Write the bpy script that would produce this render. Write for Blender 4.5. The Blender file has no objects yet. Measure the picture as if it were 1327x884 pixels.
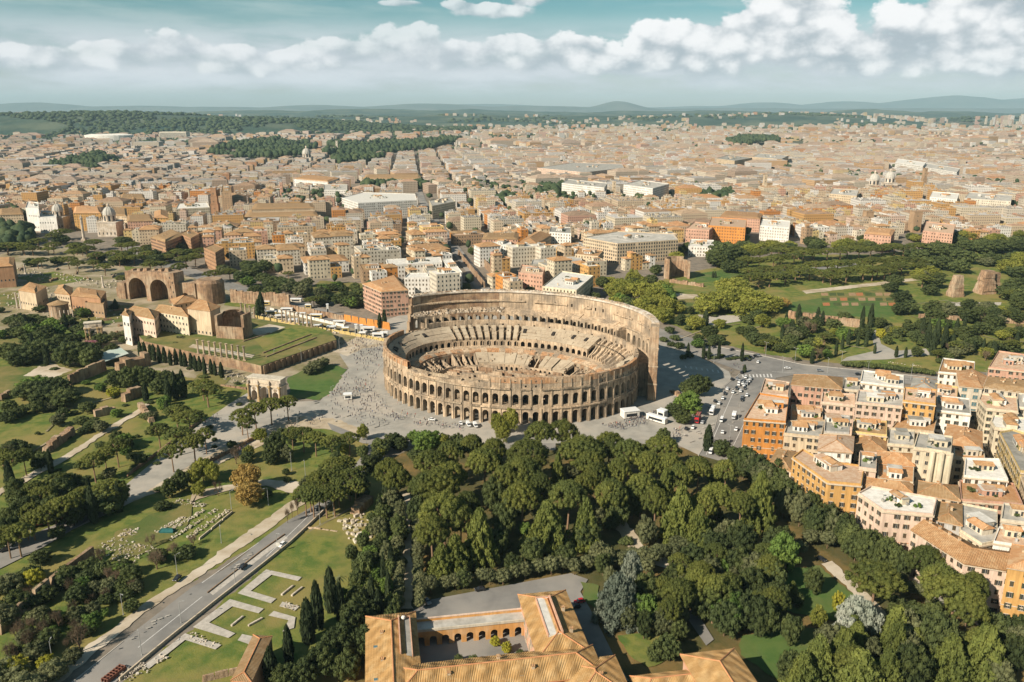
import bpy, math, random
import numpy as np
from mathutils import Vector
random.seed(7)
RNG = np.random.default_rng(7)
PI = math.pi
rad = math.radians
S = bpy.context.scene
COL = S.collection

# ------------------------------------------------------------------ camera
F_PX, HOR, CAM_H = 1056.53, 140.28, 180.0          # focal length in photo pixels (1327 wide), horizon row, metres above the piazza
PITCH = math.atan((442 - HOR) / F_PX)
CP, SP = math.cos(PITCH), math.sin(PITCH)
cam = bpy.data.cameras.new('camera')
cam.sensor_width = 36.0
cam.lens = 36.0 * F_PX / 1327.0
cam.clip_start, cam.clip_end = 1.0, 120000.0
camo = bpy.data.objects.new('camera', cam)
COL.objects.link(camo)
camo.location = (0, 0, CAM_H)
camo.rotation_euler = (PI / 2 - PITCH, 0, 0)
S.camera = camo

# ------------------------------------------------------------------ render / view
S.view_settings.view_transform = 'Standard'
S.view_settings.look = 'None'
S.view_settings.exposure = 0.75
S.view_settings.gamma = 1.0
S.render.engine = 'CYCLES'
cy = S.cycles
cy.use_denoising = True
cy.max_bounces = 4
cy.diffuse_bounces = 3
cy.glossy_bounces = 1
cy.transmission_bounces = 2
cy.transparent_max_bounces = 4
cy.volume_bounces = 0
cy.caustics_reflective = cy.caustics_refractive = False
cy.sample_clamp_indirect = 4.0

# ------------------------------------------------------------------ sun
SUN_EL, SUN_AZ = rad(34), rad(230)                 # azimuth clockwise from +Y: behind the camera's left shoulder
sd = bpy.data.lights.new('sun', 'SUN')
sd.energy = 4.7
sd.angle = rad(0.5)
sd.color = (1.0, 0.89, 0.75)
so = bpy.data.objects.new('sun', sd)
COL.objects.link(so)
sv = Vector((math.sin(SUN_AZ) * math.cos(SUN_EL), math.cos(SUN_AZ) * math.cos(SUN_EL), math.sin(SUN_EL)))
so.rotation_euler = sv.to_track_quat('Z', 'Y').to_euler()
so.location = (-300, -200, 500)

# ------------------------------------------------------------------ world: sky with cumulus
class NT:
    """Small helper to write node maths as expressions."""
    def __init__(s, tree): s.t = tree
    def n(s, typ, **kw):
        nd = s.t.nodes.new(typ)
        for k, v in kw.items(): setattr(nd, k, v)
        return nd
    def put(s, sock, v):
        if isinstance(v, bpy.types.NodeSocket): s.t.links.new(v, sock)
        elif v is not None: sock.default_value = v
    def m(s, op, a, b=None, c=None, clamp=False):
        nd = s.n('ShaderNodeMath', operation=op, use_clamp=clamp)
        for i, v in enumerate((a, b, c)): s.put(nd.inputs[i], v)
        return nd.outputs[0]
    def v(s, op, a, b=None):
        nd = s.n('ShaderNodeVectorMath', operation=op)
        s.put(nd.inputs[0], a); s.put(nd.inputs[1], b)
        return nd.outputs['Value' if op in ('DOT_PRODUCT', 'LENGTH') else 'Vector']
    def xyz(s, x, y, z):
        nd = s.n('ShaderNodeCombineXYZ')
        for i, q in enumerate((x, y, z)): s.put(nd.inputs[i], q)
        return nd.outputs[0]
    def sep(s, a):
        nd = s.n('ShaderNodeSeparateXYZ'); s.put(nd.inputs[0], a)
        return nd.outputs
    def mix(s, f, a, b, blend='MIX'):
        nd = s.n('ShaderNodeMix', data_type='RGBA', blend_type=blend)
        s.put(nd.inputs[0], f)
        for i, q in ((6, a), (7, b)):
            s.put(nd.inputs[i], q if isinstance(q, bpy.types.NodeSocket) or len(q) == 4 else (*q, 1))
        return nd.outputs[2]
    def noise(s, vec, scale, detail=4, rough=0.5):
        nd = s.n('ShaderNodeTexNoise')
        s.put(nd.inputs['Vector'], vec)
        nd.inputs['Scale'].default_value = scale
        nd.inputs['Detail'].default_value = detail
        nd.inputs['Roughness'].default_value = rough
        return nd.outputs['Fac']
    def rng(s, x, a, b, c=0.0, d=1.0, smooth=True):
        nd = s.n('ShaderNodeMapRange', interpolation_type='SMOOTHSTEP' if smooth else 'LINEAR')
        for i, q in enumerate((x, a, b, c, d)): s.put(nd.inputs[i], q)
        return nd.outputs[0]

W = bpy.data.worlds.new('World')
S.world = W
W.use_nodes = True
W.node_tree.nodes.clear()
w = NT(W.node_tree)
out = w.n('ShaderNodeOutputWorld')
bg = w.n('ShaderNodeBackground')
bg.inputs['Strength'].default_value = 0.06
w.t.links.new(bg.outputs[0], out.inputs[0])
sky = w.n('ShaderNodeTexSky', sky_type='NISHITA')
sky.sun_disc = False
sky.sun_elevation, sky.sun_rotation = SUN_EL, SUN_AZ
sky.altitude, sky.air_density, sky.dust_density, sky.ozone_density = 200, 1.0, 0.6, 1.0
dirv = w.n('ShaderNodeTexCoord').outputs['Generated']
dx, dy, dz = w.sep(dirv)[0:3]
U = w.m('ARCTAN2', dx, dy)
V = dz
SKYC = dict(tint=(0.47, .75, .71), cloud_w=(10.3, 10.2, 10.2), cloud_g=(4.5, 5.1, 5.6), band=(6.6, 6.9, 7.5))
base = w.mix(1.0, sky.outputs[0], w.mix(w.rng(V, 0.0, 0.11), (.84, .88, 1.0), SKYC['tint']), 'MULTIPLY')
uv = w.xyz(U, w.m('MULTIPLY', V, 1.5), 0.0)
big = w.noise(uv, 7.0, 3)
fine = w.noise(uv, 24.0, 9, 0.66)
vor = w.n('ShaderNodeTexVoronoi', feature='SMOOTH_F1')
warp = w.n('ShaderNodeVectorMath', operation='MULTIPLY_ADD')
nz = w.n('ShaderNodeTexNoise'); nz.inputs['Scale'].default_value = 30; nz.inputs['Detail'].default_value = 4
w.t.links.new(uv, nz.inputs['Vector'])
w.t.links.new(nz.outputs['Color'], warp.inputs[0]); warp.inputs[1].default_value = (0.035, 0.035, 0)
w.t.links.new(uv, warp.inputs[2])
w.t.links.new(warp.outputs[0], vor.inputs['Vector'])
vor.inputs['Scale'].default_value = 34; vor.inputs['Smoothness'].default_value = 0.35
billow = w.m('SUBTRACT', 0.55, vor.outputs['Distance'])
def uvp(px, py): return (px - 663.5) / F_PX * 0.985, (HOR - py) / F_PX * 0.95
# cumulus heaps: photo position of each lobe, half width, half height (px)
LOBES = [(985, 46, 52, 52), (1010, 60, 60, 38), (900, 72, 66, 36), (845, 66, 40, 30), (790, 84, 60, 16), (1075, 78, 60, 26),
         (1190, 34, 60, 46), (1255, 28, 56, 52), (1130, 58, 60, 34), (1310, 50, 70, 52), (1240, 80, 120, 30),
         (520, 66, 46, 24), (450, 74, 52, 18), (600, 78, 80, 20), (690, 80, 40, 20), (548, 60, 30, 22),
         (262, 74, 44, 22), (205, 80, 52, 18), (130, 88, 60, 16), (22, 72, 36, 24), (60, 92, 60, 12), (340, 92, 50, 12),
         (640, 22, 50, 9), (600, 16, 22, 7), (680, 8, 26, 10), (525, 14, 28, 4), (730, 72, 60, 20), (660, 62, 34, 14), (410, 84, 60, 14), (1010, 22, 34, 30), (955, 52, 50, 30), (330, 80, 40, 14)]
field = None
shade = None
for (px, py, rw, rh) in LOBES:
    uu, vv = uvp(px, py)
    gr = 1.22 if px > 720 else 1.12
    ru, rv = rw / F_PX * gr, rh / F_PX * gr
    a = w.m('DIVIDE', w.m('SUBTRACT', U, uu), ru)
    b = w.m('DIVIDE', w.m('SUBTRACT', V, vv), rv)
    bs = w.m('MULTIPLY', w.m('MINIMUM', b, 0.0), 1.15)              # flatter underside
    b2 = w.m('ADD', w.m('MAXIMUM', b, 0.0), bs)
    g = w.m('SUBTRACT', 1.0, w.m('ADD', w.m('MULTIPLY', a, a), w.m('MULTIPLY', b2, b2)))
    lit = w.m('ADD', w.m('SUBTRACT', w.m('MULTIPLY', b, 0.55), w.m('MULTIPLY', a, 0.22)), 0.35)
    wt = w.m('POWER', w.m('MAXIMUM', w.m('ADD', w.m('MULTIPLY', g, 0.5), 1.0), 0.001), 7.0)
    if field is None: field, shade, wsum = g, w.m('MULTIPLY', lit, wt), wt
    else: field, shade, wsum = w.m('SMOOTH_MAX', field, g, 0.25), w.m('MULTIPLY_ADD', lit, wt, shade), w.m('ADD', wsum, wt)
shade = w.m('DIVIDE', shade, wsum)
edge = w.m('ADD', w.m('MULTIPLY', w.m('SUBTRACT', fine, 0.5), 2.3), w.m('MULTIPLY', billow, 0.8))
F = w.m('ADD', field, edge)
alpha = w.rng(F, w.rng(shade, -0.3, 0.5, -0.25, 0.1), w.rng(shade, -0.3, 0.5, 1.15, 0.42))
tone = w.m('ADD', w.m('MULTIPLY', shade, 0.75), w.m('ADD', w.m('MULTIPLY', w.m('SUBTRACT', fine, 0.5), 1.5), w.m('MULTIPLY', billow, 1.0)))
ctone = w.rng(tone, -0.12, 0.68)
ccol = w.mix(ctone, SKYC['cloud_g'], SKYC['cloud_w'])
# grey layer under the heaps, and thin high streaks
uvs = w.xyz(U, w.m('MULTIPLY', V, 5.0), 0.3)
strat = w.noise(uvs, 9.0, 5, 0.55)
bandv = w.m('MULTIPLY', w.rng(V, 0.003, 0.03), w.rng(V, 0.115, 0.05))
balpha = w.m('MULTIPLY', bandv, w.rng(strat, 0.22, 0.58, 0.35, 0.95))
uvc = w.xyz(w.m('ADD', U, w.m('MULTIPLY', V, 2.0)), w.m('MULTIPLY', V, 7.0), 1.7)
cir = w.noise(uvc, 5.0, 6, 0.6)
calpha = w.m('MULTIPLY', w.rng(cir, 0.5, 0.8, 0.0, 0.55), w.rng(V, 0.05, 0.1))
# beyond the frame the broken cumulus simply goes on
oth = w.noise(w.v('MULTIPLY', dirv, (1.0, 1.0, 2.2)), 3.2, 6, 0.58)
away = w.m('MAXIMUM', w.rng(w.m('ABSOLUTE', U), 0.62, 0.75), w.rng(V, 0.16, 0.24))
oalpha = w.m('MULTIPLY', w.m('MULTIPLY', w.rng(oth, 0.52, 0.68), away), w.m('MULTIPLY', w.rng(V, 0.02, 0.08), w.rng(V, 0.95, 0.5)))
c = w.mix(w.m('MULTIPLY', calpha, 0.8), base, (6.4, 7.3, 7.0))
c = w.mix(w.m('MULTIPLY', oalpha, 0.85), c, (7.0, 7.4, 7.1))
c = w.mix(balpha, c, w.mix(w.rng(strat, 0.35, 0.7), SKYC['band'], (8.0, 8.2, 8.7)))
c = w.mix(w.m('MULTIPLY', alpha, w.rng(U, -.12, .16, .62, .97)), c, ccol)
w.t.links.new(c, bg.inputs['Color'])

# ------------------------------------------------------------------ geometry helpers
def G(px, py, z=0.0):
    """Point of the level plane z that the photograph shows at pixel (px, py)."""
    u, r = (442 - py) / F_PX, (px - 663.5) / F_PX
    d = (r, CP + u * SP, -SP + u * CP)
    k = (z - CAM_H) / d[2]
    return Vector((d[0] * k, d[1] * k, z))
def G2(px, py, z=0.0):
    p = G(px, py, z); return (p.x, p.y)
def to_px(x, y, z=0.0):
    z -= CAM_H
    d = y * CP - z * SP
    return 663.5 + F_PX * x / d, 442 - F_PX * (y * SP + z * CP) / d
def GP(pts, z=0.0): return [G2(x, y, z) for x, y in pts]
def area2(p): return sum(p[i][0] * p[(i + 1) % len(p)][1] - p[(i + 1) % len(p)][0] * p[i][1] for i in range(len(p))) / 2
def ccw(p): return list(p) if area2(p) > 0 else list(p)[::-1]
def inside(x, y, poly):
    c = False; j = len(poly) - 1
    for i in range(len(poly)):
        xi, yi = poly[i]; xj, yj = poly[j]
        if (yi > y) != (yj > y) and x < (xj - xi) * (y - yi) / (yj - yi) + xi: c = not c
        j = i
    return c

class MB:
    def __init__(s): s.v, s.f, s.m = [], [], []
    def pts(s, ps):
        i = len(s.v); s.v.extend([tuple(p) for p in ps]); return i
    def face(s, ps, mi=0):
        i = s.pts(ps); s.f.append(tuple(range(i, i + len(ps)))); s.m.append(mi)
    def box(s, c, d, rz=0.0, mi=0, bottom=False, taper=1.0):
        x, y, z = d[0] / 2, d[1] / 2, d[2]
        ca, sa = math.cos(rz), math.sin(rz)
        P = []
        for k in (0, 1):
            t = taper if k else 1.0
            for sx, sy in ((-1, -1), (1, -1), (1, 1), (-1, 1)):
                a, b = sx * x * t, sy * y * t
                P.append((c[0] + a * ca - b * sa, c[1] + a * sa + b * ca, c[2] + k * z))
        i = s.pts(P)
        fs = [(0, 1, 5, 4), (1, 2, 6, 5), (2, 3, 7, 6), (3, 0, 4, 7), (4, 5, 6, 7)]
        if bottom: fs.append((3, 2, 1, 0))
        for q in fs: s.f.append(tuple(i + k for k in q)); s.m.append(mi)
    def prism(s, poly, z0, z1, mi=0, top=None, walls=True):
        poly = ccw(poly); n = len(poly)
        i = s.pts([(x, y, z0) for x, y in poly] + [(x, y, z1) for x, y in poly])
        if walls:
            for k in range(n):
                j = (k + 1) % n
                s.f.append((i + k, i + j, i + n + j, i + n + k)); s.m.append(mi)
        if top is not None:
            s.f.append(tuple(i + n + k for k in range(n))); s.m.append(top)
    def tube(s, p0, p1, r0, r1, n=6, mi=0, cap=False):
        p0, p1 = Vector(p0), Vector(p1)
        d = (p1 - p0).normalized()
        a = d.orthogonal().normalized(); b = d.cross(a)
        P = []
        for p, r in ((p0, r0), (p1, r1)):
            for k in range(n):
                t = 2 * PI * k / n
                P.append(p + a * (r * math.cos(t)) + b * (r * math.sin(t)))
        i = s.pts(P)
        for k in range(n):
            j = (k + 1) % n
            s.f.append((i + k, i + j, i + n + j, i + n + k)); s.m.append(mi)
        if cap: s.f.append(tuple(i + n + k for k in range(n))); s.m.append(mi)
    def lathe(s, prof, n=12, c=(0, 0, 0), mi=0, cap=True):
        i = s.pts([(c[0] + r * math.cos(2 * PI * k / n), c[1] + r * math.sin(2 * PI * k / n), c[2] + z) for r, z in prof for k in range(n)])
        for q in range(len(prof) - 1):
            for k in range(n):
                j = (k + 1) % n
                s.f.append((i + q * n + k, i + q * n + j, i + (q + 1) * n + j, i + (q + 1) * n + k)); s.m.append(mi)
        if cap: s.f.append(tuple(i + (len(prof) - 1) * n + k for k in range(n))); s.m.append(mi)
    def mesh(s, name, mats):
        me = bpy.data.meshes.new(name)
        me.from_pydata(s.v, [], s.f)
        for m_ in (mats if isinstance(mats, (list, tuple)) else [mats]): me.materials.append(m_)
        if any(s.m): me.polygons.foreach_set('material_index', s.m)
        me.update()
        return me
    def build(s, name, mats, parent=None, loc=(0, 0, 0), smooth=False, kind=None):
        me = s.mesh(name, mats)
        if smooth: me.polygons.foreach_set('use_smooth', [True] * len(me.polygons))
        return link(name, me, parent, loc, kind=kind)

def link(name, data, parent=None, loc=(0, 0, 0), rz=0.0, scale=None, kind=None):
    o = bpy.data.objects.new(name, data)
    COL.objects.link(o)
    if parent is not None: o.parent = parent
    o.location = loc
    if rz: o.rotation_euler = (0, 0, rz)
    if scale is not None: o.scale = scale
    if kind: o['kind'] = kind
    return o
def np_mesh(name, v, f, mat, smooth=False):
    """Triangle mesh from numpy arrays."""
    me = bpy.data.meshes.new(name)
    v = np.asarray(v, dtype=np.float32); f = np.asarray(f, dtype=np.int32)
    me.vertices.add(len(v)); me.vertices.foreach_set('co', v.ravel())
    me.loops.add(f.size); me.loops.foreach_set('vertex_index', f.ravel())
    k = f.shape[1]
    me.polygons.add(len(f))
    me.polygons.foreach_set('loop_start', np.arange(0, f.size, k, dtype=np.int32))
    me.polygons.foreach_set('loop_total', np.full(len(f), k, dtype=np.int32))
    for m_ in (mat if isinstance(mat, (list, tuple)) else [mat]): me.materials.append(m_)
    if smooth: me.polygons.foreach_set('use_smooth', np.ones(len(f), dtype=bool))
    me.update(calc_edges=True)
    return me

REG = []                                               # things whose label is finished at the end (see the last section)
def tag(o, label, cat, group=None):
    o['label'] = label; o['category'] = cat
    if group: o['group'] = group
    return o
def reg(o, label, cat, group, share=False):
    tag(o, label, cat, group); REG.append((o, label, share)); return o
def thing(name, label, cat, loc=(0, 0, 0), rz=0.0, group=None):
    o = link(name, None, None, loc, rz)
    return tag(o, label, cat, group)
def struct(name, o):
    o['kind'] = 'structure'; return o

# ------------------------------------------------------------------ materials
MATS = {}
def M(name, c1, c2=None, scale=0.3, c3=None, scale3=0.05, rough=0.92, bump=0.0, bscale=None, rnd=0.0, streak=0.0, detail=5, lo=0.35, hi=0.65, spec=0.15, local=False, emit=None):
    if name in MATS: return MATS[name]
    m = bpy.data.materials.new(name); m.use_nodes = True
    t = NT(m.node_tree); t.t.nodes.clear()
    o = t.n('ShaderNodeOutputMaterial'); b = t.n('ShaderNodeBsdfPrincipled')
    t.t.links.new(b.outputs[0], o.inputs[0])
    b.inputs['Roughness'].default_value = rough
    b.inputs['Specular IOR Level'].default_value = spec
    pos = t.n('ShaderNodeTexCoord').outputs['Object'] if local else t.n('ShaderNodeNewGeometry').outputs['Position']
    if c2 is None: col = t.mix(0.0, c1, c1)
    else: col = t.mix(t.rng(t.noise(pos, scale, detail, 0.6), lo, hi), c1, c2)
    if c3 is not None: col = t.mix(t.rng(t.noise(t.v('ADD', pos, (31., 17., 5.)), scale3, 4, 0.6), 0.42, 0.66), col, c3)
    if streak:
        st = t.noise(t.v('MULTIPLY', pos, (1.0, 1.0, 0.08)), 0.9, 4, 0.65)
        col = t.mix(1.0, col, t.mix(t.rng(st, 0.3, 0.7), (1 - streak,) * 3, (1 + streak * .35,) * 3), 'MULTIPLY')
    if rnd:
        r = t.n('ShaderNodeObjectInfo').outputs['Random']
        col = t.mix(1.0, col, t.mix(r, (1 - rnd, 1 - rnd, 1 - rnd * 1.2), (1 + rnd, 1 + rnd * .9, 1 + rnd * .6)), 'MULTIPLY')
    t.put(b.inputs['Base Color'], col)
    if bump:
        bp = t.n('ShaderNodeBump'); bp.inputs['Strength'].default_value = 1.0; bp.inputs['Distance'].default_value = bump
        t.put(bp.inputs['Height'], t.noise(pos, bscale or scale * 4, 5, 0.65)); t.t.links.new(bp.outputs[0], b.inputs['Normal'])
    if emit:
        b.inputs['Emission Color'].default_value = (*emit, 1); b.inputs['Emission Strength'].default_value = 1
    MATS[name] = m
    return m
def tile_mat(name, c1, c2, c3, pitch=0.55, rnd=0.12):
    """Terracotta: streaks and courses that follow the slope of each roof plane."""
    if name in MATS: return MATS[name]
    m = bpy.data.materials.new(name); m.use_nodes = True
    t = NT(m.node_tree); t.t.nodes.clear()
    o = t.n('ShaderNodeOutputMaterial'); b = t.n('ShaderNodeBsdfPrincipled')
    t.t.links.new(b.outputs[0], o.inputs[0])
    b.inputs['Roughness'].default_value = 0.9; b.inputs['Specular IOR Level'].default_value = 0.1
    g = t.n('ShaderNodeNewGeometry'); pos, nor = g.outputs['Position'], g.outputs['True Normal']
    tan = t.v('NORMALIZE', t.v('CROSS_PRODUCT', nor, (0.0, 0.02, 1.0)))
    down = t.v('CROSS_PRODUCT', nor, tan)
    a, d = t.v('DOT_PRODUCT', pos, tan), t.v('DOT_PRODUCT', pos, down)
    streak = t.noise(t.xyz(t.m('MULTIPLY', a, 2.2), t.m('MULTIPLY', d, 0.25), 0.0), 1.0, 4, 0.6)
    blotch = t.noise(pos, 0.3, 6, 0.7)
    col = t.mix(t.rng(streak, 0.3, 0.7), c1, c2)
    col = t.mix(t.rng(blotch, 0.42, 0.68), col, c3)
    row = t.m('SINE', t.m('MULTIPLY', a, 2 * PI / pitch))
    col = t.mix(1.0, col, t.mix(t.rng(row, -1.0, 0.2), (.84, .83, .82), (1.0, 1.0, 1.0)), 'MULTIPLY')
    r = t.n('ShaderNodeObjectInfo').outputs['Random']
    col = t.mix(1.0, col, t.mix(r, (1 - rnd,) * 3, (1 + rnd, 1 + rnd * .9, 1 + rnd * .7)), 'MULTIPLY')
    t.put(b.inputs['Base Color'], col)
    bp = t.n('ShaderNodeBump'); bp.inputs['Distance'].default_value = 0.06
    t.put(bp.inputs['Height'], t.m('ADD', row, t.m('MULTIPLY', streak, 2.0))); t.t.links.new(bp.outputs[0], b.inputs['Normal'])
    MATS[name] = m
    return m

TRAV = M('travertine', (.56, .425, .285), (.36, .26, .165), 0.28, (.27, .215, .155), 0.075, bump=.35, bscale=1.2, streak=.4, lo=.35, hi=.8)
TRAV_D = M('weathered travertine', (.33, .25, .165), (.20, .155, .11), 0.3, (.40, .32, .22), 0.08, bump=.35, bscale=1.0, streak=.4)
BRICK = M('roman brick', (.37, .235, .14), (.24, .155, .095), 0.35, (.40, .30, .20), 0.09, bump=.4, bscale=.8, streak=.45)
BRICK_D = M('worn brick', (.30, .19, .11), (.20, .13, .085), 0.3, (.37, .27, .17), 0.09, bump=.35, bscale=.9, streak=.3)
PALE = M('pale marble', (.55, .46, .35), (.40, .33, .25), 0.5, (.62, .55, .46), 0.1, streak=.3)
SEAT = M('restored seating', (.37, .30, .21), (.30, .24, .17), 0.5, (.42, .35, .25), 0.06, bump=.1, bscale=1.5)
DARK = M('painted opening shade', (.035, .030, .026))  # near-black colour painted in for the shade inside openings
GLASS = M('window glass', (.035, .042, .045), rough=.25, spec=.5)
SHUT = M('brown shutters', (.085, .055, .035), (.05, .05, .035), .7, rnd=.3)
SHUT_G = M('green shutters', (.06, .075, .05), (.05, .05, .035), .7, rnd=.3)
TRIM = M('stone trim', (.55, .46, .34), (.47, .38, .27), .8)
CONC = M('grey roof felt', (.34, .33, .31), (.26, .25, .23), .4, (.42, .40, .37), .12, rnd=.25)
WHITEROOF = M('white terrace', (.62, .60, .56), (.50, .48, .44), .4, rnd=.15)
REDROOF = M('terrace tiles', (.42, .27, .18), (.50, .38, .28), .5, rnd=.2)
ASPH = M('asphalt', (.17, .163, .15), (.22, .21, .19), .10, (.27, .25, .22), .03, rough=.85, bump=.03, bscale=2.)
COBB = M('basalt cobbles', (.27, .255, .22), (.34, .32, .275), .12, (.39, .35, .29), .035, rough=.8, bump=.04, bscale=2.5)
DUST = M('pale dust', (.43, .36, .26), (.34, .27, .18), .14, (.52, .45, .35), .05, bump=.05, bscale=1.)
FORUM = M('forum earth', (.27, .22, .145), (.17, .155, .07), .09, (.36, .30, .21), .04, bump=.1, bscale=.8)
DIRT = M('brown earth', (.30, .215, .125), (.22, .155, .09), .12, (.36, .28, .17), .04, bump=.1, bscale=.8)
GRASS = M('spring grass', (.078, .122, .025), (.170, .175, .042), .16, (.22, .18, .060), .028, bump=.15, bscale=1.2)
LAWN = M('mown lawn', (.058, .112, .026), (.085, .135, .034), .15, (.115, .135, .042), .04, bump=.1, bscale=1.5)
MEADOW = M('dry meadow', (.15, .14, .045), (.20, .165, .06), .12, (.085, .115, .03), .05, bump=.15, bscale=1.)
WOODFLOOR = M('wood floor', (.06, .065, .022), (.10, .085, .035), .1, (.19, .125, .045), .05, bump=.2, bscale=.8)
PAVE = M('stone strip', (.36, .33, .28), (.46, .42, .36), .6, bump=.05, bscale=2.)
STONE = M('loose stone', (.42, .37, .29), (.30, .26, .20), .6, (.60, .55, .46), .2, rnd=.2)
BARK = M('bark', (.13, .085, .05), (.19, .13, .08), 1.5, local=True)
BARKP = M('pine bark', (.20, .125, .075), (.27, .18, .11), 1.0, local=True)
METAL = M('lamp metal', (.30, .30, .28), rough=.5, spec=.4)
TILES = tile_mat('terracotta tiles', (.45, .26, .125), (.36, .20, .095), (.50, .33, .18))
TILES_O = tile_mat('orange tiles', (.52, .28, .13), (.43, .23, .11), (.56, .38, .22))
TILES_B = tile_mat('brown tiles', (.36, .23, .115), (.28, .175, .085), (.40, .28, .16))
def leaf(name, a, b, c=None, rnd=.22, tr=.0):
    q = lambda t_: None if t_ is None else tuple(min(.5, v * 1.42) for v in t_)
    new = 'leaves ' + name not in MATS
    m = M('leaves ' + name, q(a), q(b), 0.22, q(c), 0.05, rough=.75, rnd=rnd, spec=.12, lo=.3, hi=.7)
    if new:                                              # leaves let some light through
        t = NT(m.node_tree); nd = m.node_tree.nodes; pb = next(n for n in nd if n.type == 'BSDF_PRINCIPLED'); o = next(n for n in nd if n.type == 'OUTPUT_MATERIAL')
        tb = t.n('ShaderNodeBsdfTranslucent'); t.t.links.new(pb.inputs['Base Color'].links[0].from_socket, tb.inputs[0])
        mx = t.n('ShaderNodeMixShader'); mx.inputs[0].default_value = .36
        t.t.links.new(pb.outputs[0], mx.inputs[1]); t.t.links.new(tb.outputs[0], mx.inputs[2]); t.t.links.new(mx.outputs[0], o.inputs[0])
    return m

# ================================================================== ground, roads, lawns
def base_mat():
    m = bpy.data.materials.new('city ground'); m.use_nodes = True
    t = NT(m.node_tree); t.t.nodes.clear()
    o = t.n('ShaderNodeOutputMaterial'); b = t.n('ShaderNodeBsdfPrincipled'); t.t.links.new(b.outputs[0], o.inputs[0])
    b.inputs['Roughness'].default_value = 0.95; b.inputs['Specular IOR Level'].default_value = 0.1
    pos = t.n('ShaderNodeNewGeometry').outputs['Position']
    near = t.mix(t.rng(t.noise(pos, .12, 5, .6), .35, .65), (.16, .14, .11), (.24, .20, .155))
    land = t.mix(t.rng(t.noise(pos, .0011, 6, .6), .44, .56), (.045, .065, .03), (.17, .15, .085))
    land = t.mix(t.rng(t.noise(pos, .006, 5, .65), .5, .62), land, (.035, .055, .027))
    land = t.mix(t.rng(t.noise(pos, .02, 4, .7), .60, .68), land, (.34, .30, .25))
    y = t.sep(pos)[1]
    t.put(b.inputs['Base Color'], t.mix(t.rng(y, 3600., 5200.), near, land))
    return m
mb = MB()
xs = [-70000, -9000, -2500, -700, 700, 2500, 9000, 70000]
ys = [-9000, -400, 200, 700, 1500, 4000, 12000, 75000]
for i in range(7):
    for j in range(7):
        mb.face([(xs[i], ys[j], 0), (xs[i + 1], ys[j], 0), (xs[i + 1], ys[j + 1], 0), (xs[i], ys[j + 1], 0)])
struct('ground', mb.build('ground', base_mat()))

LAYER = [0.02]
SOFT = [GRASS, LAWN, MEADOW, DUST, DIRT, WOODFLOOR, FORUM]
def sheet(name, px, mat, z=None, world=None):
    """A flat region of the ground, outlined by what the photograph shows of it."""
    if z is None: LAYER[0] += 0.004; z = LAYER[0]
    P = ccw(world if world else GP(px, 0.0))
    if mat in SOFT and not world:                          # soft ground has a ragged border
        Q = []
        for i, a in enumerate(P):
            a, b = Vector(a), Vector(P[(i + 1) % len(P)]); n = min(60, max(1, int((b - a).length / 2.2))); nn = (b - a).normalized().orthogonal()
            w_ = 0.0
            for k in range(n):
                w_ = .6 * w_ + random.gauss(0, .45) if 0 < k < n - 1 else 0.0
                q = a.lerp(b, k / n) + nn * w_; Q.append((q.x, q.y))
        P = Q
    mb = MB(); mb.face([(x, y, z) for x, y in P])
    return struct(name, mb.build(name, mat))
def ribbon(pts, wd, mat, name, px=True):
    """A strip of constant width along a line of ground points."""
    P = [Vector(G2(*p)) if px else Vector(p) for p in pts]
    L, R = [], []
    for i, p in enumerate(P):
        d = (P[min(i + 1, len(P) - 1)] - P[max(i - 1, 0)]).normalized(); n = Vector((-d.y, d.x)) * wd / 2
        L.append((p + n)[:]); R.append((p - n)[:])
    LAYER[0] += 0.004
    mb = MB()
    for i in range(len(P) - 1):
        mb.face([(*R[i], LAYER[0]), (*R[i + 1], LAYER[0]), (*L[i + 1], LAYER[0]), (*L[i], LAYER[0])])
    return struct(name, mb.build(name, mat))
def kerb(pts, mat, name='kerb', wd=.35, h=.14, px=True, closed=False):
    P = [Vector(G2(*p)) if px else Vector(p) for p in pts]
    if closed: P.append(P[0])
    mb = MB()
    for a, b in zip(P[:-1], P[1:]):
        c = (a + b) / 2; d = b - a
        mb.box((c.x, c.y, 0), (d.length, wd, h + LAYER[0]), math.atan2(d.y, d.x))
    return struct(name, mb.build(name, mat))

# large areas
sheet('grass_slope', [(-60, 470), (60, 430), (170, 440), (256, 470), (330, 500), (320, 540), (250, 600), (160, 660), (60, 720), (-120, 820)], GRASS)
sheet('grass_slope', [(40, 884), (-200, 900), (-150, 700), (60, 690), (150, 660), (262, 606), (345, 560), (420, 545), (480, 575), (500, 600), (470, 640), (360, 690), (230, 765)], GRASS)
sheet('grass_slope', [(140, 900), (230, 830), (340, 735), (420, 668), (478, 610), (520, 600), (530, 640), (520, 720), (500, 800), (470, 900)], GRASS)
sheet('ruin_ground', [(-60, 440), (0, 330), (60, 315), (170, 340), (330, 380), (440, 410), (500, 420), (500, 470), (420, 480), (300, 500), (200, 480), (60, 470)], FORUM)
sheet('wood_floor', [(505, 595), (560, 572), (650, 572), (880, 580), (965, 585), (1010, 615), (1075, 680), (1180, 740), (1300, 810), (1420, 900), (1420, 960), (440, 960), (480, 800), (500, 700)], WOODFLOOR)
sheet('hill_park', [(790, 392), (830, 372), (880, 356), (960, 340), (1000, 330), (1130, 330), (1240, 318), (1340, 300), (1420, 300), (1420, 482), (1240, 482), (1190, 482), (1040, 466), (985, 458), (930, 445), (862, 418)], GRASS)
sheet('lawn', [(1085, 382), (1150, 374), (1180, 382), (1172, 402), (1075, 402), (1030, 392)], MEADOW)
sheet('lawn', [(1000, 395), (1075, 385), (1160, 392), (1185, 400), (1150, 412), (1040, 408)], LAWN)
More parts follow.
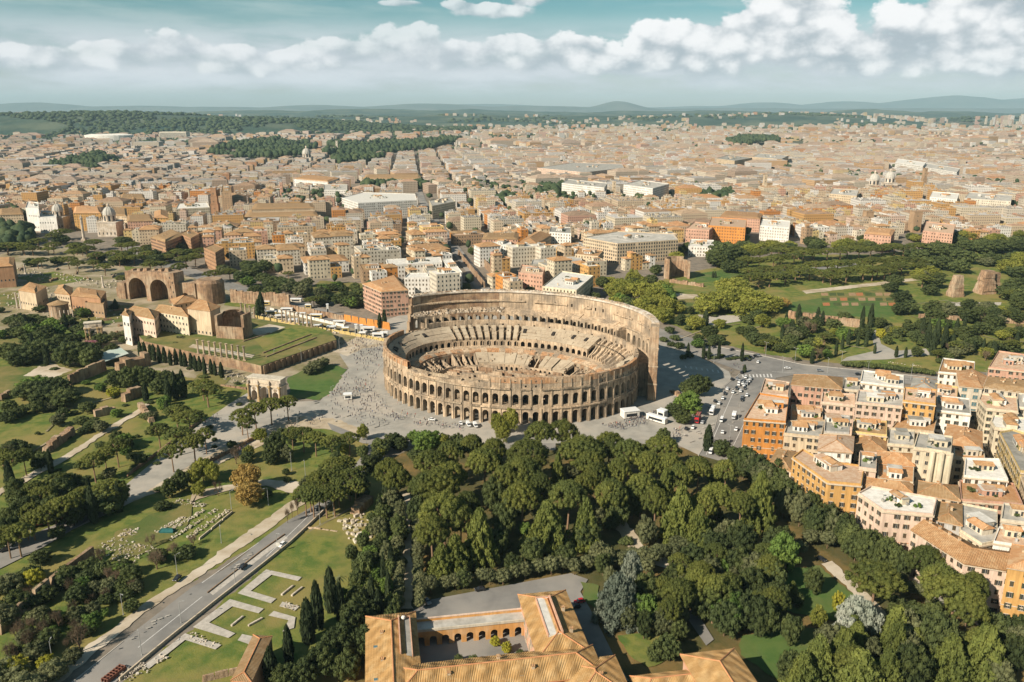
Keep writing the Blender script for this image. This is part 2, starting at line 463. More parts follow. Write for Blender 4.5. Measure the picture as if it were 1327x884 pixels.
sheet('lawn', [(905, 355), (945, 348), (968, 354), (935, 365), (898, 366)], LAWN)
# flower garden beds on the park terrace
BEDM = [M('bed soil', (.26, .17, .09), (.33, .22, .12), .3), M('bed hedge', (.05, .075, .025), (.08, .10, .03), .3), M('bed red', (.40, .13, .06), (.30, .16, .06), .5)]
for k in range(26):
    r, c_ = divmod(k, 9)
    x = 1062 + c_ * 12 + r * 2 + random.uniform(-2, 2); y = 379.5 + r * 6.5
    if x > 1166: continue
    sheet('flower_bed', [(x, y), (x + 9, y - .2), (x + 10, y + 3.8), (x + 1, y + 4)], BEDM[[0, 1, 1, 0, 2, 1, 0][k % 7]])
sheet('park_path', [(1040, 377), (1190, 360), (1195, 363), (1045, 381)], DUST)
sheet('park_path', [(985, 352), (1060, 346), (1110, 340), (1112, 344), (1062, 351), (990, 357)], ASPH)
sheet('park_path', [(905, 408), (958, 409), (962, 416), (925, 422), (905, 417)], PAVE)
sheet('park_path', [(1128, 428), (1136, 428), (1142, 446), (1160, 455), (1200, 452), (1206, 460), (1150, 466), (1090, 468), (1098, 463), (1134, 455)], COBB)
sheet('park_path', [(1230, 392), (1298, 392), (1296, 397), (1232, 397)], PAVE)
sheet('park_ground', [(780, 400), (835, 378), (905, 382), (905, 398), (860, 404)], DUST)
sheet('park_ground', [(845, 390), (915, 386), (912, 399), (850, 402)], MEADOW)

# the avenue past the forums
ribbon([(500, 430), (440, 414), (370, 392), (300, 372), (240, 350), (190, 330), (160, 316)], 22, ASPH, 'avenue')
for q in ([(20, 360), (70, 352), (120, 362), (60, 372)], [(0, 380), (30, 376), (40, 392), (0, 398)], [(95, 400), (160, 396), (170, 416), (100, 425)], [(160, 345), (230, 352), (240, 362), (170, 360)], [(60, 420), (120, 430), (100, 440), (40, 432)], [(300, 384), (330, 388), (330, 400), (290, 396)], [(415, 364), (475, 368), (480, 384), (430, 388), (395, 380)], [(10, 425), (60, 425), (40, 445), (-20, 450)], [(262, 482), (300, 490), (290, 500), (250, 494)]): sheet('grass_patch', q, GRASS if random.random() < .6 else MEADOW)
# square round the amphitheatre, roads
sheet('square', [(320, 510), (352, 526), (378, 521), (415, 520), (433, 497), (452, 478), (440, 460), (470, 432), (500, 415), (560, 395), (800, 398), (862, 432), (905, 462), (945, 482), (958, 520), (930, 560), (905, 590), (880, 578), (820, 575), (640, 575), (540, 572), (470, 566), (425, 548), (385, 542), (345, 562), (270, 600), (228, 622), (150, 662), (60, 702), (0, 734), (-60, 760), (-60, 730), (50, 690), (91, 672), (150, 640), (190, 606), (262, 548), (300, 522)], COBB)
sheet('dusty_walk', [(346, 560), (385, 540), (430, 542), (478, 560), (476, 566), (420, 556), (386, 556), (330, 582), (262, 612), (200, 640), (170, 650), (235, 610), (290, 580)], DUST)
sheet('dusty_walk', [(430, 455), (470, 432), (500, 425), (500, 448), (470, 452), (450, 462)], DUST)
sheet('lawn', [(373, 490), (417, 470), (450, 479), (431, 507), (414, 519), (375, 516)], LAWN)
sheet('road', [(424, 548), (470, 566), (540, 570), (640, 575), (720, 575), (720, 584), (640, 583), (540, 579), (470, 575), (430, 558)], ASPH)
sheet('road', [(905, 590), (925, 555), (938, 500), (962, 482), (905, 462), (858, 443), (836, 428), (848, 424), (930, 449), (985, 460), (1040, 472), (1200, 488), (1420, 503), (1420, 518), (1200, 500), (1030, 486), (1006, 490), (988, 520), (972, 580), (1000, 610), (980, 625), (940, 600)], ASPH)
sheet('road', [(60, 930), (100, 879), (177, 817), (249, 761.5), (304, 731), (340, 699), (372, 676), (410, 654), (445, 622), (470, 590), (480, 572), (505, 576), (495, 600), (470, 618), (438, 641), (416, 665), (374.6, 703.5), (340, 731), (276, 782), (215, 831), (155, 881), (95, 930)], ASPH)
sheet('white_path', [(20, 905), (52, 880), (124, 830.6), (193, 778), (229, 756), (276, 723), (340, 676), (372, 653), (395, 640), (402, 645), (378, 664), (340, 693), (235, 762), (155, 822), (91, 876), (50, 910)], DUST)
sheet('median', [(271, 768), (340, 714.6), (369, 695), (373, 698), (344, 719), (276, 772)], PAVE)
kerb([(269, 769.5), (338, 715.5), (369, 693.5)], BRICK_D, h=.5)
kerb([(155, 882.5), (215, 832.5), (276, 783.5), (341, 732.5), (376, 704.5), (417, 666), (440, 642)], TRIM, h=1.0, wd=.5)
kerb([(64, 905), (100, 880.5), (160, 832)], PAVE)
WHITE = M('road paint', (.62, .60, .56), (.45, .44, .41), .8)
for a, b in (((179, 840), (262, 774)), ((262, 756), (335, 704)), ((345, 722), (420, 650)), ((915, 590), (952, 505)), ((940, 600), (978, 520)), ((1000, 482), (1200, 494)), ((20, 715), (92, 684)), ((500, 573), (640, 579))):
    ribbon([a, b], .3, WHITE, 'road_marking')
for k in range(9):                                     # zebra bars at the junction
    x = 962 + k * 4.6
    ribbon([(x, 486.0 - k * .1), (x + 1.2, 489.5)], 1.0, WHITE, 'zebra_bar')
for k in range(7):
    ribbon([(888 + k * 7, 474.6 + k * 1.0), (889.3 + k * 7, 477.6 + k * 1.0)], 1.0, WHITE, 'zebra_bar')
kerb([(930, 449.5), (985, 461), (1040, 473), (1200, 489)], PAVE)
kerb([(905, 591), (926, 556), (939, 501), (961, 483)], PAVE)
# white ring line laid in the square, and the paving apron round the ring
ribbon([(496, 470), (480, 490), (478, 508), (492, 524), (520, 538), (560, 548), (620, 558)], 1.0, PAVE, 'paving_line')
ribbon([(478, 508), (505, 515)], .8, PAVE, 'paving_line')
ribbon([(520, 532), (541, 527)], .8, PAVE, 'paving_line')
# Palatine side
sheet('hill_path', [(-20, 640), (0, 634), (91, 586), (141, 554), (179, 531), (190, 522), (194, 525), (182, 536), (144, 559), (94, 592), (0, 643), (-20, 652)], DUST)
sheet('dry_terrace', [(-60, 500), (0, 476), (60, 468), (110, 478), (62, 496), (20, 505), (-60, 530)], MEADOW)
sheet('dry_terrace', [(60, 470), (95, 480), (70, 490), (30, 488)], DUST)
sheet('park_path', [(244, 668), (250, 640), (290, 630), (345, 622), (385, 625), (420, 632), (392, 644), (345, 630), (290, 638), (252, 650)], DUST)
sheet('meadow', [(150, 690), (235, 650), (250, 655), (240, 690), (180, 720), (140, 730)], MEADOW)
sheet('meadow', [(395, 690), (440, 670), (478, 640), (510, 660), (500, 720), (450, 760), (420, 740)], GRASS)
sheet('road', [(-60, 735), (0, 714), (50, 690), (91, 673), (130, 655), (140, 660), (100, 684), (60, 708), (0, 738), (-60, 765)], ASPH)
# paved outlines of vanished buildings in the grass
for q in ([(345, 739), (391, 749), (386, 754), (352, 746), (325, 767), (358, 777), (351, 783), (308, 770)],
          [(298, 777.5), (342, 790), (335, 796), (301, 787), (271, 808), (305, 822), (296, 828), (250, 814)],
          [(240, 822), (287, 837), (279, 843), (240, 830.5), (193, 868), (186, 864)],
          [(366, 781), (388, 787), (383, 792), (362, 787)],
          [(355, 793), (383, 801), (381, 815), (366, 820), (374, 805), (348, 799)],
          [(314, 823), (328, 826), (328, 838), (308, 831)]):
    sheet('paved_outline', q, PAVE)
# grounds of the convent and the garden at right
sheet('car_park', [(520, 800), (560, 778), (740, 744), (762, 752), (752, 768), (770, 800), (800, 860), (815, 884), (540, 884), (500, 850)], ASPH)
sheet('garden_path', [(520, 790), (522, 640), (531, 640), (536, 790)], DUST)
sheet('garden_path', [(795, 680), (812, 678), (838, 712), (872, 728), (868, 738), (832, 732), (815, 712)], DUST)
sheet('lawn', [(1021, 738), (1062, 734), (1114, 779), (1085, 806), (1050, 800), (1013, 790), (1005, 760)], LAWN)
sheet('lawn', [(960, 826), (1000, 815), (1060, 815), (1080, 830), (1040, 870), (1010, 884), (960, 850)], LAWN)
sheet('lawn', [(752, 755), (776, 760), (772, 790), (756, 776)], LAWN)
sheet('lawn', [(800, 825), (880, 820), (885, 850), (840, 866), (815, 850)], GRASS)
sheet('garden_path', [(1064, 732), (1078, 728), (1128, 774), (1150, 800), (1210, 830), (1190, 850), (1130, 812), (1112, 778)], DUST)
sheet('garden_path', [(1070, 700), (1050, 690), (1000, 640), (1006, 632), (1060, 684), (1090, 705)], DIRT)
sheet('garden_path', [(885, 795), (900, 790), (925, 830), (915, 838)], ASPH)
sheet('street', [(1090, 690), (1105, 672), (1165, 720), (1230, 760), (1330, 815), (1330, 850), (1210, 778), (1140, 735)], COBB)
sheet('street', [(1262, 505), (1276, 505), (1290, 560), (1345, 650), (1345, 690), (1315, 640), (1270, 560)], ASPH)
# worn tracks in the grass
for pts in ([(470, 650), (440, 668), (400, 690)], [(60, 560), (90, 530), (150, 515)], [(20, 600), (60, 575), (110, 552)], [(960, 430), (1000, 420), (1050, 440), (1120, 452)], [(1180, 410), (1230, 425), (1290, 440), (1327, 444)], [(880, 440), (920, 425), (960, 420)], [(1180, 395), (1225, 390), (1300, 405)]):
    ribbon(pts, 1.3, FORUM, 'worn_track')
for _ in range(60):                                    # patches and repairs in the paving and roads
    x, y = random.choice([(random.uniform(400, 500), random.uniform(500, 555)), (random.uniform(130, 330), 0), (random.uniform(930, 970), random.uniform(490, 570)), (random.uniform(880, 920), random.uniform(545, 575))])
    if y == 0: y = 855 - (x - 130) * .70 + random.uniform(-4, 4)
    a, b = random.uniform(2, 7), random.uniform(.6, 1.6); sheet('paving_patch', [(x, y), (x + a, y - a * .3), (x + a + b, y - a * .3 + b), (x + b, y + b)], random.choice([ASPH, COBB, PAVE]))

# ================================================================== the amphitheatre
ECX, ECY, EA, EB, EPH = -2.296, 517.648, 96.874, 77.21, -0.3404
CE, SE = math.cos(EPH), math.sin(EPH)
def EP(t, off, z):
    x, y = (EA - off) * math.cos(t), (EB - off) * math.sin(t)
    return (ECX + x * CE - y * SE, ECY + x * SE + y * CE, z)
NB = 80
_tt = np.linspace(0, 2 * PI, 7201)
_L = np.concatenate([[0], np.cumsum(np.hypot(np.diff((EA - 8) * np.cos(_tt)), np.diff((EB - 8) * np.sin(_tt))))])
TB = np.interp(np.linspace(0, _L[-1], NB + 1), _L, _tt)              # bay joints, equal along the ring
def deg(i): return math.degrees(TB[i % NB])
ARENA = thing('amphitheatre', 'vast ruined oval stone amphitheatre with tiers of arches, partly collapsed outer wall', 'amphitheatre')
R1 = random.Random(3)
ATTIC = M('patched attic brick', (.46, .25, .12), (.36, .20, .11), .3, (.47, .35, .23), .08, bump=.3, bscale=1.0, streak=.45)

def bay(mb, t0, t1, o0, o1, z0, z1, wf=.58, zs=None, sill=0.0, ztop=None, mi=0, mi_in=0, n=8, back=True, hole=True, flat=False):
    """One bay of an arcade between two joints: piers, arch, reveal, back face and ragged or level top."""
    def Q(s, k, z): return EP(t0 + (t1 - t0) * s, o0 + (o1 - o0) * k, z)
    zt = ztop or (lambda s: z1)
    if not hole:
        N = 4
        for i in range(N):
            a, b = i / N, (i + 1) / N
            mb.face([Q(a, 0, z0), Q(b, 0, z0), Q(b, 0, zt(b)), Q(a, 0, zt(a))], mi)
            mb.face([Q(b, 1, z0), Q(a, 1, z0), Q(a, 1, zt(a)), Q(b, 1, zt(b))], mi)
            mb.face([Q(a, 0, zt(a)), Q(b, 0, zt(b)), Q(b, 1, zt(b)), Q(a, 1, zt(a))], mi)
        return
    sl, sr = .5 - wf / 2, .5 + wf / 2
    span = (Vector(Q(1, 0, 0)) - Vector(Q(0, 0, 0))).length * wf
    zb = z0 + sill
    zs = zs if zs is not None else z1 - 2.2 - span / 2
    pr = [(sl, zb)]
    if flat: pr += [(sl, zs), (sr, zs)]
    else:
        for k in range(n + 1):
            a = PI - PI * k / n
            pr.append((.5 + wf / 2 * math.cos(a), zs + span / 2 * math.sin(a)))
    pr.append((sr, zb))
    for k, flip in ((0, False), (1, True)):
        if k == 1 and not back: break
        def F(ps):
            ps = [Q(s, k, z) for s, z in ps]
            mb.face(ps[::-1] if flip else ps, mi)
        F([(0, z0), (sl, z0), (sl, zt(sl)), (0, zt(0))])
        F([(sr, z0), (1, z0), (1, zt(1)), (sr, zt(sr))])
        if sill: F([(sl, z0), (sr, z0), (sr, zb), (sl, zb)])
        for (s0, a), (s1, b) in zip(pr[1:-2], pr[2:-1]): F([(s0, a), (s1, b), (s1, zt(s1)), (s0, zt(s0))])
    for (s0, a), (s1, b) in zip(pr[:-1], pr[1:]):
        mb.face([Q(s0, 0, a), Q(s0, 1, a), Q(s1, 1, b), Q(s1, 0, b)], mi_in)
    if sill: mb.face([Q(sl, 0, zb), Q(sr, 0, zb), Q(sr, 1, zb), Q(sl, 1, zb)], mi_in)
    for a, b in ((0, sl), (sl, sr), (sr, 1)):
        mb.face([Q(a, 0, zt(a)), Q(b, 0, zt(b)), Q(b, 1, zt(b)), Q(a, 1, zt(a))], mi)
def block(mb, t0, t1, o0, o1, z00, z01, z10, z11, mi=0, top=None, ends=True):
    """Solid between two radii; z00/z01 = bottom/top at o0, z10/z11 = bottom/top at o1."""
    A, B, C_, D = EP(t0, o0, z00), EP(t1, o0, z00), EP(t1, o1, z10), EP(t0, o1, z10)
    a, b, c, d = EP(t0, o0, z01), EP(t1, o0, z01), EP(t1, o1, z11), EP(t0, o1, z11)
    top = mi if top is None else top
    mb.face([a, b, c, d], top)
    mb.face([A, B, b, a], mi); mb.face([C_, D, d, c], mi)
    if ends: mb.face([D, A, a, d], mi); mb.face([B, C_, c, b], mi)
def apart(mb, name, mats, kind=None): return mb.build(name, mats, ARENA, kind=kind)

O2, O2B = 11.1, 14.2
for i in range(NB):
    t0, t1 = TB[i], TB[i + 1]
    dg = math.degrees((t0 + t1) / 2)
    # ---- second ring: two arcades all the way round, attic above
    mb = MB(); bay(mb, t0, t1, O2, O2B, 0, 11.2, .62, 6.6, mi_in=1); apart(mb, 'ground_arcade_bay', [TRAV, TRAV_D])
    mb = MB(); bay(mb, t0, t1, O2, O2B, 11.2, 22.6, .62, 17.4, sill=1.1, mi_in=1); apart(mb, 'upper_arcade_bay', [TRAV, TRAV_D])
    gap = 238 < dg < 277
    jag = [R1.uniform(-.5, .35) for _ in range(6)]
    if gap:
        zt = lambda s, j=jag, d=dg: 24.6 + 1.6 * j[int(s * 4.99)] + (1.0 if d > 262 else 0)
        mb = MB(); bay(mb, t0, t1, O2, O2B - .8, 22.6, 25, .5, 22.9, ztop=zt, hole=R1.random() < .35, flat=True); apart(mb, 'broken_attic_bay', [TRAV])
    else:
        lower = 120 < dg < 172
        ztop = 29.4 if not 150 < dg < 172 else 26.0
        zt = lambda s, j=jag, z=ztop: z + .45 * j[int(s * 4.99)]
        mb = MB()
        far = dg < 172
        if far:
            bay(mb, t0, t1, O2, O2B - 1.4, 22.6, ztop, .22, 26.6, sill=2.6, ztop=zt, mi=1, mi_in=2, flat=True, hole=i % 2 == 0)
        else:
            bay(mb, t0, t1, O2 + .05, O2B - 1, 22.6, 25.9, .2, 24.8, sill=.9, mi=0, mi_in=2, flat=True, hole=R1.random() < .4)
            bay(mb, t0, t1, O2 - .05, O2B - 1.2, 25.9, ztop, .2, 28.2, sill=.8, ztop=zt, mi=1, mi_in=2, flat=True, hole=R1.random() < .35)
        apart(mb, 'attic_bay', [TRAV, ATTIC if not far else TRAV, TRAV_D])
    # engaged columns and cornices (weathered: some have gone)
    if dg > 172 or dg < 20:
        for z0, h, p in ((0.0, 10.4, .5), (11.6, 10.0, .5)):
            if R1.random() < .93:
                dt = .075 * (t1 - t0)
                mb = MB(); block(mb, t0 - dt, t0 + dt, O2 - p, O2 + .1, z0, z0 + h, z0, z0 + h); apart(mb, 'half_column', [TRAV])
        for z0, pr in ((10.3, .75), (22.0, .7)):
            if R1.random() < .86:
                mb = MB(); block(mb, t0, t1, O2 - pr - R1.uniform(0, .35), O2 + .1, z0, z0 + R1.uniform(.7, 1.2), z0, z0 + 1.0); apart(mb, 'cornice', [TRAV_D if R1.random() < .4 else TRAV])
        if not gap and R1.random() < .8 and dg > 172:
            mb = MB(); dt = .05 * (t1 - t0); block(mb, t0 - dt, t0 + dt, O2 - .4, O2 + .1, 23.2, 28.4, 23.2, 28.4); apart(mb, 'pilaster', [TRAV])
    # gallery inside the ring: inner wall with its own arches, floor slabs
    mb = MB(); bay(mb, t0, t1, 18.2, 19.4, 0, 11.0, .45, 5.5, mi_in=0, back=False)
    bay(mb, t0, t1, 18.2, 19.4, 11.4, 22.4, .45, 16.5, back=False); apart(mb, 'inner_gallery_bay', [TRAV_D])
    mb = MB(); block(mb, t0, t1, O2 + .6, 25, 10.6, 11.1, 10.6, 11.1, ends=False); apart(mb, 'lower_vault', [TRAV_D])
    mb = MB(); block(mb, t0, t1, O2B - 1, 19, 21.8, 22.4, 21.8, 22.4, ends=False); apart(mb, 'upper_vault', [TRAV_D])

# ---- surviving outer wall (far side): three arcades, attic with small windows, ragged crown
LASTDEG = 158.5
outer = [i for i in range(NB) if deg(i) >= 6.0 and math.degrees(TB[i + 1]) <= LASTDEG]
for i in outer:
    t0, t1 = TB[i], TB[i + 1]; dg = math.degrees((t0 + t1) / 2)
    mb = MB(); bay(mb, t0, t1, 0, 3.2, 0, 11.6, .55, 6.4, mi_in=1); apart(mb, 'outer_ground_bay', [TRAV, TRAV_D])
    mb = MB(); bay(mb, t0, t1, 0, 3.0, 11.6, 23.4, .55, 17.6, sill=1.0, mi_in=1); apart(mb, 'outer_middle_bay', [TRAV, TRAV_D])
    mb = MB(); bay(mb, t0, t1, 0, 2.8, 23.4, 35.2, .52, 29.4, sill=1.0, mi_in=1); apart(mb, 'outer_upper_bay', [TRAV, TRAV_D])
    jag = [R1.uniform(-.4, .5) for _ in range(6)]
    zt = lambda s, j=jag: 49.4 + .9 * j[int(s * 4.99)]
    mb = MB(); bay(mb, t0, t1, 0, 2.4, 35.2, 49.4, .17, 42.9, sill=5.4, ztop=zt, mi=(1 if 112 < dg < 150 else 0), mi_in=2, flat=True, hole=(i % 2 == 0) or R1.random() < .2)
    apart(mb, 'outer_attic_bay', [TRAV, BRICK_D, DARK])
    mb = MB(); block(mb, t0, t1, -1.0, 3.3, 48.4, 49.6 + .5 * jag[0], 48.2, 49.3 + .5 * jag[1]); apart(mb, 'crown_course', [PALE])
    for z0 in (11.0, 22.8, 34.6):
        mb = MB(); block(mb, t0, t1, -.8, .1, z0, z0 + 1.1, z0, z0 + 1.1); apart(mb, 'outer_cornice', [TRAV])
    mb = MB(); dt = .09 * (t1 - t0)
    for z0, h in ((0, 10.8), (12.2, 10.4), (24, 10.4), (35.8, 12.4)): block(mb, t0 - dt, t0 + dt, -.7, .1, z0, z0 + h, z0, z0 + h)
    apart(mb, 'outer_half_column', [TRAV])
    # ledges on the inside of the wall
    for z0, d_ in ((35.0, 1.6), (41.5, .8)):
        if R1.random() < .85:
            mb = MB(); block(mb, t0, t1, 2.3, 2.4 + d_ + R1.uniform(0, .5), z0, z0 + .9, z0 - .3, z0 + .7); apart(mb, 'inner_ledge', [TRAV])
    # structure between the outer wall and the second ring
    mb = MB(); dt = .12 * (t1 - t0)
    if dg > 44:
        block(mb, t0, t1, 3.0, 10.6, 22.8, 23.4, 22.8, 23.4, ends=False); apart(mb, 'gallery_floor', [TRAV_D]); mb = MB()
        zj = R1.uniform(-.8, .8)
        block(mb, t0, t1, 2.6, 8.7, 32.8, 36.4 + zj, 32.8, 34.3 + .5 * zj, top=0)
        apart(mb, 'terrace_vault', [TRAV, TRAV_D])
        mb = MB(); bay(mb, t0, t1, 7.9, 8.8, 23.4, 34.2, .55, 30.0, sill=2.0, mi_in=1); apart(mb, 'terrace_arch', [BRICK_D if 112 < dg < 135 else TRAV, TRAV_D])
    else:
        block(mb, t0, t1, 3.0, 10.6, 22.2, 22.8, 21.8, 22.4, ends=False); apart(mb, 'gallery_floor', [TRAV_D])
    mb = MB(); block(mb, t0 - dt, t0 + dt, 3.0, 10.9, 0, 22.6 if dg < 44 else 33, 0, 22.4 if dg < 44 else 33); apart(mb, 'radial_pier', [TRAV_D])

# ends of the outer wall: brick buttress at the right, sloping spur at the left
ta, tb = rad(3.6), TB[outer[0]]
mb = MB(); block(mb, ta, tb, -1.2, 4.2, 0, 49.2, 0, 49.2, 0, 1)
for z in (11.0, 22.8, 34.6): block(mb, ta - .002, tb, -1.6, 4.5, z, z + .9, z, z + .9, 1)
apart(mb, 'brick_buttress', [BRICK, TRAV])
te = TB[outer[-1] + 1]
mb = MB()
for k in range(9):
    a, b = te + k * .012, te + (k + 1) * .012
    zz = 48.6 - 5.6 * (k + .6) ** 1.03
    block(mb, a, b, 0, 3.0, 0, zz + 2.8, 0, zz + 2.8)
apart(mb, 'sloping_spur', [BRICK_D])

# ---- seating bowl
def zone(dg):
    dg %= 360
    if 16 < dg < 52: return 'ribs'
    if 100 < dg < 142: return 'slots'
    if 142 <= dg < 200: return 'solid_shade'
    return 'solid'
for i in range(NB):
    t0, t1 = TB[i], TB[i + 1]; dg = math.degrees((t0 + t1) / 2); zn = zone(dg); dt = t1 - t0
    lowz = 19.0
    def slope(mb, a, b, steps=4, top=0):
        for k in range(steps):
            o0 = 14.0 + 11 * k / steps; o1 = 14.0 + 11 * (k + 1) / steps
            e0, e1 = R1.uniform(-.35, .3), R1.uniform(-.35, .3); z0, z1 = 26.0 + e0 - (26 - lowz) * k / steps, 26.0 + e1 - (26 - lowz) * (k + 1) / steps
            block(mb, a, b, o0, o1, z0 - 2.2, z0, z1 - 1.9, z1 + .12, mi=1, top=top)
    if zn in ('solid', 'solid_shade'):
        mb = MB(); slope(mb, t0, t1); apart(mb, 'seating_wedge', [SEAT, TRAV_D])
        mb = MB(); bay(mb, t0, t1, 24.2, 25.3, 13.2, 19.2, .6, 15.6, mi_in=1, n=6); apart(mb, 'bowl_arch', [TRAV, TRAV_D])
        if R1.random() < .34:                # dark blocks painted in as the shade of doorways in the slope
            c_ = (t0 + t1) / 2
            mb = MB(); block(mb, c_ - .2 * dt, c_ + .2 * dt, 17, 20, 21, 24.6, 21, 23.4, 0); apart(mb, 'doorway_shade', [DARK])
    elif zn == 'slots':
        mb = MB(); slope(mb, t0 + .42 * dt, t1); apart(mb, 'seating_wedge', [SEAT, TRAV_D])
        mb = MB(); bay(mb, t0, t1, 24.2, 25.3, 13.2, 17.4, .55, 15.6, mi_in=1, n=6); apart(mb, 'bowl_arch', [TRAV, TRAV_D])
        mb = MB(); block(mb, t0 + .36 * dt, t0 + .48 * dt, 14, 25, 11, 25.4, 11, 19.4); block(mb, t1 - .1 * dt, t1, 14, 25, 11, 25.2, 11, 19.2); apart(mb, 'radial_wall', [TRAV])
    else:
        mb = MB()
        for (a, b, h) in ((.0, .2, 0), (.55, .72, -1.2)):
            zs_ = [25.6 + h, 24.0 + R1.uniform(-.6, .8) + h, 20.6 + R1.uniform(-.8, .8) + h, 18.4 + R1.uniform(-1, .6) + h, 16.0 + h]
            for k in range(4):
                block(mb, t0 + a * dt, t0 + b * dt, 14 + 2.9 * k, 16.9 + 2.9 * k, 10, zs_[k], 10, zs_[k + 1])
        apart(mb, 'radial_wall', [TRAV])
    mb = MB(); block(mb, t0, t1, 25.3, 30.5, 12.2, 13.5, 11.6, 12.9, ends=False); apart(mb, 'upper_walkway', [TRAV]); mb = MB(); block(mb, t0, t1, 30.5, 34.2, 11.6, 12.9, 10.0, 11.6, ends=False, mi=1); apart(mb, 'walkway', [TRAV, ATTIC if i % 3 else TRAV])
    mb = MB(); bay(mb, t0, t1, 34.0, 35.0, 0.1, 10.6, .42, 7.6, sill=3.0, mi=1, mi_in=1, n=5, back=True); apart(mb, 'bowl_wall', [TRAV, BRICK_D if i % 2 else TRAV_D])
    if 52 < dg < 128 and not 78 < dg < 86:
        mb = MB(); e0 = R1.uniform(-.5, .5); block(mb, t0 + (.25 * dt if R1.random() < .25 else 0), t1, 34.4, 44.5, 8.6, 10.9 + e0, 4.4, 6.4 + e0); apart(mb, 'lower_seating', [SEAT])
    else:
        if R1.random() < .8:
            mb = MB(); h = R1.uniform(5, 9.5); block(mb, t0 + .1 * dt, t0 + .32 * dt, 35, 44, .1, h + 1.5, .1, h * R1.uniform(.4, .8)); apart(mb, 'lower_rib', [TRAV])
    mb = MB(); bay(mb, t0, t1, 44.4, 45.2, .1, 4.6 if R1.random() < .6 else 5.2, .5, 2.8, n=5, mi_in=1); apart(mb, 'podium_bay', [TRAV, TRAV_D])
# arena: floor, and the stubs of the cells under it
mb = MB(); mb.face([EP(t, 45, .3) for t in np.linspace(0, 2 * PI, 49)[:-1]]); apart(mb, 'arena_floor', [DIRT])
for k in range(-11, 12):
    o = k * 2.2
    half = math.sqrt(max(0, 1 - (o / 30) ** 2)) * 46
    x = -half
    while x < half - 4:
        L = R1.uniform(5, 14)
        if R1.random() < .8:
            cx_, cy_ = x + L / 2, o
            h = R1.uniform(2.5, 6.2)
            mb = MB(); mb.box((ECX + cx_ * CE - cy_ * SE, ECY + cx_ * SE + cy_ * CE, .3), (min(L, half - x), .9, h), EPH); apart(mb, 'cell_wall', [TRAV if R1.random() < .6 else BRICK])
        x += L + R1.uniform(1, 3)
# rubble on the terraces and wall tops
mb = MB()
for _ in range(900):
    dg = R1.uniform(46, 157); t = rad(dg)
    if dg > 108 and R1.random() < .75: o, z = R1.uniform(3.2, 8.4), 34.4 + R1.uniform(0, .6)
    else: o, z = R1.uniform(-.6, 2.2), 49.0
    if o > 3: z = 36.3 - (o - 2.6) * .33
    p = EP(t, o, z - .3); s = R1.uniform(.5, 1.7)
    mb.box(p, (s, s * R1.uniform(.6, 1.2), s * R1.uniform(.5, 1.0)), R1.uniform(0, 3), R1.randrange(3), taper=.8)
for _ in range(380):
    t = rad(R1.uniform(0, 360)); o = R1.choice([R1.uniform(14, 25), R1.uniform(26, 34), R1.uniform(35, 45)]); z = 25.6 - (o - 14) * .63 if o < 25 else 13.3 - (o - 26) * .22 if o < 34 else 10.4 - (o - 35) * .45
    s = R1.uniform(.4, 1.5); mb.box(EP(t, o, z - .2), (s, s * R1.uniform(.5, 1.5), s * R1.uniform(.5, 1.3)), R1.uniform(0, 3), R1.randrange(1, 3), taper=.8)
apart(mb, 'rubble', [PALE, TRAV, TRAV_D], 'stuff')

# ================================================================== trees: crowns of many leaf faces, shared by alike trees
L_PINE = leaf('umbrella pine', (.092, .106, .026), (.132, .138, .034), (.066, .082, .025))
L_CEDAR = leaf('cedar', (.110, .130, .034), (.150, .165, .042), (.085, .105, .030))
L_BLUE = leaf('blue cedar', (.135, .155, .115), (.20, .215, .165), (.10, .12, .09), rnd=.1)
L_CYP = leaf('cypress', (.036, .050, .024), (.052, .068, .030), (.028, .040, .020), rnd=.2)
L_OAK = leaf('holm oak', (.060, .078, .030), (.092, .108, .036), (.046, .062, .025), rnd=.25)
L_SPRING = leaf('spring green', (.17, .18, .035), (.23, .225, .05), (.13, .145, .03), rnd=.15)
L_FRESH = leaf('fresh green', (.095, .15, .035), (.13, .18, .04), (.07, .115, .028), rnd=.15)
L_OLIVE = leaf('grey green', (.10, .11, .055), (.14, .145, .07), (.075, .085, .04), rnd=.2)
L_GOLD = leaf('golden', (.30, .20, .06), (.38, .26, .085), (.24, .16, .05), rnd=.1)
L_SILVER = leaf('silver', (.27, .29, .23), (.36, .37, .30), (.20, .22, .17), rnd=.05)
L_TWIG = leaf('bare twigs', (.15, .11, .075), (.20, .15, .10), (.11, .085, .055), rnd=.2)
L_PINK = leaf('pink blossom', (.36, .13, .16), (.45, .20, .22), rnd=.1)
L_YEL = leaf('yellow green', (.26, .25, .03), (.33, .30, .045), (.19, .20, .03), rnd=.1)

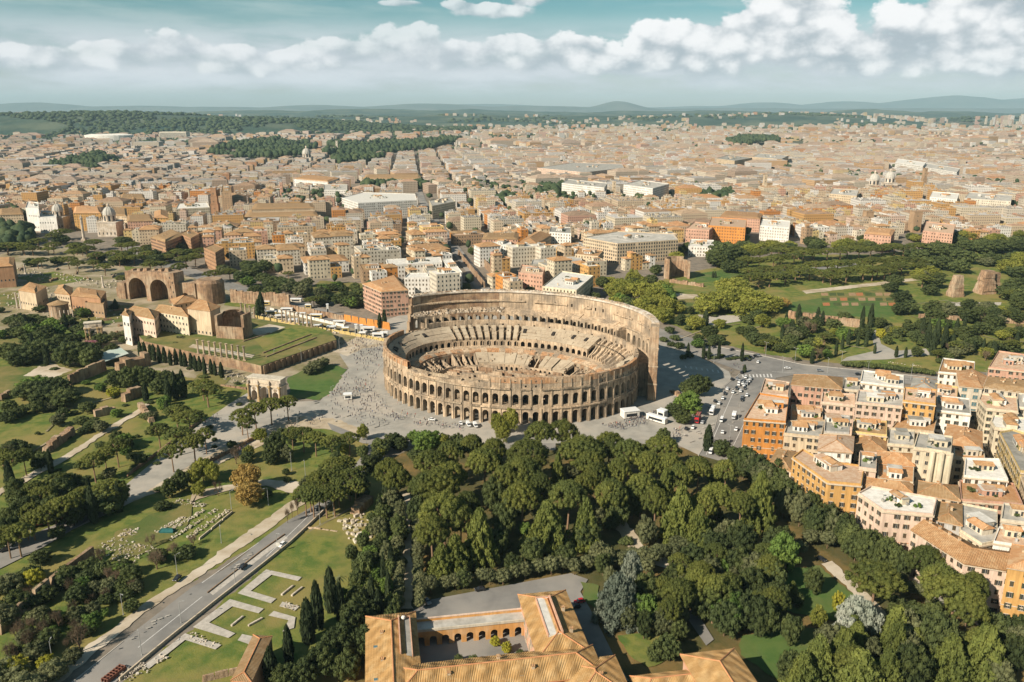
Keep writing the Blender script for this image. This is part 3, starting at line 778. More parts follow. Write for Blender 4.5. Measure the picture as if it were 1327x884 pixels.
ICO_V, ICO_F = None, None
def _ico():
    global ICO_V, ICO_F
    p = (1 + 5 ** .5) / 2
    v = np.array([(-1, p, 0), (1, p, 0), (-1, -p, 0), (1, -p, 0), (0, -1, p), (0, 1, p), (0, -1, -p), (0, 1, -p), (p, 0, -1), (p, 0, 1), (-p, 0, -1), (-p, 0, 1)], float)
    ICO_V = v / np.linalg.norm(v[0])
    ICO_F = np.array([(0, 11, 5), (0, 5, 1), (0, 1, 7), (0, 7, 10), (0, 10, 11), (1, 5, 9), (5, 11, 4), (11, 10, 2), (10, 7, 6), (7, 1, 8), (3, 9, 4), (3, 4, 2), (3, 2, 6), (3, 6, 8), (3, 8, 9), (4, 9, 5), (2, 4, 11), (6, 2, 10), (8, 6, 7), (9, 8, 1)])
_ico()
def foliage(clumps, per, size, rng, core=.8, up=0.25, droop=0.0):
    """Leaf faces over many small clumps (x, y, z, r, flat); a rough core in each keeps the crown from being see-through."""
    V, Fc, n = [], [], 0
    for (x, y, z, r, fl) in clumps:
        d = rng.normal(size=(per, 3)); d[:, 2] += up; d /= np.linalg.norm(d, axis=1)[:, None]
        rr = r * rng.uniform(.78, 1.12, (per, 1))
        c = np.array([x, y, z]) + d * rr * np.array([1, 1, fl])
        nr = d + rng.normal(scale=.55, size=(per, 3)); nr[:, 2] -= droop
        nr /= np.linalg.norm(nr, axis=1)[:, None]
        a = np.cross(nr, rng.normal(size=(per, 3))); a /= np.linalg.norm(a, axis=1)[:, None]
        b = np.cross(nr, a)
        s = size * rng.uniform(.6, 1.3, (per, 1))
        V.append(np.stack([c + a * s, c - a * s * .5 + b * s * .85, c - a * s * .5 - b * s * .85], 1).reshape(-1, 3))
        Fc.append(np.arange(per * 3).reshape(-1, 3) + n); n += per * 3
        if core:
            iv = ICO_V * (r * core * rng.uniform(.8, 1.1, (12, 1))) * np.array([1, 1, fl]) + np.array([x, y, z])
            V.append(iv); Fc.append(ICO_F + n); n += 12
    return np.concatenate(V), np.concatenate(Fc)

def limb(mb, p, d, L, r, depth, rng, spread=.5, tips=None, up=.15):
    q = p + d * L
    mb.tube(p, q, r, r * .7, 5)
    if depth == 0:
        if tips is not None: tips.append(q)
        return
    for _ in range(rng.integers(2, 4)):
        e = (d + Vector(rng.normal(scale=spread, size=3)) + Vector((0, 0, up))).normalized()
        limb(mb, q, e, L * rng.uniform(.6, .85), r * .62, depth - 1, rng, spread, tips, up)

CROWN, TRUNK = {}, {}
def make_kind(kind, nvar=3):
    CROWN[kind], TRUNK[kind] = [], []
    for v in range(nvar):
        rng = np.random.default_rng(hash((len(CROWN), v)) % 99991)
        cl, per, size, core, mat, kw = [], 60, .08, .8, L_PINE, {}
        tb = MB(); bark = BARK
        # every crown fits a unit column: radius about 1, from z = 0 (its underside) to 1
        if kind in ('pine', 'woodpine'):
            mat, bark = L_PINE, BARKP
            nC = 90 if kind == 'pine' else 165
            for k in range(nC):
                r_ = math.sqrt((k + .5) / nC); a = k * 2.39996 + rng.uniform(-.4, .4)
                rr = r_ * (.88 + rng.uniform(-.1, .1)); s = rng.uniform(.085, .145)
                zt = (1 - r_ ** 2.6) * .60 + .28
                cl.append((rr * math.cos(a), rr * math.sin(a), zt + rng.uniform(-.06, .06), s, 1.1))
            for k in range(16):
                a = rng.uniform(0, 6.28); rr = rng.uniform(.2, .75)
                cl.append((rr * math.cos(a), rr * math.sin(a), rng.uniform(.1, .3), .17, .8))
            per, size, core = 54, .026, .82
            kw = dict(up=.5)
            lean = Vector((rng.uniform(-.1, .1), rng.uniform(-.1, .1), 1)).normalized()
            p = Vector((0, 0, 0)); q = lean * .55
            tb.tube(p, q, .055, .042, 7)
            for k in range(5):
                a = 2 * PI * k / 5 + rng.uniform(-.4, .4)
                m_ = q + Vector((math.cos(a) * .2, math.sin(a) * .2, rng.uniform(.16, .26)))
                e = m_ + Vector((math.cos(a) * .25, math.sin(a) * .25, rng.uniform(.12, .22)))
                tb.tube(q, m_, .032, .024, 5); tb.tube(m_, e, .024, .012, 5)
        elif kind == 'cedar':
            mat = L_CEDAR
            T = 11
            for k in range(T):
                z = .05 + .88 * k / (T - 1); R = (1 - z) ** .8 * .95 + .04
                m_ = max(3, int(11 * (1 - z) + 3)); a0 = rng.uniform(0, 6)
                for j in range(m_):
                    a = a0 + 2 * PI * j / m_ + rng.uniform(-.2, .2); L_ = R * rng.uniform(.75, 1.08)
                    for f_ in (.4, .72, 1.0):
                        cl.append((L_ * f_ * math.cos(a), L_ * f_ * math.sin(a), z + .03 - .06 * f_, .13 * (1.25 - f_ * .45) + .02, .38))
            per, size, core = 26, .055, .75
            kw = dict(up=.8)
            tb.tube((0, 0, 0), (0, 0, 1.0), .04, .004, 6)
        elif kind == 'bluecedar':
            mat = L_BLUE
            for k in range(13):
                z = .03 + .9 * k / 12; R = (1 - z) ** .55 * .9 + .08
                m_ = max(4, int(14 * R)); a0 = rng.uniform(0, 6)
                for j in range(m_):
                    a = a0 + 2 * PI * j / m_ + rng.uniform(-.3, .3); L_ = R * rng.uniform(.65, 1.08)
                    for f_ in (.55, .95):
                        cl.append((L_ * f_ * math.cos(a), L_ * f_ * math.sin(a), z + rng.uniform(-.03, .03) - .05 * f_, .15, .5))
            per, size, core = 34, .045, .75
            kw = dict(up=.5, droop=.3)
            tb.tube((0, 0, 0), (0, 0, .95), .05, .006, 6)
        elif kind == 'cypress':
            mat = L_CYP
            for k in range(34):
                z = (k + .5) / 34; a = k * 2.4
                R = math.sin(PI * min(1, (z * .92 + .08)) ** .75) ** .7 * .72
                cl.append((R * math.cos(a) * .55, R * math.sin(a) * .55, z * .94 + .02, .36 * R + .16, .0 + .13))
            cl = [(x, y, z, r, .16) for x, y, z, r, _ in cl]
            per, size, core = 46, .13, .85
            kw = dict(up=.2)
            tb.tube((0, 0, 0), (0, 0, .6), .06, .03, 6)
        elif kind in ('oak', 'fresh', 'spring', 'gold', 'silver', 'olive', 'pink', 'yellow'):
            mat = dict(oak=L_OAK, fresh=L_FRESH, spring=L_SPRING, gold=L_GOLD, silver=L_SILVER, olive=L_OLIVE, pink=L_PINK, yellow=L_YEL)[kind]
            airy = kind in ('spring', 'gold', 'pink')
            nC = 46
            for k in range(nC):
                zz = 1 - 2 * (k + .5) / nC; a = k * 2.39996
                r_ = math.sqrt(1 - zz * zz); f_ = rng.uniform(.62, .86) * (1 + .16 * math.sin(3 * a + v))
                cl.append((r_ * f_ * math.cos(a), r_ * f_ * math.sin(a), .5 + zz * .42 * f_ / .78, rng.uniform(.15, .29), rng.uniform(.42, .6)))
            for k in range(12): cl.append((*rng.uniform(-.4, .4, 2), rng.uniform(.2, .75), .3, .5))
            per, size, core = (62, .055, .5 if airy else .84)
            if airy: per = 74
            tips = []
            tb.tube((0, 0, 0), (0, 0, .45), .05, .035, 6)
            for k in range(4):
                a = k * 1.57 + rng.uniform(-.4, .4)
                limb(tb, Vector((0, 0, .42)), Vector((math.cos(a) * .6, math.sin(a) * .6, .7)).normalized(), .28, .028, 1, rng, .35)
        elif kind == 'pruned':
            mat = L_OLIVE
            for k in range(22):
                zz = 1 - 2 * (k + .5) / 22; a = k * 2.4; r_ = math.sqrt(1 - zz * zz) * .72
                cl.append((r_ * math.cos(a), r_ * math.sin(a), .5 + zz * .36, .36, .45))
            per, size, core = 50, .085, .86
            tb.tube((0, 0, 0), (0, 0, .5), .06, .05, 6)
        elif kind == 'bush':
            mat = L_OAK
            for k in range(14):
                a = k * 2.4; r_ = math.sqrt((k + .5) / 14) * .8
                cl.append((r_ * math.cos(a), r_ * math.sin(a), .35 + .35 * (1 - r_ * r_) + rng.uniform(-.08, .08), .34, .9))
            per, size, core = 46, .10, .85
            tb.tube((0, 0, 0), (0, 0, .3), .06, .05, 5)
        elif kind == 'bare':
            mat = L_TWIG
            rr = np.random.default_rng(50 + v); tips = []
            tb.tube((0, 0, 0), (0, 0, .22), .05, .04, 6)
            for k in range(5):
                a = k * 1.257 + rr.uniform(-.3, .3)
                limb(tb, Vector((0, 0, .2)), Vector((math.cos(a) * .6, math.sin(a) * .6, .8)).normalized(), .26, .026, 2, rr, .38, tips, .2)
            V, Fc, n = [], [], 0
            tw = MB()
            for p in tips:
                for _ in range(9):
                    e = p + Vector(rr.normal(scale=.13, size=3)) + Vector((0, 0, .06))
                    tw.tube(p, e, .007, .002, 3)
                    for _ in range(2):
                        g_ = p.lerp(e, rr.uniform(.4, 1)); tw.tube(g_, g_ + Vector(rr.normal(scale=.08, size=3)), .005, .002, 3)
            CROWN[kind].append(tw.mesh('bare_twigs', mat)); TRUNK[kind].append(tb.mesh('bare_trunk', bark)); continue
        elif kind == 'palm':
            mat = L_OLIVE
            tw = MB()
            for k in range(16):
                a = k * 2.4; el = .9 - .1 * k
                pr = None
                for j in range(6):
                    t_ = j / 5; x = t_; z = .5 + el * .5 * t_ - .55 * t_ * t_
                    L_ = Vector((x * math.cos(a), x * math.sin(a), z)); w_ = .09 * math.sin(PI * min(.95, t_ + .12))
                    s_ = Vector((-math.sin(a) * w_, math.cos(a) * w_, -.04))
                    if pr: tw.face([pr[0] - pr[1], L_ - s_, L_, pr[0]]); tw.face([pr[0], L_, L_ + Vector((s_.x, s_.y, -.04)), pr[0] + Vector((pr[1].x, pr[1].y, -.04))])
                    pr = (L_, s_)
            tb.tube((0, 0, 0), (0, 0, .8), .05, .045, 6)
            CROWN[kind].append(tw.mesh('palm_fronds', mat)); TRUNK[kind].append(tb.mesh('palm_trunk', bark)); continue
        V, Fc = foliage(cl, per, size, rng, core, **kw)
        CROWN[kind].append(np_mesh(kind + '_crown', V, Fc, mat)); TRUNK[kind].append(tb.mesh(kind + '_trunk', bark))
NAMES = dict(pine=('umbrella_pine', 'flat crowned umbrella pine', 'pine tree'), woodpine=('stone_pine', 'dense rounded stone pine', 'pine tree'),
             cedar=('cedar_tree', 'tiered light green cedar', 'cedar tree'), bluecedar=('blue_cedar', 'silvery blue cedar', 'cedar tree'),
             cypress=('cypress_tree', 'narrow dark cypress', 'cypress tree'), oak=('evergreen_oak', 'round dark evergreen oak', 'tree'),
             fresh=('broadleaf_tree', 'bright green tree', 'tree'), spring=('plane_tree', 'yellow green tree', 'tree'),
             gold=('budding_tree', 'golden budding airy tree', 'tree'), silver=('silver_tree', 'pale silver leaved tree', 'tree'),
             olive=('olive_tree', 'grey green olive tree', 'tree'), pink=('blossom_tree', 'pink blossoming tree', 'tree'),
             yellow=('yellow_shrub', 'yellow green shrub', 'shrub'), pruned=('clipped_tree', 'clipped laurel tree', 'tree'),
             bush=('bush', 'low dark bush', 'bush'), bare=('bare_tree', 'bare brown twiggy tree', 'tree'), palm=('palm_tree', 'small palm tree', 'palm'))
for k_ in NAMES: make_kind(k_, 4 if k_ in ('pine', 'woodpine', 'oak') else 2 if k_ in ('silver', 'gold', 'pink', 'yellow', 'palm') else 3)
RT = random.Random(11)
TREES = []
def tree(kind, x, y, h, wd, z=0.0, under=None, label=None):
    """A tree of height h and crown width wd standing at (x, y); under = where the crown starts, as a share of h."""
    u = {'pine': .60, 'woodpine': .52, 'cedar': .06, 'bluecedar': .04, 'cypress': .02, 'oak': .12, 'fresh': .15, 'spring': .18, 'gold': .12, 'silver': .05, 'olive': .15,
         'pink': .15, 'yellow': .02, 'pruned': .32, 'bush': 0.0, 'bare': .0, 'palm': .55}[kind] if under is None else under
    nm, lb, cat = NAMES[kind]
    if kind == 'oak' and h < 8.6: nm, lb, cat = 'small_evergreen_oak', 'dark evergreen shrub', 'shrub'  # these are low evergreen oaks, with the same crowns as the tall ones
    o = link(nm, None, None, (x, y, z), RT.uniform(0, 6.28))
    i = RT.randrange(len(CROWN[kind]))
    if kind == 'bare':
        link('trunk', TRUNK[kind][i], o, scale=(wd * .55, wd * .55, h)); link('crown', CROWN[kind][i], o, scale=(wd * .55, wd * .55, h))
    else:
        th = h * (u + .45 * (1 - u)) / .8 if kind in ('pine', 'woodpine') else h * (u + .7 * (1 - u))
        if kind in ('pine', 'woodpine'): th = h * u / .62
        link('trunk', TRUNK[kind][i], o, scale=(max(wd, h * .7) * .5, max(wd, h * .7) * .5, th))
        link('crown', CROWN[kind][i], o, (0, 0, h * u), scale=(wd / 2 * RT.uniform(.94, 1.06), wd / 2 * RT.uniform(.94, 1.06), h * (1 - u)))
    big = '' if kind in ('bush', 'yellow') else ('tall ' if h > 17 and kind not in ('pine', 'woodpine') else '')
    reg(o, label or (big + lb), cat, NAMES[kind][0].replace('_', ' ') + 's of the parks')
    TREES.append(o)
    return o
def T(kind, px, py, wpx, h, under=None, label=None, z=0.0):
    """Tree whose crown CENTRE the photograph shows at (px, py), with a crown wpx pixels wide."""
    u = {'pine': .78, 'woodpine': .70, 'cedar': .42, 'bluecedar': .5, 'cypress': .5, 'oak': .55, 'fresh': .55, 'spring': .55, 'gold': .55}.get(kind, .5)
    p = G(px, py, z + h * u)
    d = p.y * CP - (p.z - CAM_H) * SP
    return tree(kind, p.x, p.y, h, wpx * d / F_PX, z, under, label)

# ---- the wood below the amphitheatre (crown centres and widths as the photograph shows them)
for (x, y, wd, h) in [(627, 600, 52, 24), (684, 590, 60, 25), (677, 612, 56, 24), (612, 578, 34, 20), (754, 586, 66, 25), (790, 578, 50, 23), (815, 588, 50, 23), (857, 582, 54, 22), (700, 562, 44, 21),
                      (728, 560, 46, 21), (772, 616, 34, 21), (802, 611, 36, 21), (792, 641, 50, 23), (831, 632, 44, 22), (677, 645, 54, 24), (736, 644, 56, 24), (557, 600, 48, 21), (583, 588, 42, 21), (566, 628, 62, 24), (583, 617, 50, 22), (548, 632, 40, 21),
                      (575, 664, 74, 26), (560, 690, 54, 22), (596, 675, 46, 22), (504, 612, 46, 22), (515, 622, 40, 21), (930, 645, 48, 22), (912, 655, 40, 21), (960, 655, 40, 20), (880, 770, 46, 19), (926, 766, 56, 19), (905, 758, 44, 19), (868, 790, 34, 15), (945, 760, 36, 18),
                      (640, 585, 36, 22), (655, 620, 40, 22), (764, 600, 44, 22), (840, 602, 40, 21), (605, 655, 38, 21), (700, 632, 36, 22), (758, 632, 36, 22), (850, 650, 40, 21), (880, 620, 40, 21), (905, 608, 38, 20), (940, 612, 36, 20), (868, 605, 38, 21), (985, 640, 36, 20), (1135, 750, 74, 19), (1200, 728, 52, 20),
                      (1238, 770, 78, 22), (1218, 752, 56, 21), (1255, 790, 54, 19), (1262, 762, 40, 20)]:
    T('woodpine', x, y, wd, h)
for (x, y, wd, h) in [(723, 618, 26, 22), (710, 688, 64, 24), (759, 684, 46, 23), (622, 700, 50, 25), (882, 672, 62, 26), (862, 640, 34, 22), (985, 655, 46, 28), (590, 722, 52, 17), (572, 730, 40, 15), (1092, 850, 60, 18), (1060, 858, 60, 17), (1160, 836, 50, 17), (1275, 850, 74, 20), (1232, 858, 62, 17), (1115, 878, 80, 17), (1040, 876, 60, 15), (905, 690, 46, 22)]:
    T('cedar', x, y, wd, h)
T('bluecedar', 802, 775, 66, 20); T('bluecedar', 818, 745, 44, 20)
T('silver', 1112, 800, 54, 15); T('silver', 1100, 822, 40, 12)
T('yellow', 1086, 780, 18, 8); T('spring', 1060, 800, 22, 9)
for (x, y, wd, h) in [(1190, 795, 36, 9), (1165, 790, 30, 9), (1056, 752, 26, 11), (1026, 815, 28, 13), (1035, 778, 16, 6), (975, 760, 44, 15), (1000, 745, 40, 14), (960, 790, 50, 15), (988, 800, 44, 15), (940, 800, 40, 14), (1008, 770, 34, 13), (835, 808, 20, 12), (880, 815, 24, 9), (865, 838, 36, 10), (848, 845, 20, 7), (1010, 700, 40, 15), (960, 700, 44, 16), (925, 705, 40, 14), (898, 722, 36, 11),
                      (1310, 845, 40, 14), (1290, 815, 44, 12), (1320, 815, 36, 12), (1210, 800, 40, 11), (760, 690, 36, 15), (800, 660, 36, 17), (820, 650, 30, 16), (640, 640, 34, 17), (655, 670, 34, 17), (645, 700, 30, 14), (690, 715, 34, 12), (665, 730, 28, 10), (735, 720, 28, 11), (540, 660, 26, 14), (600, 750, 26, 8), (1005, 615, 44, 15), (1020, 640, 40, 15), (985, 610, 36, 15)]:
    T('oak', x, y, wd, h)
# hedge-like row of evergreen trees along the street at right
for k in range(44):
    t_ = k / 43
    x = 960 + t_ * 212 + RT.uniform(-9, 9); y = 598 + t_ * 128 + 22 * math.sin(t_ * 3.0) * .4 + RT.uniform(-9, 10)
    T(RT.choice(['oak', 'oak', 'olive', 'oak']), x, y, RT.uniform(24, 36), RT.uniform(11, 15))
# clipped trees along the drive and the alleys
for k in range(24):
    x = 545 + k * 15.4 + RT.uniform(-3, 3); y = 762 - (x - 545) * .150 + RT.uniform(-4, 4)
    T('pruned', x, y, RT.uniform(17, 23), RT.uniform(6.5, 8.5))
for k in range(26):
    x = 780 + k * 11.6 + RT.uniform(-3, 3); y = 716 + 18 * math.sin(k * .45) + RT.uniform(-5, 5)
    T('pruned', x, y, RT.uniform(16, 22), RT.uniform(6, 8))
for k in range(18):
    for s_ in (-13, 13): T('pruned', 530 + s_ + RT.uniform(-2, 2), 650 + k * 7.8, RT.uniform(13, 18), RT.uniform(5.5, 7.5))
for k in range(10): T('pruned', 1090 + k * 13, 700 + k * 9 + RT.uniform(-5, 5), 17, 7)
for (x, y) in ((905, 745), (918, 738), (930, 752), (948, 742), (962, 735)): T('pruned', x, y, 18, 7)
for (x, y, wd, h) in [(575, 740, 20, 5), (790, 748, 18, 8), (814, 800, 26, 10), (838, 690, 30, 13), (772, 665, 30, 14), (702, 668, 28, 14)]: T('olive', x, y, wd, h)

# ---- cypress group and planting left of the convent
for (x, y, wd, h) in [(428, 765, 22, 18), (410, 785, 24, 19), (398, 805, 26, 17), (440, 780, 18, 15), (350, 862, 24, 13), (373, 835, 18, 14), (481, 770, 14, 15), (497, 745, 10, 18), (503, 765, 11, 17), (490, 785, 16, 13), (512, 625, 14, 14), (500, 640, 16, 12), (492, 655, 12, 11)]: T('cypress', x, y, wd, h)
for (x, y, wd, h) in [(460, 800, 44, 14), (440, 830, 46, 13), (470, 830, 36, 12), (420, 855, 44, 12), (395, 872, 40, 11), (450, 862, 36, 11), (478, 795, 30, 12), (462, 775, 26, 11), (465, 735, 22, 8), (455, 715, 20, 7), (480, 725, 24, 7), (470, 700, 18, 7), (492, 705, 20, 7), (480, 685, 16, 6), (500, 680, 18, 7), (495, 660, 14, 6), (370, 880, 40, 10)]: T('oak', x, y, wd, h)
for (x, y, wd, h) in [(478, 715, 22, 5), (487, 745, 22, 5), (470, 755, 16, 4), (475, 690, 14, 3), (505, 725, 14, 4), (510, 700, 14, 4), (488, 668, 12, 3)]: T('fresh', x, y, wd, h)
T('palm', 441, 755, 20, 8)

# ---- pines and bushes along the road and walk
for (x, y, wd, h) in [(395, 640, 40, 15), (412, 632, 34, 15), (452, 618, 44, 16), (438, 628, 30, 15), (466, 612, 26, 14), (392, 562, 38, 14), (408, 567, 34, 14), (430, 572, 34, 13), (452, 568, 34, 13), (378, 560, 26, 13),
                      (312, 538, 34, 16), (330, 530, 34, 16), (350, 524, 38, 17), (372, 520, 30, 16), (320, 548, 26, 14), (222, 585, 34, 15), (232, 562, 44, 16), (205, 557, 36, 14), (250, 572, 40, 16), (265, 563, 28, 15), (245, 540, 46, 14), (228, 532, 40, 14), (268, 505, 44, 15), (262, 498, 34, 14),
                      (120, 596, 40, 16), (150, 577, 34, 16), (135, 588, 28, 15), (12, 596, 44, 15), (2, 590, 30, 15), (30, 590, 30, 15), (60, 665, 44, 15), (78, 655, 44, 16), (95, 648, 34, 15), (55, 640, 40, 15), (75, 622, 36, 15), (40, 660, 30, 13), (22, 690, 46, 15), (8, 692, 40, 15), (140, 632, 52, 14), (44, 632, 34, 14)]:
    T('pine', x, y, wd, h)
for (x, y, wd, h) in [(138, 648, 50, 12), (150, 640, 30, 12), (357, 577, 30, 15), (95, 630, 34, 11), (350, 590, 20, 10), (218, 632, 20, 10), (234, 622, 22, 11), (75, 690, 20, 6), (210, 655, 24, 4), (52, 722, 30, 6), (85, 745, 34, 8), (115, 735, 30, 7), (30, 750, 34, 7), (20, 780, 40, 8), (60, 770, 28, 6), (40, 800, 26, 5), (100, 770, 30, 7), (170, 745, 30, 9), (160, 735, 24, 7), (205, 720, 30, 5), (240, 715, 30, 5), (160, 770, 26, 4),
                      (510, 570, 24, 9), (493, 578, 26, 9), (520, 575, 20, 8), (592, 572, 22, 9), (600, 575, 20, 9), (575, 570, 16, 8), (488, 590, 16, 7), (540, 590, 26, 6), (548, 582, 16, 6), (470, 585, 16, 8), (465, 630, 30, 13), (480, 600, 24, 10)]:
    T('oak', x, y, wd, h)
T('fresh', 553, 572, 42, 13); T('fresh', 536, 566, 18, 7); T('spring', 575, 575, 16, 10)
T('spring', 662, 545, 24, 14); T('spring', 645, 548, 18, 13); T('spring', 652, 560, 22, 12); T('gold', 320, 618, 40, 14); T('gold', 322, 640, 38, 11); T('spring', 262, 608, 30, 12); T('spring', 250, 618, 22, 10); T('spring', 275, 612, 22, 11)
T('spring', 470, 560, 16, 9); T('spring', 492, 588, 14, 7); T('yellow', 44, 752, 30, 8); T('yellow', 20, 866, 34, 7); T('yellow', 60, 862, 26, 6)
for (x, y, wd, h) in [(101, 826, 46, 12), (202, 725, 34, 9), (225, 712, 26, 7), (55, 815, 30, 9), (35, 830, 30, 9), (75, 802, 26, 9), (95, 790, 26, 8), (12, 845, 30, 9), (130, 720, 26, 8), (140, 745, 22, 7), (195, 700, 24, 6), (305, 590, 24, 10), (500, 576, 16, 8), (90, 760, 24, 8), (25, 815, 26, 9), (250, 700, 22, 5), (385, 655, 14, 10), (372, 668, 12, 8), (378, 660, 10, 9)]: T('bare', x, y, wd, h)
for (x, y, wd, h) in [(10, 870, 50, 7), (45, 845, 34, 6), (70, 870, 40, 7), (95, 850, 26, 5), (60, 830, 34, 6), (30, 895, 60, 8), (5, 800, 40, 8), (120, 790, 26, 5), (10, 760, 40, 9), (140, 760, 30, 6)]: T('olive', x, y, wd, h)

# ---- Palatine side
for (x, y, wd, h) in [(100, 457, 46, 18), (85, 460, 34, 16), (115, 460, 34, 16), (60, 512, 44, 12), (85, 515, 40, 11), (38, 505, 44, 11), (70, 500, 46, 12), (30, 460, 44, 14), (50, 452, 36, 14), (75, 445, 36, 13), (45, 440, 36, 14), (12, 455, 34, 13), (60, 430, 26, 12), (150, 490, 24, 12), (165, 488, 26, 14), (178, 485, 24, 14), (192, 488, 24, 13), (205, 500, 22, 10), (215, 490, 24, 11), (230, 500, 26, 15), (22, 535, 22, 6), (10, 540, 24, 7), (12, 525, 22, 7), (30, 530, 14, 6), (120, 550, 26, 5), (105, 545, 22, 5), (152, 568, 22, 8), (165, 575, 18, 7), (20, 580, 40, 7), (62, 525, 16, 5),
                      (190, 445, 14, 6), (200, 450, 16, 6), (95, 440, 24, 10), (130, 440, 26, 9), (145, 452, 20, 8), (160, 440, 14, 6), (88, 415, 22, 8), (105, 405, 20, 8), (112, 420, 20, 7), (40, 412, 26, 7), (15, 415, 26, 7), (52, 400, 18, 6), (25, 430, 26, 9), (60, 448, 20, 11)]: T('oak', x, y, wd, h)
T('fresh', 45, 498, 40, 10); T('fresh', 108, 405, 18, 8); T('fresh', 130, 502, 18, 5); T('pink', 118, 447, 20, 7); T('yellow', 146, 508, 20, 6); T('olive', 62, 528, 20, 5)
for k in range(17):
    t_ = k / 16
    T('cypress', 180 + t_ * 106 + RT.uniform(-2, 2), 452 + t_ * 27 + RT.uniform(-2, 2), RT.uniform(6.5, 8.5), RT.uniform(10, 13.5))
for (x, y, wd, h) in [(217, 505, 12, 17), (226, 500, 14, 18), (236, 498, 14, 18), (188, 508, 10, 12), (42, 445, 9, 16), (59, 460, 9, 16), (85, 640, 10, 14), (62, 645, 9, 13), (112, 650, 12, 12), (115, 635, 10, 12), (338, 393, 11, 20), (334, 400, 10, 16), (498, 412, 8, 14), (492, 416, 8, 13), (64, 598, 10, 13)]: T('cypress', x, y, wd, h)
for (x, y, wd, h) in [(410, 474, 22, 8), (400, 480, 18, 7), (420, 470, 16, 7), (195, 442, 18, 8), (235, 442, 18, 8), (228, 450, 14, 7)]: T('olive', x, y, wd, h)
# pines by the avenue and the forums
for (x, y, wd, h) in [(80, 300, 32, 16), (70, 305, 26, 16), (68, 317, 24, 15), (98, 318, 28, 16), (112, 322, 26, 16), (95, 326, 24, 15), (125, 330, 26, 15), (148, 328, 28, 15), (120, 340, 22, 14), (100, 341, 22, 14), (88, 336, 26, 15), (135, 345, 24, 14), (160, 330, 22, 14), (240, 335, 30, 16), (232, 345, 26, 16), (252, 332, 26, 16), (158, 360, 20, 12), (16, 308, 30, 15), (8, 318, 40, 16), (28, 318, 26, 15), (276, 354, 28, 14)]: T('pine', x, y, wd, h)
for (x, y, wd, h) in [(328, 350, 30, 14), (342, 345, 24, 14), (355, 365, 34, 13), (370, 368, 34, 14), (385, 372, 30, 12), (350, 378, 24, 11), (312, 358, 22, 12), (320, 345, 20, 12), (455, 385, 30, 12), (470, 382, 26, 12), (445, 375, 16, 8), (460, 372, 14, 10), (430, 372, 16, 8), (540, 372, 20, 8), (620, 320, 16, 10), (612, 325, 14, 9), (500, 350, 16, 9), (660, 365, 18, 9), (692, 364, 16, 9), (640, 396, 18, 9)]: T('oak', x, y, wd, h)
T('fresh', 437, 370, 20, 8); T('fresh', 420, 372, 16, 6); T('spring', 542, 366, 24, 12); T('cypress', 333, 330, 8, 16)

# ---- the hill park at right
for (x, y, wd, h) in [(955, 385, 60, 19), (930, 390, 52, 18), (980, 390, 56, 18), (950, 372, 44, 18), (915, 398, 36, 14), (970, 400, 50, 15), (1000, 395, 36, 13), (830, 375, 34, 20), (848, 382, 32, 20), (812, 372, 30, 18), (800, 380, 26, 17), (862, 395, 30, 16), (835, 395, 30, 17), (860, 408, 28, 15), (820, 360, 22, 17), (845, 405, 22, 13), (988, 415, 20, 12), (1000, 318, 34, 15), (975, 322, 26, 14), (1085, 318, 20, 12), (1205, 352, 26, 12), (1190, 355, 20, 11), (1310, 345, 34, 18), (1325, 335, 30, 18), (795, 395, 22, 14), (880, 400, 18, 9)]: T('spring', x, y, wd, h)
for r, (x0, x1, y0, y1, n) in enumerate([(972, 1190, 338, 320, 16), (975, 1200, 352, 338, 15), (968, 1150, 360, 352, 12), (1080, 1190, 357, 345, 7), (965, 1050, 330, 325, 6)]):
    for k in range(n):
        t_ = k / (n - 1)
        T('pine', x0 + (x1 - x0) * t_ + RT.uniform(-4, 4), y0 + (y1 - y0) * t_ - 4 * math.sin(t_ * 3) + RT.uniform(-2, 2), RT.uniform(26, 36), RT.uniform(13, 16))
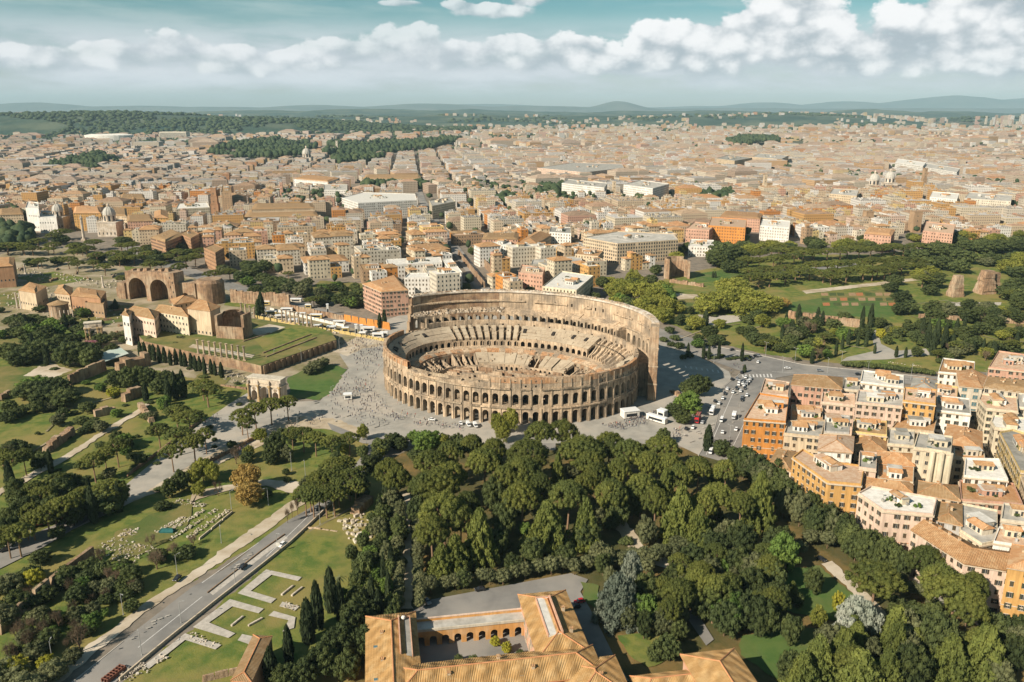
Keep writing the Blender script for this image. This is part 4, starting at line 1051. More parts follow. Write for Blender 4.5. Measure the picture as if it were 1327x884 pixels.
for (x, y, wd, h) in [(940, 325, 44, 22), (952, 330, 36, 20), (930, 335, 34, 19), (960, 345, 26, 15), (945, 345, 24, 14), (965, 318, 26, 16), (1190, 330, 34, 16), (1210, 322, 34, 16), (1230, 325, 34, 17), (1250, 332, 34, 16), (1222, 340, 34, 16), (1245, 345, 28, 15), (1200, 342, 26, 15), (1280, 320, 34, 17), (1300, 318, 36, 17), (1322, 318, 36, 17), (1265, 318, 30, 15), (1285, 335, 28, 14), (1320, 370, 40, 17), (1310, 378, 36, 16), (1325, 385, 34, 15), (1155, 372, 22, 10), (1160, 362, 22, 11), (1170, 385, 26, 12), (1178, 398, 26, 12), (1165, 400, 22, 11),
                      (978, 438, 26, 10), (990, 440, 26, 10), (1002, 442, 22, 9), (970, 432, 20, 10), (920, 430, 24, 11), (925, 440, 18, 8), (895, 402, 12, 7), (905, 438, 16, 7), (880, 415, 16, 8), (1025, 440, 20, 9), (1040, 430, 20, 10), (1080, 420, 22, 10), (1060, 415, 16, 8), (1072, 435, 18, 8), (1050, 445, 20, 9), (1180, 425, 22, 9), (1165, 430, 20, 8), (1200, 420, 26, 10), (1195, 440, 24, 10), (1230, 440, 22, 9), (1250, 430, 30, 10), (1275, 425, 28, 10), (1300, 430, 26, 10), (1225, 420, 24, 10), (1260, 445, 24, 9), (1290, 448, 24, 9), (1310, 448, 24, 9), (1256, 395, 24, 10), (1270, 402, 18, 9), (1210, 430, 20, 10), (1140, 418, 18, 9), (1125, 430, 16, 8), (1095, 410, 18, 8), (1150, 440, 14, 7), (1188, 455, 16, 8), (1320, 410, 26, 11), (1290, 405, 22, 9),
                      (760, 375, 20, 12), (780, 365, 18, 12), (770, 385, 20, 11), (850, 350, 16, 12), (845, 362, 18, 11), (900, 420, 14, 7)]: T('oak', x, y, wd, h)
for (x, y, wd, h) in [(1035, 405, 9, 14), (1036, 412, 8, 12), (1019, 415, 7, 13), (1060, 408, 8, 13), (1066, 413, 8, 13), (1118, 412, 8, 19), (1129, 410, 9, 20), (1123, 440, 7, 12), (1100, 437, 7, 13), (1112, 440, 6, 11), (1092, 444, 6, 11), (1134, 452, 5, 8), (1162, 456, 6, 9), (1174, 457, 6, 8), (1203, 435, 11, 20), (1215, 430, 11, 21), (1225, 437, 11, 20), (1210, 445, 12, 19), (1235, 445, 10, 15), (1262, 450, 7, 10), (1275, 448, 6, 11), (1290, 452, 6, 10), (1053, 462, 8, 11), (1084, 452, 6, 12), (912, 454, 6, 13), (919, 457, 6, 11), (932, 454, 6, 14), (962, 457, 6, 14), (892, 452, 6, 9), (1158, 348, 6, 11), (927, 356, 4, 7), (924, 356, 4, 7), (1014, 430, 7, 12), (1250, 420, 7, 12), (1318, 440, 8, 12), (1240, 425, 9, 15), (1196, 425, 9, 17), (965, 478, 7, 6)]: T('cypress', x, y, wd, h)
for (x, y, wd, h) in [(1050, 425, 28, 12), (1040, 418, 22, 11), (1270, 412, 20, 9), (1320, 425, 20, 8)]: T('bare', x, y, wd, h)
T('gold', 1015, 392, 20, 9); T('yellow', 1142, 432, 14, 8); T('fresh', 1095, 432, 24, 9); T('fresh', 905, 445, 20, 7)
for k in range(16): T('bush', 1095 + k * 7.4, 471 + k * .75 + RT.uniform(-1, 1), 12, 4)
for k in range(10): T('bush', 930 + RT.uniform(0, 40), 462 + RT.uniform(-2, 4), 9, 2)
# trees by the cliff end of the ring
T('oak', 905, 498, 38, 14); T('oak', 893, 502, 24, 11); T('fresh', 893, 522, 40, 13, label='big rounded yellow green tree'); T('oak', 875, 530, 26, 9); T('oak', 885, 540, 24, 8); T('cypress', 918, 568, 16, 15); T('oak', 935, 580, 26, 9); T('oak', 860, 565, 20, 9); T('palm', 930, 575, 16, 6)
for (x, y, wd, h) in [(868, 428, 14, 6), (880, 448, 16, 5), (870, 446, 12, 4), (860, 440, 12, 4), (875, 438, 14, 5)]: T('bush', x, y, wd, h)
# garden inside the far park: bushes on the lower slopes, so the ground never reads as bare
for _ in range(60):
    x, y = RT.uniform(880, 1320), RT.uniform(400, 468)
    if 925 < x < 985 and y > 445 or (1085 < x < 1215 and 440 < y < 470): continue
    T('bush', x, y, RT.uniform(7, 14), RT.uniform(2, 4.5))
for _ in range(70):
    x, y = RT.uniform(0, 330), RT.uniform(405, 640)
    T('bush', x, y, RT.uniform(6, 13), RT.uniform(1, 2.6))
for _ in range(24):
    x, y = RT.uniform(500, 1000), RT.uniform(590, 740)
    T('bush', x, y, RT.uniform(10, 18), RT.uniform(2, 4))
# small shrubs in the convent court

# ---- undergrowth and mixed trees that fill the parks
def fill(n, poly, kinds, wr, hr, avoid=()):
    x0, x1 = min(q[0] for q in poly), max(q[0] for q in poly); y0, y1 = min(q[1] for q in poly), max(q[1] for q in poly); k = 0; t_ = 0
    while k < n and t_ < n * 30:
        t_ += 1; x, y = RT.uniform(x0, x1), RT.uniform(y0, y1)
        if not inside(x, y, poly) or any(inside(x, y, a) for a in avoid): continue
        kd = RT.choice(kinds); f = RT.uniform(0, 1); T(kd, x, y, (wr[0] + (wr[1] - wr[0]) * f) * (.42 if kd == 'cypress' else 1), (hr[0] + (hr[1] - hr[0]) * f) * (1.25 if kd == 'cypress' else 1)); k += 1
PKA = ([(1020, 376), (1200, 356), (1200, 408), (1020, 408)], [(1085, 438), (1215, 438), (1215, 470), (1085, 470)], [(900, 348), (975, 348), (975, 366), (895, 368)], [(1225, 345), (1300, 345), (1300, 400), (1225, 400)])
fill(66, [(880, 408), (960, 404), (1020, 412), (1180, 418), (1327, 412), (1327, 466), (1210, 472), (1090, 462), (940, 446)], ['oak', 'olive', 'fresh', 'cypress', 'oak', 'spring', 'bare', 'pine'], (14, 26), (6, 11), PKA)
fill(26, [(1190, 345), (1327, 330), (1327, 410), (1200, 412)], ['oak', 'spring', 'olive', 'pine'], (20, 32), (9, 14), ([(1222, 345), (1312, 345), (1312, 398), (1222, 398)],))
fill(22, [(780, 356), (900, 372), (900, 402), (850, 412), (790, 385)], ['spring', 'oak', 'spring', 'fresh'], (18, 30), (9, 15), ([(855, 325), (905, 325), (905, 372), (855, 372)],))
fill(26, [(0, 300), (50, 300), (170, 318), (230, 345), (160, 350), (60, 345), (0, 332)], ['pine', 'oak', 'pine', 'oak'], (18, 28), (9, 15))
fill(44, [(0, 395), (60, 415), (150, 392), (165, 430), (150, 450), (60, 470), (0, 470)], ['oak', 'fresh', 'oak', 'olive', 'cypress'], (12, 26), (4, 11), ([(55, 365), (140, 365), (140, 415), (55, 415)],))
fill(30, [(285, 340), (345, 346), (420, 366), (478, 372), (480, 392), (400, 392), (300, 372)], ['oak', 'fresh', 'oak', 'pine', 'olive'], (14, 26), (6, 13))
fill(38, [(0, 480), (130, 490), (240, 520), (180, 600), (40, 660), (0, 640)], ['oak', 'olive', 'bush', 'fresh', 'bush', 'cypress'], (10, 24), (2.5, 8), ([(0, 640), (190, 516), (200, 526), (60, 610), (0, 655)],))
fill(60, [(0, 730), (60, 745), (130, 725), (215, 690), (250, 700), (190, 770), (110, 830), (40, 884), (0, 884)], ['bush', 'bare', 'olive', 'oak', 'bare', 'bush', 'bare', 'fresh'], (14, 30), (2.5, 7), ([(120, 690), (300, 655), (300, 700), (190, 735), (120, 735)],))
fill(24, [(0, 600), (60, 640), (150, 610), (165, 640), (60, 690), (0, 710)], ['pine', 'oak', 'oak', 'cypress'], (22, 40), (9, 14))
fill(10, [(395, 640), (430, 600), (475, 590), (480, 625), (440, 650)], ['pine'], (34, 44), (14, 17))
fill(20, [(230, 590), (340, 560), (420, 560), (470, 600), (380, 640), (250, 640)], ['oak', 'bush', 'spring', 'bare', 'olive'], (10, 22), (3, 9))
fill(34, [(450, 660), (520, 640), (525, 800), (470, 810), (440, 770), (480, 700)], ['oak', 'bush', 'fresh', 'olive', 'cypress', 'bush'], (14, 26), (3, 11))
fill(40, [(820, 700), (1000, 690), (1080, 720), (1010, 800), (960, 860), (880, 850), (830, 800)], ['oak', 'cedar', 'oak', 'olive', 'woodpine', 'fresh'], (24, 42), (8, 15), ([(890, 785), (940, 785), (940, 840), (900, 840)], [(800, 818), (890, 815), (890, 868), (810, 860)]))
fill(26, [(1030, 830), (1160, 810), (1327, 830), (1327, 884), (1010, 884)], ['cedar', 'oak', 'olive', 'woodpine', 'cedar'], (34, 56), (9, 16))
fill(16, [(540, 600), (900, 590), (960, 640), (900, 720), (740, 735), (560, 755)], ['oak', 'cedar', 'olive', 'fresh', 'oak', 'bush'], (18, 30), (6, 13))
fill(48, [(985, 322), (1080, 306), (1200, 306), (1327, 296), (1327, 312), (1190, 322), (1080, 322)], ['oak', 'spring', 'pine', 'oak'], (16, 26), (9, 14))
fill(14, [(862, 336), (885, 318), (930, 312), (925, 330), (870, 350)], ['oak', 'spring', 'oak'], (14, 24), (8, 13))
fill(26, [(150, 305), (185, 318), (265, 322), (265, 338), (190, 338), (150, 322)], ['pine', 'oak', 'oak'], (14, 24), (8, 13))
fill(16, [(560, 378), (600, 366), (612, 378), (640, 380), (700, 372), (700, 384), (570, 388)], ['oak', 'fresh', 'pine'], (12, 20), (7, 11))

# ================================================================== buildings
WALLC = dict(orange=(.52, .22, .055), ochre=(.52, .30, .105), tan=(.52, .41, .28), cream=(.60, .52, .38), pink=(.60, .45, .35), rose=(.52, .31, .22), white=(.68, .65, .59), grey=(.42, .40, .37),
             brown=(.34, .23, .14), yellow=(.58, .43, .19), brick=(.38, .22, .125), pale=(.56, .50, .40))
WALL = {k: M(k + ' plaster', c, tuple(q * .86 for q in c), .25, tuple(min(.8, q * 1.08) for q in c), .07, streak=.22, rnd=.07) for k, c in WALLC.items()}
ROOFM = dict(tile=TILES, orange=TILES_O, brown=TILES_B, grey=CONC, white=WHITEROOF, red=REDROOF)
RB_ = random.Random(21)
def window_mesh(name, wd, ht, mats, arch=False, frame=.16):
    mb = MB()
    def B(x0, x1, y1, z0, z1, mi): # box against the wall (y from 0 to y1)
        mb.face([(x0, y1, z0), (x0, y1, z1), (x1, y1, z1), (x1, y1, z0)], mi)
        mb.face([(x0, 0, z1), (x1, 0, z1), (x1, y1, z1), (x0, y1, z1)], mi); mb.face([(x0, 0, z0), (x0, y1, z0), (x1, y1, z0), (x1, 0, z0)], mi)
        mb.face([(x0, 0, z0), (x0, 0, z1), (x0, y1, z1), (x0, y1, z0)], mi); mb.face([(x1, 0, z0), (x1, y1, z0), (x1, y1, z1), (x1, 0, z1)], mi)
    w_ = wd / 2
    B(-w_ - frame, -w_, .14, 0, ht, 0); B(w_, w_ + frame, .14, 0, ht, 0); B(-w_ - frame - .08, w_ + frame + .08, .2, ht, ht + frame + .06, 0); B(-w_ - frame - .1, w_ + frame + .1, .26, -.16, 0, 0)
    mb.face([(-w_, .03, 0), (-w_, .03, ht), (w_, .03, ht), (w_, .03, 0)], 1)
    B(-.04, .04, .07, 0, ht, 0)
    if len(mats) > 2:
        for s in (-1, 1):
            a, b = sorted((s * (w_ + frame * .2), s * (w_ + wd * .52)))
            B(a, b, .2, .02, ht - .02, 2)
    return mb.mesh(name, mats)
WINS = {'brown': window_mesh('window', 1.15, 2.0, [TRIM, GLASS, SHUT]), 'green': window_mesh('window', 1.15, 2.0, [TRIM, GLASS, SHUT_G]), 'plain': window_mesh('window', 1.3, 1.9, [TRIM, GLASS]),
        'closed': None, 'big': window_mesh('window', 2.6, 2.4, [TRIM, M('blue glass', (.10, .17, .18), rough=.2, spec=.6)]), 'tall': window_mesh('window', 1.7, 3.3, [TRIM, GLASS])}
def _closed():
    mb = MB(); w_ = .62
    mb.face([(-w_, .08, 0), (-w_, .08, 2.0), (w_, .08, 2.0), (w_, .08, 0)], 1); mb.face([(-w_, 0, 2.0), (w_, 0, 2.0), (w_, .08, 2.0), (-w_, .08, 2.0)], 1)
    mb.face([(-w_ - .15, .16, -.15), (-w_ - .15, .16, 0), (w_ + .15, .16, 0), (w_ + .15, .16, -.15)], 0); mb.face([(-w_ - .15, 0, 0), (w_ + .15, 0, 0), (w_ + .15, .16, 0), (-w_ - .15, .16, 0)], 0)
    mb.face([(-w_ - .2, .12, 2.05), (-w_ - .2, .12, 2.3), (w_ + .2, .12, 2.3), (w_ + .2, .12, 2.05)], 0); mb.face([(-w_ - .2, 0, 2.3), (w_ + .2, 0, 2.3), (w_ + .2, .12, 2.3), (-w_ - .2, .12, 2.3)], 0)
    return mb.mesh('window', [TRIM, SHUT])
WINS['closed'] = _closed()
CHIM = MB(); CHIM.box((0, 0, 0), (.9, .7, 1.7)); CHIM.box((0, 0, 1.7), (1.15, .95, .2), mi=1); CHIM_ME = CHIM.mesh('chimney', [WALL['tan'], TILES_O])
def prop_mesh(kind):
    mb = MB()
    if kind == 'unit': mb.box((0, 0, .2), (1.4, .8, 1.0)); mb.box((0, 0, 0), (1.0, .6, .2)); return mb.mesh('roof_unit', [MATS['grey roof felt']])
    if kind == 'aerial':
        mb.tube((0, 0, 0), (0, 0, 3.4), .05, .03, 4)
        for z in (2.3, 2.7, 3.1): mb.box((0, 0, z), (1.1, .05, .05))
        return mb.mesh('aerial', [METAL])
    if kind == 'dish': mb.tube((0, 0, 0), (0, 0, 1.0), .05, .05, 4); mb.lathe([(.05, 0), (.4, .1), (.55, .3)], 8, (0, .1, .9), cap=False); return mb.mesh('dish', [WALL['white']])
    if kind == 'awning': mb.face([(-1.6, 0, 2.3), (1.6, 0, 2.3), (1.6, 2.2, 2.0), (-1.6, 2.2, 2.0)]); [mb.tube((x, y, 0), (x, y, 2.1), .04, .04, 4) for x in (-1.5, 1.5) for y in (.1, 2.1)]; return mb.mesh('awning', [M('awning cloth', (.60, .55, .46), (.52, .47, .38), .5, rnd=.3)])
    if kind == 'sky': mb.prism([(-1, -.8), (1, -.8), (1, .8), (-1, .8)], 0, .4, 0, 1); return mb.mesh('skylight', [TRIM, M('blue glass', (.1, .17, .18))])
    if kind == 'tank': mb.lathe([(.6, 0), (.6, 1.1), (.3, 1.3)], 8); return mb.mesh('water_tank', [WALL['grey']])
PROPS = {k: prop_mesh(k) for k in ('unit', 'aerial', 'dish', 'awning', 'sky', 'tank')}
PLANT = []
for v_ in range(3):
    r_ = np.random.default_rng(v_ + 5)
    V_, F_ = foliage([(*r_.uniform(-.7, .7, 2), r_.uniform(.3, .8), .45, .8) for _ in range(5)], 26, .28, r_, .8)
    pm = np_mesh('roof_plant', V_, F_, L_OAK if v_ else L_FRESH); PLANT.append(pm)

def hip(mb, q, z, slope=.36, over=.6, hipped=.9, mi=0, tint_under=1):
    """Pitched roof over a quadrilateral (world xy), ridge along its longer axis."""
    P = [Vector(p) for p in ccw(q)]
    c = sum(P, Vector((0, 0))) / 4
    if ((P[1] - P[0]).length + (P[3] - P[2]).length) < ((P[2] - P[1]).length + (P[0] - P[3]).length): P = P[1:] + P[:1]
    E_ = [p + (p - c).normalized() * over * 1.4 for p in P]
    sh = ((E_[2] - E_[1]).length + (E_[0] - E_[3]).length) / 4
    a, b = (E_[3] + E_[0]) / 2, (E_[1] + E_[2]) / 2
    d = (b - a).normalized(); ins = min(sh * hipped, (b - a).length * .45)
    a2, b2 = a + d * ins, b - d * ins
    hz = z + sh * slope
    e = [(p.x, p.y, z) for p in E_]; A, B = (a2.x, a2.y, hz), (b2.x, b2.y, hz)
    mb.face([e[0], e[1], B, A], mi); mb.face([e[2], e[3], A, B], mi); mb.face([e[1], e[2], B], mi); mb.face([e[3], e[0], A], mi)
    lo = [(x, y, z - .3) for x, y, _ in e]
    for k in range(4): mb.face([lo[k], lo[(k + 1) % 4], e[(k + 1) % 4], e[k]], tint_under)
    mb.face(lo[::-1], tint_under)
    for p, r_ in ((A, B), (e[0], A), (e[3], A), (e[1], B), (e[2], B)): mb.tube((p[0], p[1], p[2] + .05), (r_[0], r_[1], r_[2] + .05), .22, .22, 4, tint_under)
    return hz
def shrink(poly, d):
    c = Vector((sum(p[0] for p in poly) / len(poly), sum(p[1] for p in poly) / len(poly)))
    return [tuple(Vector(p) + (c - Vector(p)).normalized() * d * 1.3) for p in poly]

ZJ = [0]
def building(poly, h, wall='tan', roof='tile', shape='hip', label=None, name='palazzo', cat='building', floors=None, win='brown', mode='obj', z0=0.0, clutter=1.0, group=None, regd=None, gap=3.3, fh=None, skip0=False, slope=.36, rooms=None, cornice=True):
    poly = ccw(poly)
    n = len(poly)
    cx, cy_ = sum(p[0] for p in poly) / n, sum(p[1] for p in poly) / n
    ZJ[0] = (ZJ[0] + 1) % 23; h = h + .037 * ZJ[0]
    if regd:
        o = link(name, None, None, (cx, cy_, z0)); reg(o, regd, cat, group)
    else: o = thing(name, label, cat, (cx, cy_, z0), 0, group)
    L = [(x - cx, y - cy_) for x, y in poly]
    W_ = WALL[wall]; Rm = ROOFM[roof]
    H = h - z0
    par = .9 if shape == 'flat' else 0.0
    mb = MB(); mb.prism(L, -.5, H + par)
    if par:
        I = shrink(L, .35)
        for k in range(n):
            j = (k + 1) % n
            mb.face([(*L[k], H + par), (*L[j], H + par), (*I[j], H + par), (*I[k], H + par)]); mb.face([(*I[j], H), (*I[k], H), (*I[k], H + par), (*I[j], H + par)])
    mb.build('wall', [W_], o)
    mb = MB()
    if shape == 'flat': mb.face([(x, y, H + .05) for x, y in L])
    elif shape == 'hip' and n == 4 and min((Vector(L[1]) - Vector(L[0])).length, (Vector(L[2]) - Vector(L[1])).length) < 24: hip(mb, L, H, slope, mi=0)
    else:
        E_ = shrink(L, -.6); I = shrink(L, min(6, .5 * min((Vector(L[k]) - Vector(L[k - 1])).length for k in range(n))))
        for k in range(n):
            j = (k + 1) % n
            mb.face([(*E_[k], H), (*E_[j], H), (*I[j], H + 2.0), (*I[k], H + 2.0)])
        mb.face([(*p, H + 2.0) for p in I]); mb.face([(*p, H - .02) for p in E_][::-1])
    mb.build('roof', [Rm, TILES_O], o)
    # cornice and string course
    if cornice and mode == 'obj':
        for zc, pr, hh in ((H - .7, .45, .6), (H * .30, .14, .35)):
            mb = MB(); E_ = shrink(L, -pr)
            mb.prism(E_, zc, zc + hh, 0, 0); mb.face([(*p, zc) for p in E_][::-1]); mb.build('cornice' if zc > H / 2 else 'string_course', [TRIM], o)
    # windows on the walls that can be seen
    fl = floors or max(2, round(H / 4.1)); step = H / fl if not fh else fh
    cam2 = Vector((0, 0))
    jm = MB()
    for k in range(n):
        a, b = Vector(L[k]), Vector(L[(k + 1) % n]); d = b - a; ln = d.length
        if ln < 3: continue
        nr = Vector((d.y, -d.x)).normalized(); mid = (a + b) / 2 + Vector((cx, cy_))
        if nr.dot((-mid).normalized()) < -.12: continue
        m_ = max(1, int((ln - 1.2) / gap)); sp = ln / m_; ang = math.atan2(-d.y, -d.x)
        for f in range(1 if skip0 else 0, fl):
            for q in range(m_):
                if mode != 'far' and RB_.random() < .05: continue
                p = a + d.normalized() * (sp * (q + .5)) + nr * .02
                z = f * step + step * .30
                if z + 2.2 > H - .3: continue
                if mode == 'obj':
                    wn = win if RB_.random() < .62 or win in ('big', 'tall', 'plain') else 'closed'
                    link('window', WINS[wn], o, (p.x, p.y, z), ang)
                else:
                    t_ = d.normalized()
                    hw, hh = (.85, 2.4) if win == 'tall' else (.62, 1.9)
                    p1 = p + nr * .06
                    A, B = p1 - t_ * hw, p1 + t_ * hw
                    jm.face([(A.x, A.y, z), (B.x, B.y, z), (B.x, B.y, z + hh), (A.x, A.y, z + hh)], 0)
                    A2, B2 = A - t_ * .16 + nr * .05, B + t_ * .16 + nr * .05
                    jm.face([(A2.x, A2.y, z - .2), (B2.x, B2.y, z - .2), (B2.x, B2.y, z), (A2.x, A2.y, z)], 1)
                    jm.face([(A2.x, A2.y, z), (B2.x, B2.y, z), (B.x, B.y, z), (A.x, A.y, z)], 1)
    if jm.f: jm.build('windows', [SHUT if win == 'brown' else GLASS, TRIM], o, kind='stuff')
    # things that belong to the roof
    def rp(s):
        w_ = [RB_.random() ** 1.0 + .25 for _ in range(n)]; t_ = sum(w_); x = sum(L[k][0] * w_[k] for k in range(n)) / t_; y = sum(L[k][1] * w_[k] for k in range(n)) / t_
        return x * s, y * s
    ang0 = math.atan2(L[1][1] - L[0][1], L[1][0] - L[0][0])
    A_ = abs(area2(L))
    if shape == 'flat':
        nr_ = rooms if rooms is not None else max(1, min(5, int(A_ / 120 * clutter + RB_.random())))
        for _ in range(nr_):
            x, y = rp(1.0); s = min(math.sqrt(A_) * .4, RB_.uniform(4, 8.5))
            mb = MB(); hh = RB_.uniform(2.6, 3.4); wd = s * RB_.uniform(.5, .85)
            mb.box((0, 0, 0), (s, wd, hh)); wi = RB_.choice([1, 1, 2, 3, 3])
            if wi < 3: mb.prism([(-s / 2 - .3, -wd / 2 - .3), (s / 2 + .3, -wd / 2 - .3), (s / 2 + .3, wd / 2 + .3), (-s / 2 - .3, wd / 2 + .3)], hh, hh + .25, 1, 1)
            else: hip(mb, [(-s / 2, -wd / 2), (s / 2, -wd / 2), (s / 2, wd / 2), (-s / 2, wd / 2)], hh, .4, .3, .2, 1, 1)
            for q in range(int(s / 2.2)): mb.face([(-s / 2 + 1 + q * 2.2, -wd / 2 - .04, .3), (-s / 2 + 2.1 + q * 2.2, -wd / 2 - .04, .3), (-s / 2 + 2.1 + q * 2.2, -wd / 2 - .04, 2.2), (-s / 2 + 1 + q * 2.2, -wd / 2 - .04, 2.2)], 2)
            mb.build('rooftop_room', [WALL[RB_.choice([wall, 'white', 'cream', 'white', 'pale'])], ROOFM[RB_.choice(['grey', 'red', 'white'])] if wi < 3 else ROOFM[RB_.choice(['tile', 'orange'])], GLASS], o, (x, y, H + .04)).rotation_euler = (0, 0, ang0)
        kinds = ['unit', 'dish', 'awning', 'sky', 'tank', 'aerial', 'plant', 'plant', 'chimney', 'unit']
        cnt = int(A_ / 24 * clutter) if mode == 'obj' else int(A_ / 130 * clutter)
        for _ in range(min(cnt, 22)):
            x, y = rp(1.25); k = RB_.choice(kinds)
            if not inside(x, y, shrink(L, .9)): continue
            nm = dict(unit='roof_unit', dish='dish', awning='awning', sky='skylight', tank='water_tank', aerial='aerial', plant='planter', chimney='chimney')[k]
            link(nm, PLANT[RB_.randrange(3)] if k == 'plant' else CHIM_ME if k == 'chimney' else PROPS[k], o, (x, y, H + .05), ang0, (RB_.uniform(1, 1.8),) * 3 if k == 'plant' else None)
    else:
        for _ in range(int(min(5, A_ / 90 * clutter))):
            x, y = rp(.9); link('chimney', CHIM_ME, o, (x, y, H + .3), ang0, (1, 1, RB_.uniform(1.1, 1.8)))
        if RB_.random() < .5 * clutter and mode == 'obj': x, y = rp(.6); link('aerial', PROPS['aerial'], o, (x, y, H + 1.0), ang0)
    return o
def PB(px, h, **kw): return building(GP(px, h), h, **kw)

# ---- the apartment block at right: eaves as the photograph shows them
blk = dict(group='palazzi of the apartment block')
PB([(964, 544), (1018, 548), (1022, 517), (984, 511)], 22, wall='orange', roof='red', shape='flat', label='bright orange corner palazzo with crowded roof terraces beside the busy road', **blk)
PB([(1016, 563), (1064, 568), (1069, 546), (1021, 547)], 19, wall='tan', roof='grey', shape='flat', label='tan palazzo joined below the bright orange one', **blk)
PB([(998, 599), (1025, 611), (1036, 588), (1008, 582)], 13, wall='pink', roof='brown', label='low pinkish house wedged before the long ochre palazzo', **blk)
PB([(1027, 594), (1072, 626), (1116, 630), (1120, 606), (1064, 598), (1040, 584)], 20, wall='ochre', roof='red', shape='flat', label='long ochre palazzo that bends along the street of trees', win='brown', **blk)
PB([(1112, 641), (1144, 663), (1209, 669), (1214, 648), (1128, 632)], 20.5, wall='pink', roof='white', shape='flat', label='pale pink palazzo with white flat roof and orange awning', rooms=2, **blk)
# pink palazzo with the bent tiled roof
def strip_roofed(outer, inner, h, wall, label, ridge=3.0):
    O, I = GP(outer, h), GP(inner, h)
    o = building(O + I[::-1], h, wall=wall, shape='none', roof='tile', label=label, clutter=0, **blk)
    for ch in list(o.children):
        if ch.name.startswith('roof'): bpy.data.objects.remove(ch)
    c = o.location
    mb = MB(); n = len(O); H = h + .4
    R_ = [(Vector(a) + Vector(b)) / 2 for a, b in zip(O, I)]
    OO = [Vector(a) + (Vector(a) - r).normalized() * .8 for a, r in zip(O, R_)]; II = [Vector(b) + (Vector(b) - r).normalized() * .8 for b, r in zip(I, R_)]
    def P_(v, z): return (v.x - c.x, v.y - c.y, z)
    for k in range(n - 1):
        mb.face([P_(OO[k], H), P_(OO[k + 1], H), P_(R_[k + 1], H + ridge), P_(R_[k], H + ridge)])
        mb.face([P_(II[k + 1], H), P_(II[k], H), P_(R_[k], H + ridge), P_(R_[k + 1], H + ridge)])
        mb.tube(P_(R_[k], H + ridge), P_(R_[k + 1], H + ridge), .25, .25, 4, 1)
    for k, f in ((0, False), (n - 1, True)):
        t_ = [P_(OO[k], H), P_(R_[k], H + ridge), P_(II[k], H)]; mb.face(t_[::-1] if f else t_)
    mb.face([P_(v, H - .25) for v in OO] + [P_(v, H - .25) for v in II[::-1]], 1)
    mb.build('tiled_roof', [TILES, TILES_O], o)
    for k in range(n - 1):                               # rows of roof tiles as ridges of their own
        mb = MB()
        for A0, A1 in ((OO[k], OO[k + 1]), (II[k + 1], II[k])):
            B0, B1 = (R_[k], R_[k + 1]) if A0 is OO[k] else (R_[k + 1], R_[k])
            m_ = int((A1 - A0).length / .75)
            for q in range(m_):
                s = (q + .5) / m_; a = A0.lerp(A1, s); b = B0.lerp(B1, s)
                mb.tube(P_(a, H + .06), P_(b, H + ridge + .06), .16, .16, 3)
        mb.build('tile_rows', [TILES], o, kind='stuff')
    for q in range(4): 
        r = R_[0].lerp(R_[1], .15 + .2 * q); link('chimney', CHIM_ME, o, P_(r, H + ridge - .6))
    return o
strip_roofed([(1181, 687), (1250, 731), (1306, 740)], [(1209, 679), (1266, 711), (1314, 718)], 19, 'pink', 'greyish pink palazzo under a long bent tan tile roof')
PB([(1306, 735), (1360, 744), (1362, 712), (1313, 707)], 22, wall='ochre', roof='orange', label='orange palazzo at the lower edge with green shutters', win='green', **blk)
PB([(1184, 582), (1209, 585), (1232, 589), (1234, 568), (1190, 562)], 26, wall='cream', roof='grey', shape='flat', label='tall cream block of flats with rounded yellow stair bays', win='plain', **blk)
PB([(1249, 619), (1306, 624), (1294, 597), (1251, 596)], 20, wall='white', roof='white', shape='flat', label='house with a wide empty pale flat roof', rooms=1, clutter=.5, **blk)
PB([(1245, 650), (1325, 656), (1313, 629), (1243, 625)], 17, wall='rose', roof='orange', shape='flat', label='red walled house with orange roof sheds below the pale flat roof', **blk)
PB([(1244, 690), (1272, 708), (1292, 704), (1292, 664), (1246, 655)], 16, wall='cream', roof='grey', shape='flat', label='cream house with stepped terraces behind the bent tile roof', **blk)
PB([(1297, 676), (1345, 682), (1345, 660), (1300, 655)], 19, wall='pale', roof='grey', shape='flat', label='pale house with grey roof plant at the right edge', **blk)
PB([(1287, 705), (1340, 713), (1342, 690), (1294, 686)], 18, wall='white', roof='red', shape='flat', label='white walled house with a red terrace above the lower orange palazzo', rooms=1, **blk)
PB([(1190, 641), (1243, 650), (1240, 631), (1192, 625)], 18, wall='tan', roof='brown', label='brown roofed house behind the pale pink palazzo', **blk)
PB([(1211, 674), (1246, 682), (1246, 656), (1213, 652)], 17, wall='grey', roof='brown', label='grey house with a dull roof beside the pale pink palazzo', shape='hip', **blk)
PB([(1137, 601), (1184, 605), (1185, 590), (1138, 586)], 18, wall='tan', roof='orange', label='orange roofed row house behind the cream flats', **blk)
PB([(1137, 623), (1183, 629), (1184, 606), (1137, 603)], 17, wall='cream', roof='orange', shape='flat', label='cream house with glazed roof room among tile roofs', **blk)
PB([(1118, 634), (1181, 641), (1181, 627), (1120, 620)], 17, wall='yellow', roof='tile', label='yellow row house between the ochre and pale pink palazzi', **blk)
PB([(1113, 609), (1135, 612), (1136, 590), (1114, 588)], 21, wall='pink', roof='grey', shape='flat', label='narrow pinkish turret house with roof garden', **blk)
PB([(1060, 585), (1104, 588), (1106, 568), (1063, 566)], 21, wall='white', roof='red', label='pale lilac house with a red tile roof behind the ochre palazzo', win='plain', **blk)
PB([(1109, 524), (1169, 530), (1171, 513), (1112, 508)], 22, wall='pink', roof='grey', shape='flat', label='broad light pink palazzo with four rows of shuttered windows', **blk)
PB([(1170, 522), (1212, 527), (1213, 508), (1172, 505)], 24, wall='ochre', roof='red', shape='flat', label='orange house joined to the broad light pink palazzo', **blk)
